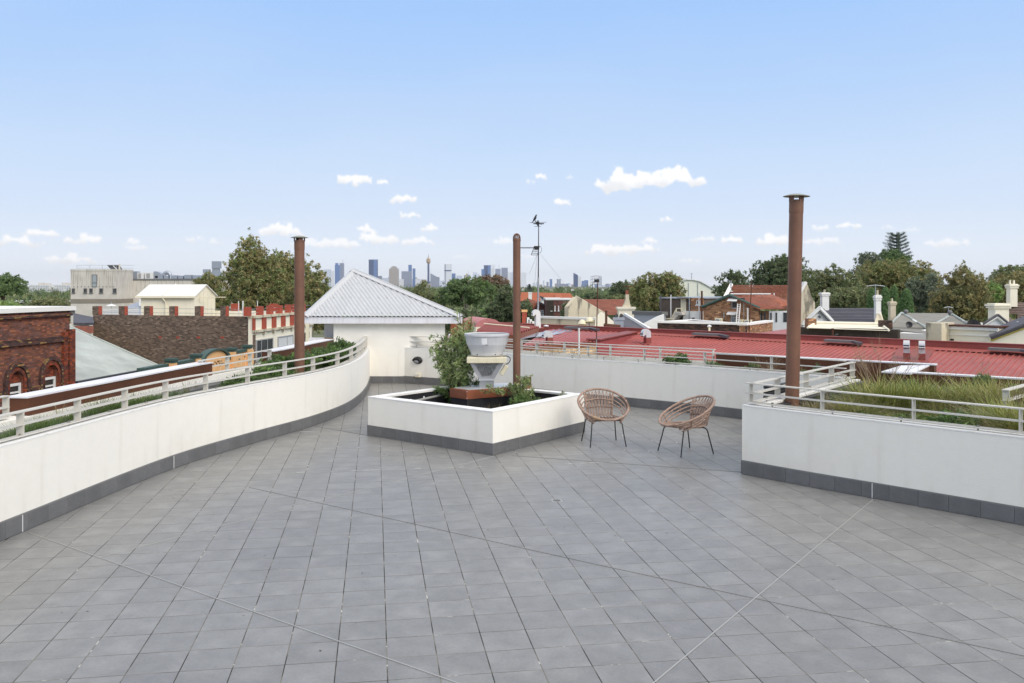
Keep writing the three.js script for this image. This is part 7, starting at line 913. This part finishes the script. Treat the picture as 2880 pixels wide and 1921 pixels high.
// white gable and brown tiled roofs, cream gable with yellow barge at the right edge
{
  const f = facade('grey_gable_house', 'pale grey gable house with brown tiled roof at right edge', 'house', [(2750 - CX) / F * 46, 46], [(2850 - CX) / F * 46, 46]), o = f.o, L = (a, b) => f.l(a, b); geo().plate([[L(2752, 920)[0], -10], [L(2846, 920)[0], -10], L(2846, 928), L(2802, 892), L(2756, 922)], 0, 0.3).mesh('gable_wall', mat([0.58, 0.6, 0.63], 0.8), o);
  const bar = (p, q, m, z, r, dy = 0) => geo().rod(q3(p[0], p[1] + dy, z), q3(q[0], q[1] + dy, z), r, r, 4).mesh('bargeboard', m, o); bar(L(2751, 923), L(2802, 891), M.frameWhite, 0.1, 0.08); bar(L(2802, 891), L(2850, 930), M.frameWhite, 0.1, 0.08); bar(L(2748, 922), L(2802, 888), P.slate, 0.15, 0.07, 0.06); bar(L(2802, 888), L(2854, 930), P.slate, 0.15, 0.07, 0.06);
  const inv = o.matrixWorld.clone().invert(), K = (x, y, z) => at(x, y, z).applyMatrix4(inv); tiledRoof(o, K(2856, 928, 46), K(2862, 912, 52), K(2818, 876, 54), K(2803, 888, 46.2), 7, P.brownTile); tiledRoof(o, K(2824, 884, 55), K(2905, 884, 53), K(2840, 850, 58), K(2838, 850, 58), 8, P.brownTile, 0.06, 'tower_roof'); tiledRoof(o, K(2862, 910, 56), K(2960, 930, 50), K(2950, 852, 64), K(2862, 851, 64), 11, P.brownTile, 0.06, 'rear_roof'); geo().prism([[25.5, 46.5], [30, 46.5], [33, 58], [29, 58]], -10, -1.6).mesh('rear_wall', P.creamLight, o).applyMatrix4(inv);
  const g = facade('cream_gable_wall', 'cream gable wall with yellow trim at the right edge', 'house', [(2788 - CX) / F * 38, 38], [(2960 - CX) / F * 37, 37]), G = (a, b) => g.l(a, b); geo().plate([[G(2788, 950)[0], -10], [G(2960, 950)[0], -10], G(2960, 893), G(2880, 924), G(2790, 957)], 0, 5).mesh('wall', P.creamLight, g.o); const br = (dy, m, z, r) => { const p = G(2786, 957), q = G(2960, 891); geo().rod(q3(p[0], p[1] + dy, z), q3(q[0], q[1] + dy, z), r, r, 4).mesh('bargeboard', m, g.o); }; br(0, mat([0.5, 0.42, 0.1], 0.7), 0.06, 0.06); br(0.1, P.slate, 0.12, 0.08);
  { const p = G(2786, 953), q = G(2960, 887); geo().slab([q3(p[0], p[1] + 0.1, 0.2), q3(q[0], q[1] + 0.1, 0.2), q3(q[0], q[1] + 0.1, -5), q3(p[0], p[1] + 0.1, -5)], 0.1).mesh('roof', P.slate, g.o); } const v = thing('roof_ventilator', 'white round ventilator on the dark roof at right edge', 'vent', 'round roof ventilators'), c = at(2867, 918, 40); geo().lathe([[0.12, -0.1], [0.12, 0.06], [0.14, 0.07], [0.14, 0.16], [0.1, 0.22], [0, 0.24]], c.x, c.y, c.z, 16).mesh('turbine', M.frameWhite, v);
}
// thin aerial arms seen over the trees at right
[[2437, 2488, 802, 70, 'white aerial above the slate roof, against trees'], [2655, 2680, 863, 66, 'thin aerial above the olive grey roofs'], [2705, 2732, 904, 50, 'thin aerial before the cream building']].slice(0, 2).forEach(([a, b, y, Z, la]) => { const t = thing('roof_aerial', la, 'antenna'); geo().rod(at(a, y + 3, Z), at((a + b) / 2, y, Z), 0.035).rod(at((a + b) / 2, y, Z), at(b, y + 3, Z), 0.035).rod(at((a + b) / 2, y, Z), at((a + b) / 2, y + 80, Z), 0.03).mesh('arms', M.galv, t); });
// ---------- trees ----------
const T = tree, TG = 'trees behind the rooftops';
T('broad olive plane tree behind the left flue', { l: 600, r: 806, top: 668, low: 930, Z: 84, pal: 'plane', seed: 11, leaf: 0.3, lobes: 30, ragged: 0.9, limbs: 6 });
T('plane tree crown just behind the left flue', { l: 716, r: 880, top: 706, low: 930, Z: 90, pal: 'plane', seed: 52, leaf: 0.3, lobes: 24, ragged: 0.9 });
T('smaller plane tree right of the left flue', { l: 800, r: 950, top: 732, low: 930, Z: 80, pal: 'plane', seed: 12, leaf: 0.3, ragged: 0.9 });
T('low plane tree left of the broad one, over the shed roof', { l: 536, r: 650, top: 772, low: 920, Z: 92, pal: 'plane', seed: 13, leaf: 0.3 });
T('dark round crowned tree at the left edge', { l: -60, r: 78, top: 770, low: 845, Z: 118, pal: 'green', seed: 14, leaf: 0.36, flat: 1, dense: 0.8 });
T('low bright bush below the dark round tree at left edge', { l: -40, r: 60, top: 845, low: 880, Z: 104, pal: 'bright', seed: 15, leaf: 0.3 });
T('olive bushes left of the concrete block', { l: 70, r: 206, top: 834, low: 880, Z: 190, pal: 'olive', seed: 16, leaf: 0.5 });
T('brown green tree behind the right slope of hip roof', { l: 1112, r: 1262, top: 792, low: 905, Z: 96, pal: 'olive', seed: 17, leaf: 0.32, dense: 1.1 });
T('spreading gum with pale branches behind the shrub', { l: 1222, r: 1400, top: 782, low: 880, Z: 84, pal: 'green', seed: 18, leaf: 0.3, flat: 1, bark: M.paleBark, limbs: 12, dense: 0.75 });
T('rust brown tree behind the gum', { l: 1328, r: 1432, top: 772, low: 830, Z: 130, pal: 'brown', seed: 19, leaf: 0.42 });
T('dark dense tree left of slim vent pipe', { l: 1368, r: 1478, top: 800, low: 935, Z: 74, pal: 'dark', seed: 20, leaf: 0.28 });
T('dark shrubby tree right of slim vent pipe', { l: 1440, r: 1505, top: 842, low: 925, Z: 66, pal: 'dark', seed: 21, leaf: 0.26 });
T('low dark tree line behind the red barrel roof', { l: 1220, r: 1400, top: 868, low: 960, Z: 70, pal: 'dark', seed: 22, leaf: 0.3, lobes: 16 });
T('small dark tree between plum brick flats and cream gable', { l: 1570, r: 1628, top: 852, low: 915, Z: 100, pal: 'dark', seed: 23, leaf: 0.3 });
T('broad olive plane tree behind the ornate chimney', { l: 1772, r: 1932, top: 764, low: 905, Z: 92, pal: 'plane', seed: 24, leaf: 0.3, lobes: 28, ragged: 0.8 });
T('low spreading dark tree left of the olive plane tree', { l: 1712, r: 1800, top: 788, low: 850, Z: 170, pal: 'dark', seed: 25, leaf: 0.45, dense: 0.7 });
T('dark crown peeping over the curved white hall', { l: 1870, r: 1935, top: 780, low: 820, Z: 150, pal: 'dark', seed: 26, leaf: 0.4 });
T('mid green trees behind grid antenna', { l: 1620, r: 1730, top: 822, low: 875, Z: 190, pal: 'dark', seed: 27, leaf: 0.5 });
T('olive tree mass above the terracotta middle roof', { l: 1690, r: 1790, top: 826, low: 880, Z: 120, pal: 'olive', seed: 28, leaf: 0.4 });
T('dark glossy tree left of the terracotta hall', { l: 2000, r: 2122, top: 762, low: 862, Z: 88, pal: 'dark', seed: 29, leaf: 0.3, dense: 1.0 });
T('big dark fig tree behind the terracotta hall', { l: 2102, r: 2300, top: 718, low: 850, Z: 108, pal: 'dark', seed: 30, leaf: 0.36, lobes: 32, flat: 1 });
T('olive tree right of the tall flue', { l: 2240, r: 2432, top: 748, low: 900, Z: 98, pal: 'olive', seed: 31, leaf: 0.34, lobes: 28 });
T('greener gum with tufted top left of norfolk pine', { l: 2388, r: 2500, top: 704, low: 830, Z: 132, pal: 'grey', seed: 32, leaf: 0.42, lobes: 16, dense: 0.8 });
T('leafy green tree in front of the norfolk pine', { l: 2460, r: 2560, top: 700, low: 800, Z: 140, pal: 'green', seed: 33, leaf: 0.42 });
T('large brown green tree in the right middle', { l: 2398, r: 2640, top: 726, low: 880, Z: 112, pal: 'plane', seed: 34, leaf: 0.36, lobes: 34 });
T('grey green tree behind the olive roofs', { l: 2548, r: 2672, top: 768, low: 895, Z: 96, pal: 'grey', seed: 35, leaf: 0.32 });
T('olive tree low behind the slate roof', { l: 2290, r: 2480, top: 808, low: 905, Z: 82, pal: 'olive', seed: 36, leaf: 0.3, lobes: 24 });
T('autumn brown plane tree at right', { l: 2618, r: 2790, top: 752, low: 940, Z: 82, pal: 'autumn', seed: 37, leaf: 0.3, lobes: 30, ragged: 1 });
T('olive brown tree behind the right edge chimneys', { l: 2760, r: 2960, top: 760, low: 900, Z: 100, pal: 'autumn', seed: 38, leaf: 0.36, lobes: 28 });
T('small bright green tree between the autumn trees', { l: 2762, r: 2822, top: 795, low: 860, Z: 90, pal: 'bright', seed: 39, leaf: 0.28 });
T('distant dark wooded rise at right edge', { l: 2770, r: 3040, top: 748, low: 830, Z: 190, pal: 'olive', seed: 40, leaf: 0.6 });
pine('tall norfolk pine rising above the right hand trees', { px: 2522, top: 656, low: 752, w: 100, Z: 165, seed: 41, flatTop: 1.25, tiers: 11 });
pine('small norfolk pine beside the tall aerial mast', { px: 1489, top: 800, low: 828, w: 38, Z: 420, seed: 42, tiers: 9 });
[[2490, 808, 896, 30, 76, 'slim bright conifer behind the white chimney'], [2515, 804, 885, 30, 80, 'second slim conifer behind the dark chimney'], [2549, 814, 880, 38, 78, 'rounded bright conifer right of the dark chimney'], [2452, 812, 880, 26, 78, 'slim conifer left of the white chimney']].forEach(([px, top, low, w, Z, la], k) => {
  const t = thing('conifer', la, 'tree', 'conifers behind the slate roof'), q = rng(90 + k), R = w / 2 / F * Z, yt = EYE + (HY - top) / F * Z + 10, yl = EYE + (HY - low) / F * Z + 10, it = []; t.position.set((px - CX) / F * Z, -10, -Z);
  for (let i = 0; i < 1500; i++) { const f = Math.pow(q(), 0.8), a = q() * 6.283, r = R * Math.sqrt(Math.max(0, 1 - Math.pow(f, 1.5))) * (0.65 + 0.4 * q()); it.push([new THREE.Vector3(Math.cos(a) * r, lerp(yl, yt, f), Math.sin(a) * r), 0.1 + 0.08 * q()]); } scatter('crown', crownLeaf, it, t, PAL.conifer, 95 + k); geo().rod(new THREE.Vector3(0, 0, 0), new THREE.Vector3(0, yt - 0.4, 0), 0.14, 0.03).mesh('trunk', M.bark, t);
});
// the wooded suburb that fills the distance, and pale houses in it
{
  const q = rng(123), it = []; const roundClump = clump(240, 0.085, 0.075, 1.15, 21);
  for (let i = 0; i < 5000; i++) { const z = 240 * Math.pow(6, q()), x = (q() * 2 - 1) * z * 0.72; const s = 2.6 + 2.4 * q(), g = z > 900 ? 2.2 : 1.5; it.push([new THREE.Vector3(x, -9 + 1.6 * q(), -z), [s * g, s, s * g]]); }
  tag(scatter('wooded_suburb', roundClump, it, null, [...PAL.olive, ...PAL.dark, ...PAL.green], 5), 'mass of distant tree tops filling the suburbs to horizon', null, null, 'stuff');
  const hm = [M.frameWhite, P.cream, P.creamLight, P.orangeRoof];
  for (let k = 0; k < 46; k++) { const px = 1470 + (k * 61.8) % 330 + (k % 3) * 2, Z = 1100 + 260 * (k % 9), w = (5 + 7 * q()), py = 812 + 9 * q(), h = thing('far_house', 'small pale block among the far suburb trees', 'house', 'pale blocks in the far suburbs'), c = at(px, py, Z), W = w / F * Z, H = c.y + 10; geo().box(c.x, -10 + H / 2, c.z, W, H, W * 0.8).mesh('wall', hm[k % 3], h); geo().box(c.x, c.y + 0.4, c.z, W * 1.04, 0.8, W * 0.84).mesh('roof', k % 4 === 3 ? P.orangeRoof : P.concrete, h); }
}

// ---------- the city on the horizon ----------
{
  const Z0 = 8200, band = (c, g, v, seed) => mat(0xffffff, 0.5, { map: tex(128, 40, (x, y) => { const h = Math.floor(y * 12) % 2, w = Math.floor(x * 10) % 2; return mix3(c, g, (h ? 0.75 : 0.15) * v + (w ? 0.12 : 0) + 0.1 * hash(Math.floor(x * 10), Math.floor(y * 12), seed)); }) });
  const K = { pale: band([222, 226, 234], [150, 164, 190], 0.55, 1), blue: band([120, 150, 196], [60, 88, 140], 0.8, 2), deep: band([74, 96, 138], [38, 54, 92], 0.8, 3), beige: band([196, 184, 168], [110, 108, 116], 0.7, 4), grey: band([166, 172, 186], [92, 102, 126], 0.7, 5), white: band([240, 240, 240], [170, 180, 196], 0.5, 6) };
  // [left px, right px, top py, material, label, extra]
  const city = [
    [912, 930, 758, 'pale', 'pale blue office block at left end of skyline'], [931, 939, 763, 'white', 'slim white block beside the leftmost skyline block'], [943, 956, 746, 'blue', 'blue glass tower with stepped top near the plane tree', 'step'], [956, 967, 740, 'grey', 'taller right half of the stepped glass tower', 'spike'], [1038, 1062, 730, 'deep', 'dark blue slab tower above the hip roof ridge', 'twin'],
    [1062, 1074, 776, 'grey', 'low grey block right of the dark blue slab'], [1073, 1107, 782, 'pale', 'wide pale low block behind the hip roof'], [1095, 1121, 756, 'beige', 'stepped beige tower with crowned top', 'crown'], [1110, 1135, 785, 'white', 'cluster of low white flats below beige tower'], [1130, 1158, 763, 'grey', 'broad grey tower left of the needle tower'], [1149, 1158, 745, 'blue', 'slim blue tower behind the broad grey tower'], [1161, 1168, 755, 'blue', 'thin pale blue tower right of the broad grey one'],
    [1168, 1192, 784, 'white', 'low white block left of the needle tower'], [1211, 1236, 780, 'grey', 'grey block with sloping roof right of needle tower', 'slope'], [1236, 1250, 790, 'pale', 'low pale block before the white slab tower'], [1250, 1270, 743, 'white', 'white slab tower with dark stripes', 'stripe'], [1270, 1281, 769, 'blue', 'blue block right of the white slab tower'], [1284, 1300, 775, 'pale', 'pale square block in the middle of skyline'], [1305, 1322, 774, 'grey', 'grey block with thin spire', 'spire'], [1330, 1349, 772, 'pale', 'pale block with domed top behind the gum', 'step'],
    [1354, 1362, 757, 'blue', 'blue left wing of the pointed glass tower'], [1361, 1380, 746, 'deep', 'dark blue glass tower behind the rust brown tree', 'twin'], [1381, 1391, 755, 'white', 'pale tower under construction', 'frame'], [1393, 1408, 756, 'grey', 'grey tower with mast behind brown tree', 'spire'], [1410, 1428, 753, 'grey', 'square topped grey tower left of slim vent pipe'], [1419, 1436, 768, 'white', 'pale tower in front of the square topped one', 'step'], [1433, 1446, 766, 'pale', 'pale tower partly behind the slim vent pipe'], [1465, 1480, 767, 'white', 'bright white tower right of slim vent pipe'],
    [1498, 1505, 795, 'pale', 'tiny pale tower left of the aerial mast'], [1507, 1511, 793, 'pale', 'thin tiny tower left of the aerial mast'], [1518, 1525, 800, 'beige', 'tiny beige tower right of aerial mast'], [1527, 1531, 789, 'pale', 'thin pale tower right of aerial mast'], [1537, 1543, 793, 'grey', 'small grey tower right of aerial mast'], [1546, 1553, 785, 'blue', 'slim blue tower left of the arch bridge'], [1566, 1571, 785, 'grey', 'left half of the twin slab behind the bridge'], [1572, 1577, 785, 'grey', 'right half of the twin slab behind bridge'], [1613, 1625, 774, 'deep', 'dark left half of the tower right of bridge', 'slant'], [1625, 1634, 777, 'white', 'white right half of the tower right of bridge'], [1636, 1642, 790, 'blue', 'small blue tower beside the two tone tower'], [1643, 1654, 788, 'blue', 'square blue tower right of the two tone one'], [1682, 1692, 778, 'pale', 'tall pale tower behind the grid antenna'], [1672, 1681, 799, 'blue', 'low blue tower behind the grid antenna'], [1703, 1714, 798, 'grey', 'small grey tower at right end of skyline'], [1694, 1701, 802, 'pale', 'tiny pale block at right end of skyline'],
    [1468, 1500, 803, 'white', 'low pale row of blocks under the white tower'], [1580, 1600, 805, 'beige', 'low beige blocks below the bridge'], [1655, 1672, 803, 'white', 'low white block left of the grid antenna'], [1200, 1212, 797, 'beige', 'low beige block at the foot of needle tower'], [1316, 1360, 790, 'pale', 'long low pale block behind the gum'], [1372, 1420, 780, 'pale', 'wide pale podium behind the rust brown tree'],
  ];
  city.forEach(([l, r, t, m, la, ex], i) => {
    const Z = Z0 + ((i * 137) % 900) - 300, S = Z / F, x = ((l + r) / 2 - CX) * S, w = (r - l) * S, top = EYE + (HY - t) * S, o = thing('city_tower', la, 'tower', 'towers of the city skyline'); o.position.set(x, -10, -Z); const h = top + 10, d = Math.min(w, 45);
    const g = geo(); g.box(0, h / 2, 0, w, h, d); if (ex === 'step') g.box(-w * 0.15, h + 10, 0, w * 0.6, 20, d * 0.6); if (ex === 'crown') g.box(0, h + 7, 0, w * 0.7, 14, d * 0.7).box(0, h + 18, 0, w * 0.4, 10, d * 0.4); g.mesh('shaft', K[m], o);
    if (ex === 'spike' || ex === 'spire' || ex === 'crown') geo().rod(q3(w * 0.2, h, 0), q3(w * 0.2, h + (ex === 'spire' ? 48 : 30), 0), 2.2, 1, 6).mesh('mast', K.grey, o);
    if (ex === 'twin') geo().box(w * 0.28, h / 2, d * 0.5 + 2, w * 0.4, h * 0.985, 4).mesh('bay', K.blue, o); if (ex === 'stripe') { geo().box(0, h * 0.72, d * 0.5 + 1, w * 1.01, 10, 3).mesh('dark_band', K.deep, o); geo().box(-w * 0.36, h / 2, d * 0.5 + 1, w * 0.12, h * 0.98, 2).mesh('stripe', K.grey, o); }
    if (ex === 'slope') geo().slab([q3(-w / 2, h + 40, d / 2), q3(w / 2, h - 10, d / 2), q3(w / 2, h - 10, -d / 2), q3(-w / 2, h + 40, -d / 2)], 4).plate([[-w / 2, h - 12], [w / 2, h - 12], [-w / 2, h + 38]], d / 2 - 1, d - 2).mesh('sloping_roof', K.grey, o); if (ex === 'slant') geo().plate([[-w / 2, h], [w / 2, h], [-w / 2, h + 22]], d / 2, d).mesh('slanted_top', K.deep, o); if (ex === 'frame') { const q = geo(); for (let k = 0; k < 4; k++) q.box(0, h + 6 + k * 9, 0, w, 1.5, d).box(-w / 2 + k * w / 3, h + 18, 0, 1.5, 36, 2); q.mesh('frame', K.white, o); }
  });
  { const q = rng(404); for (let k = 0; k < 64; k++) { const left = k < 34, px = left ? 1030 + q() * 440 : 1480 + q() * 250, t = left ? 778 + 18 * q() : 797 + 8 * q(), w = 4 + 9 * q(), Z = Z0 + 600 + 500 * q(), S = Z / F, h = EYE + (HY - t) * S + 10, o = thing('city_block', 'small pale building in the low mass of the city', 'building', 'low blocks of the city skyline'); o.position.set((px - CX) * S, -10, -Z); geo().box(0, h / 2, 0, w * S, h, 30).mesh('shaft', K[['pale', 'white', 'grey', 'pale', 'blue', 'beige'][k % 6]], o); } }
  const o = thing('needle_tower', 'slender observation tower with gold turret on the skyline', 'tower', 'towers of the city skyline'), S = Z0 / F; o.position.set((1205 - CX) * S, -10, -Z0); const h = (HY - 742) * S + 12;
  geo().lathe([[14, 0], [10, h * 0.3], [9, h], [0, h]], 0, 0, 0, 16).mesh('shaft', K.deep, o); geo().lathe([[9, h], [17, h + 10], [20, h + 18], [20, h + 30], [16, h + 38], [19, h + 40], [17, h + 48], [8, h + 54], [6, h + 62], [0, h + 62]], 0, 0, 0, 20).mesh('turret', mat([0.42, 0.3, 0.18], 0.5), o); geo().lathe([[4, h + 60], [2, h + 80], [0.8, h + 96]], 0, 0, 0, 8).mesh('mast', K.grey, o);
  const b = thing('arch_bridge', 'faint steel arch bridge on the horizon', 'bridge'), ZB = 8900, SB = ZB / F, g = geo(), p = (px, py, d = 0) => at(px, py, ZB + d); const up = (u) => 817 - 18.5 * (1 - (u * 2 - 1) ** 2), lo = (u) => 822 - 19 * (1 - (u * 2 - 1) ** 2); for (const d of [0, 30]) for (let k = 0; k < 22; k++) { const u = k / 22, v = (k + 1) / 22, X = (s) => lerp(1552, 1613, s); g.rod(p(X(u), up(u), d), p(X(v), up(v), d), 4, 4, 5).rod(p(X(u), lo(u), d), p(X(v), lo(v), d), 4, 4, 5).rod(p(X(u), up(u), d), p(X(v), lo(v), d), 2.5, 2.5, 4).rod(p(X(u), up(u), d), p(X(u), 818, d), 2, 2, 4); } g.mesh('arch', K.grey, b); geo().slab([p(1545, 816.5), p(1620, 816.5), p(1620, 816.5, 40), p(1545, 816.5, 40)], 10).mesh('deck', K.grey, b); for (const x of [1552, 1613]) geo().rod(p(x, 824), p(x, 806), 14, 12, 4).mesh('pylon', K.beige, b);
}
renderer.render(scene, camera);
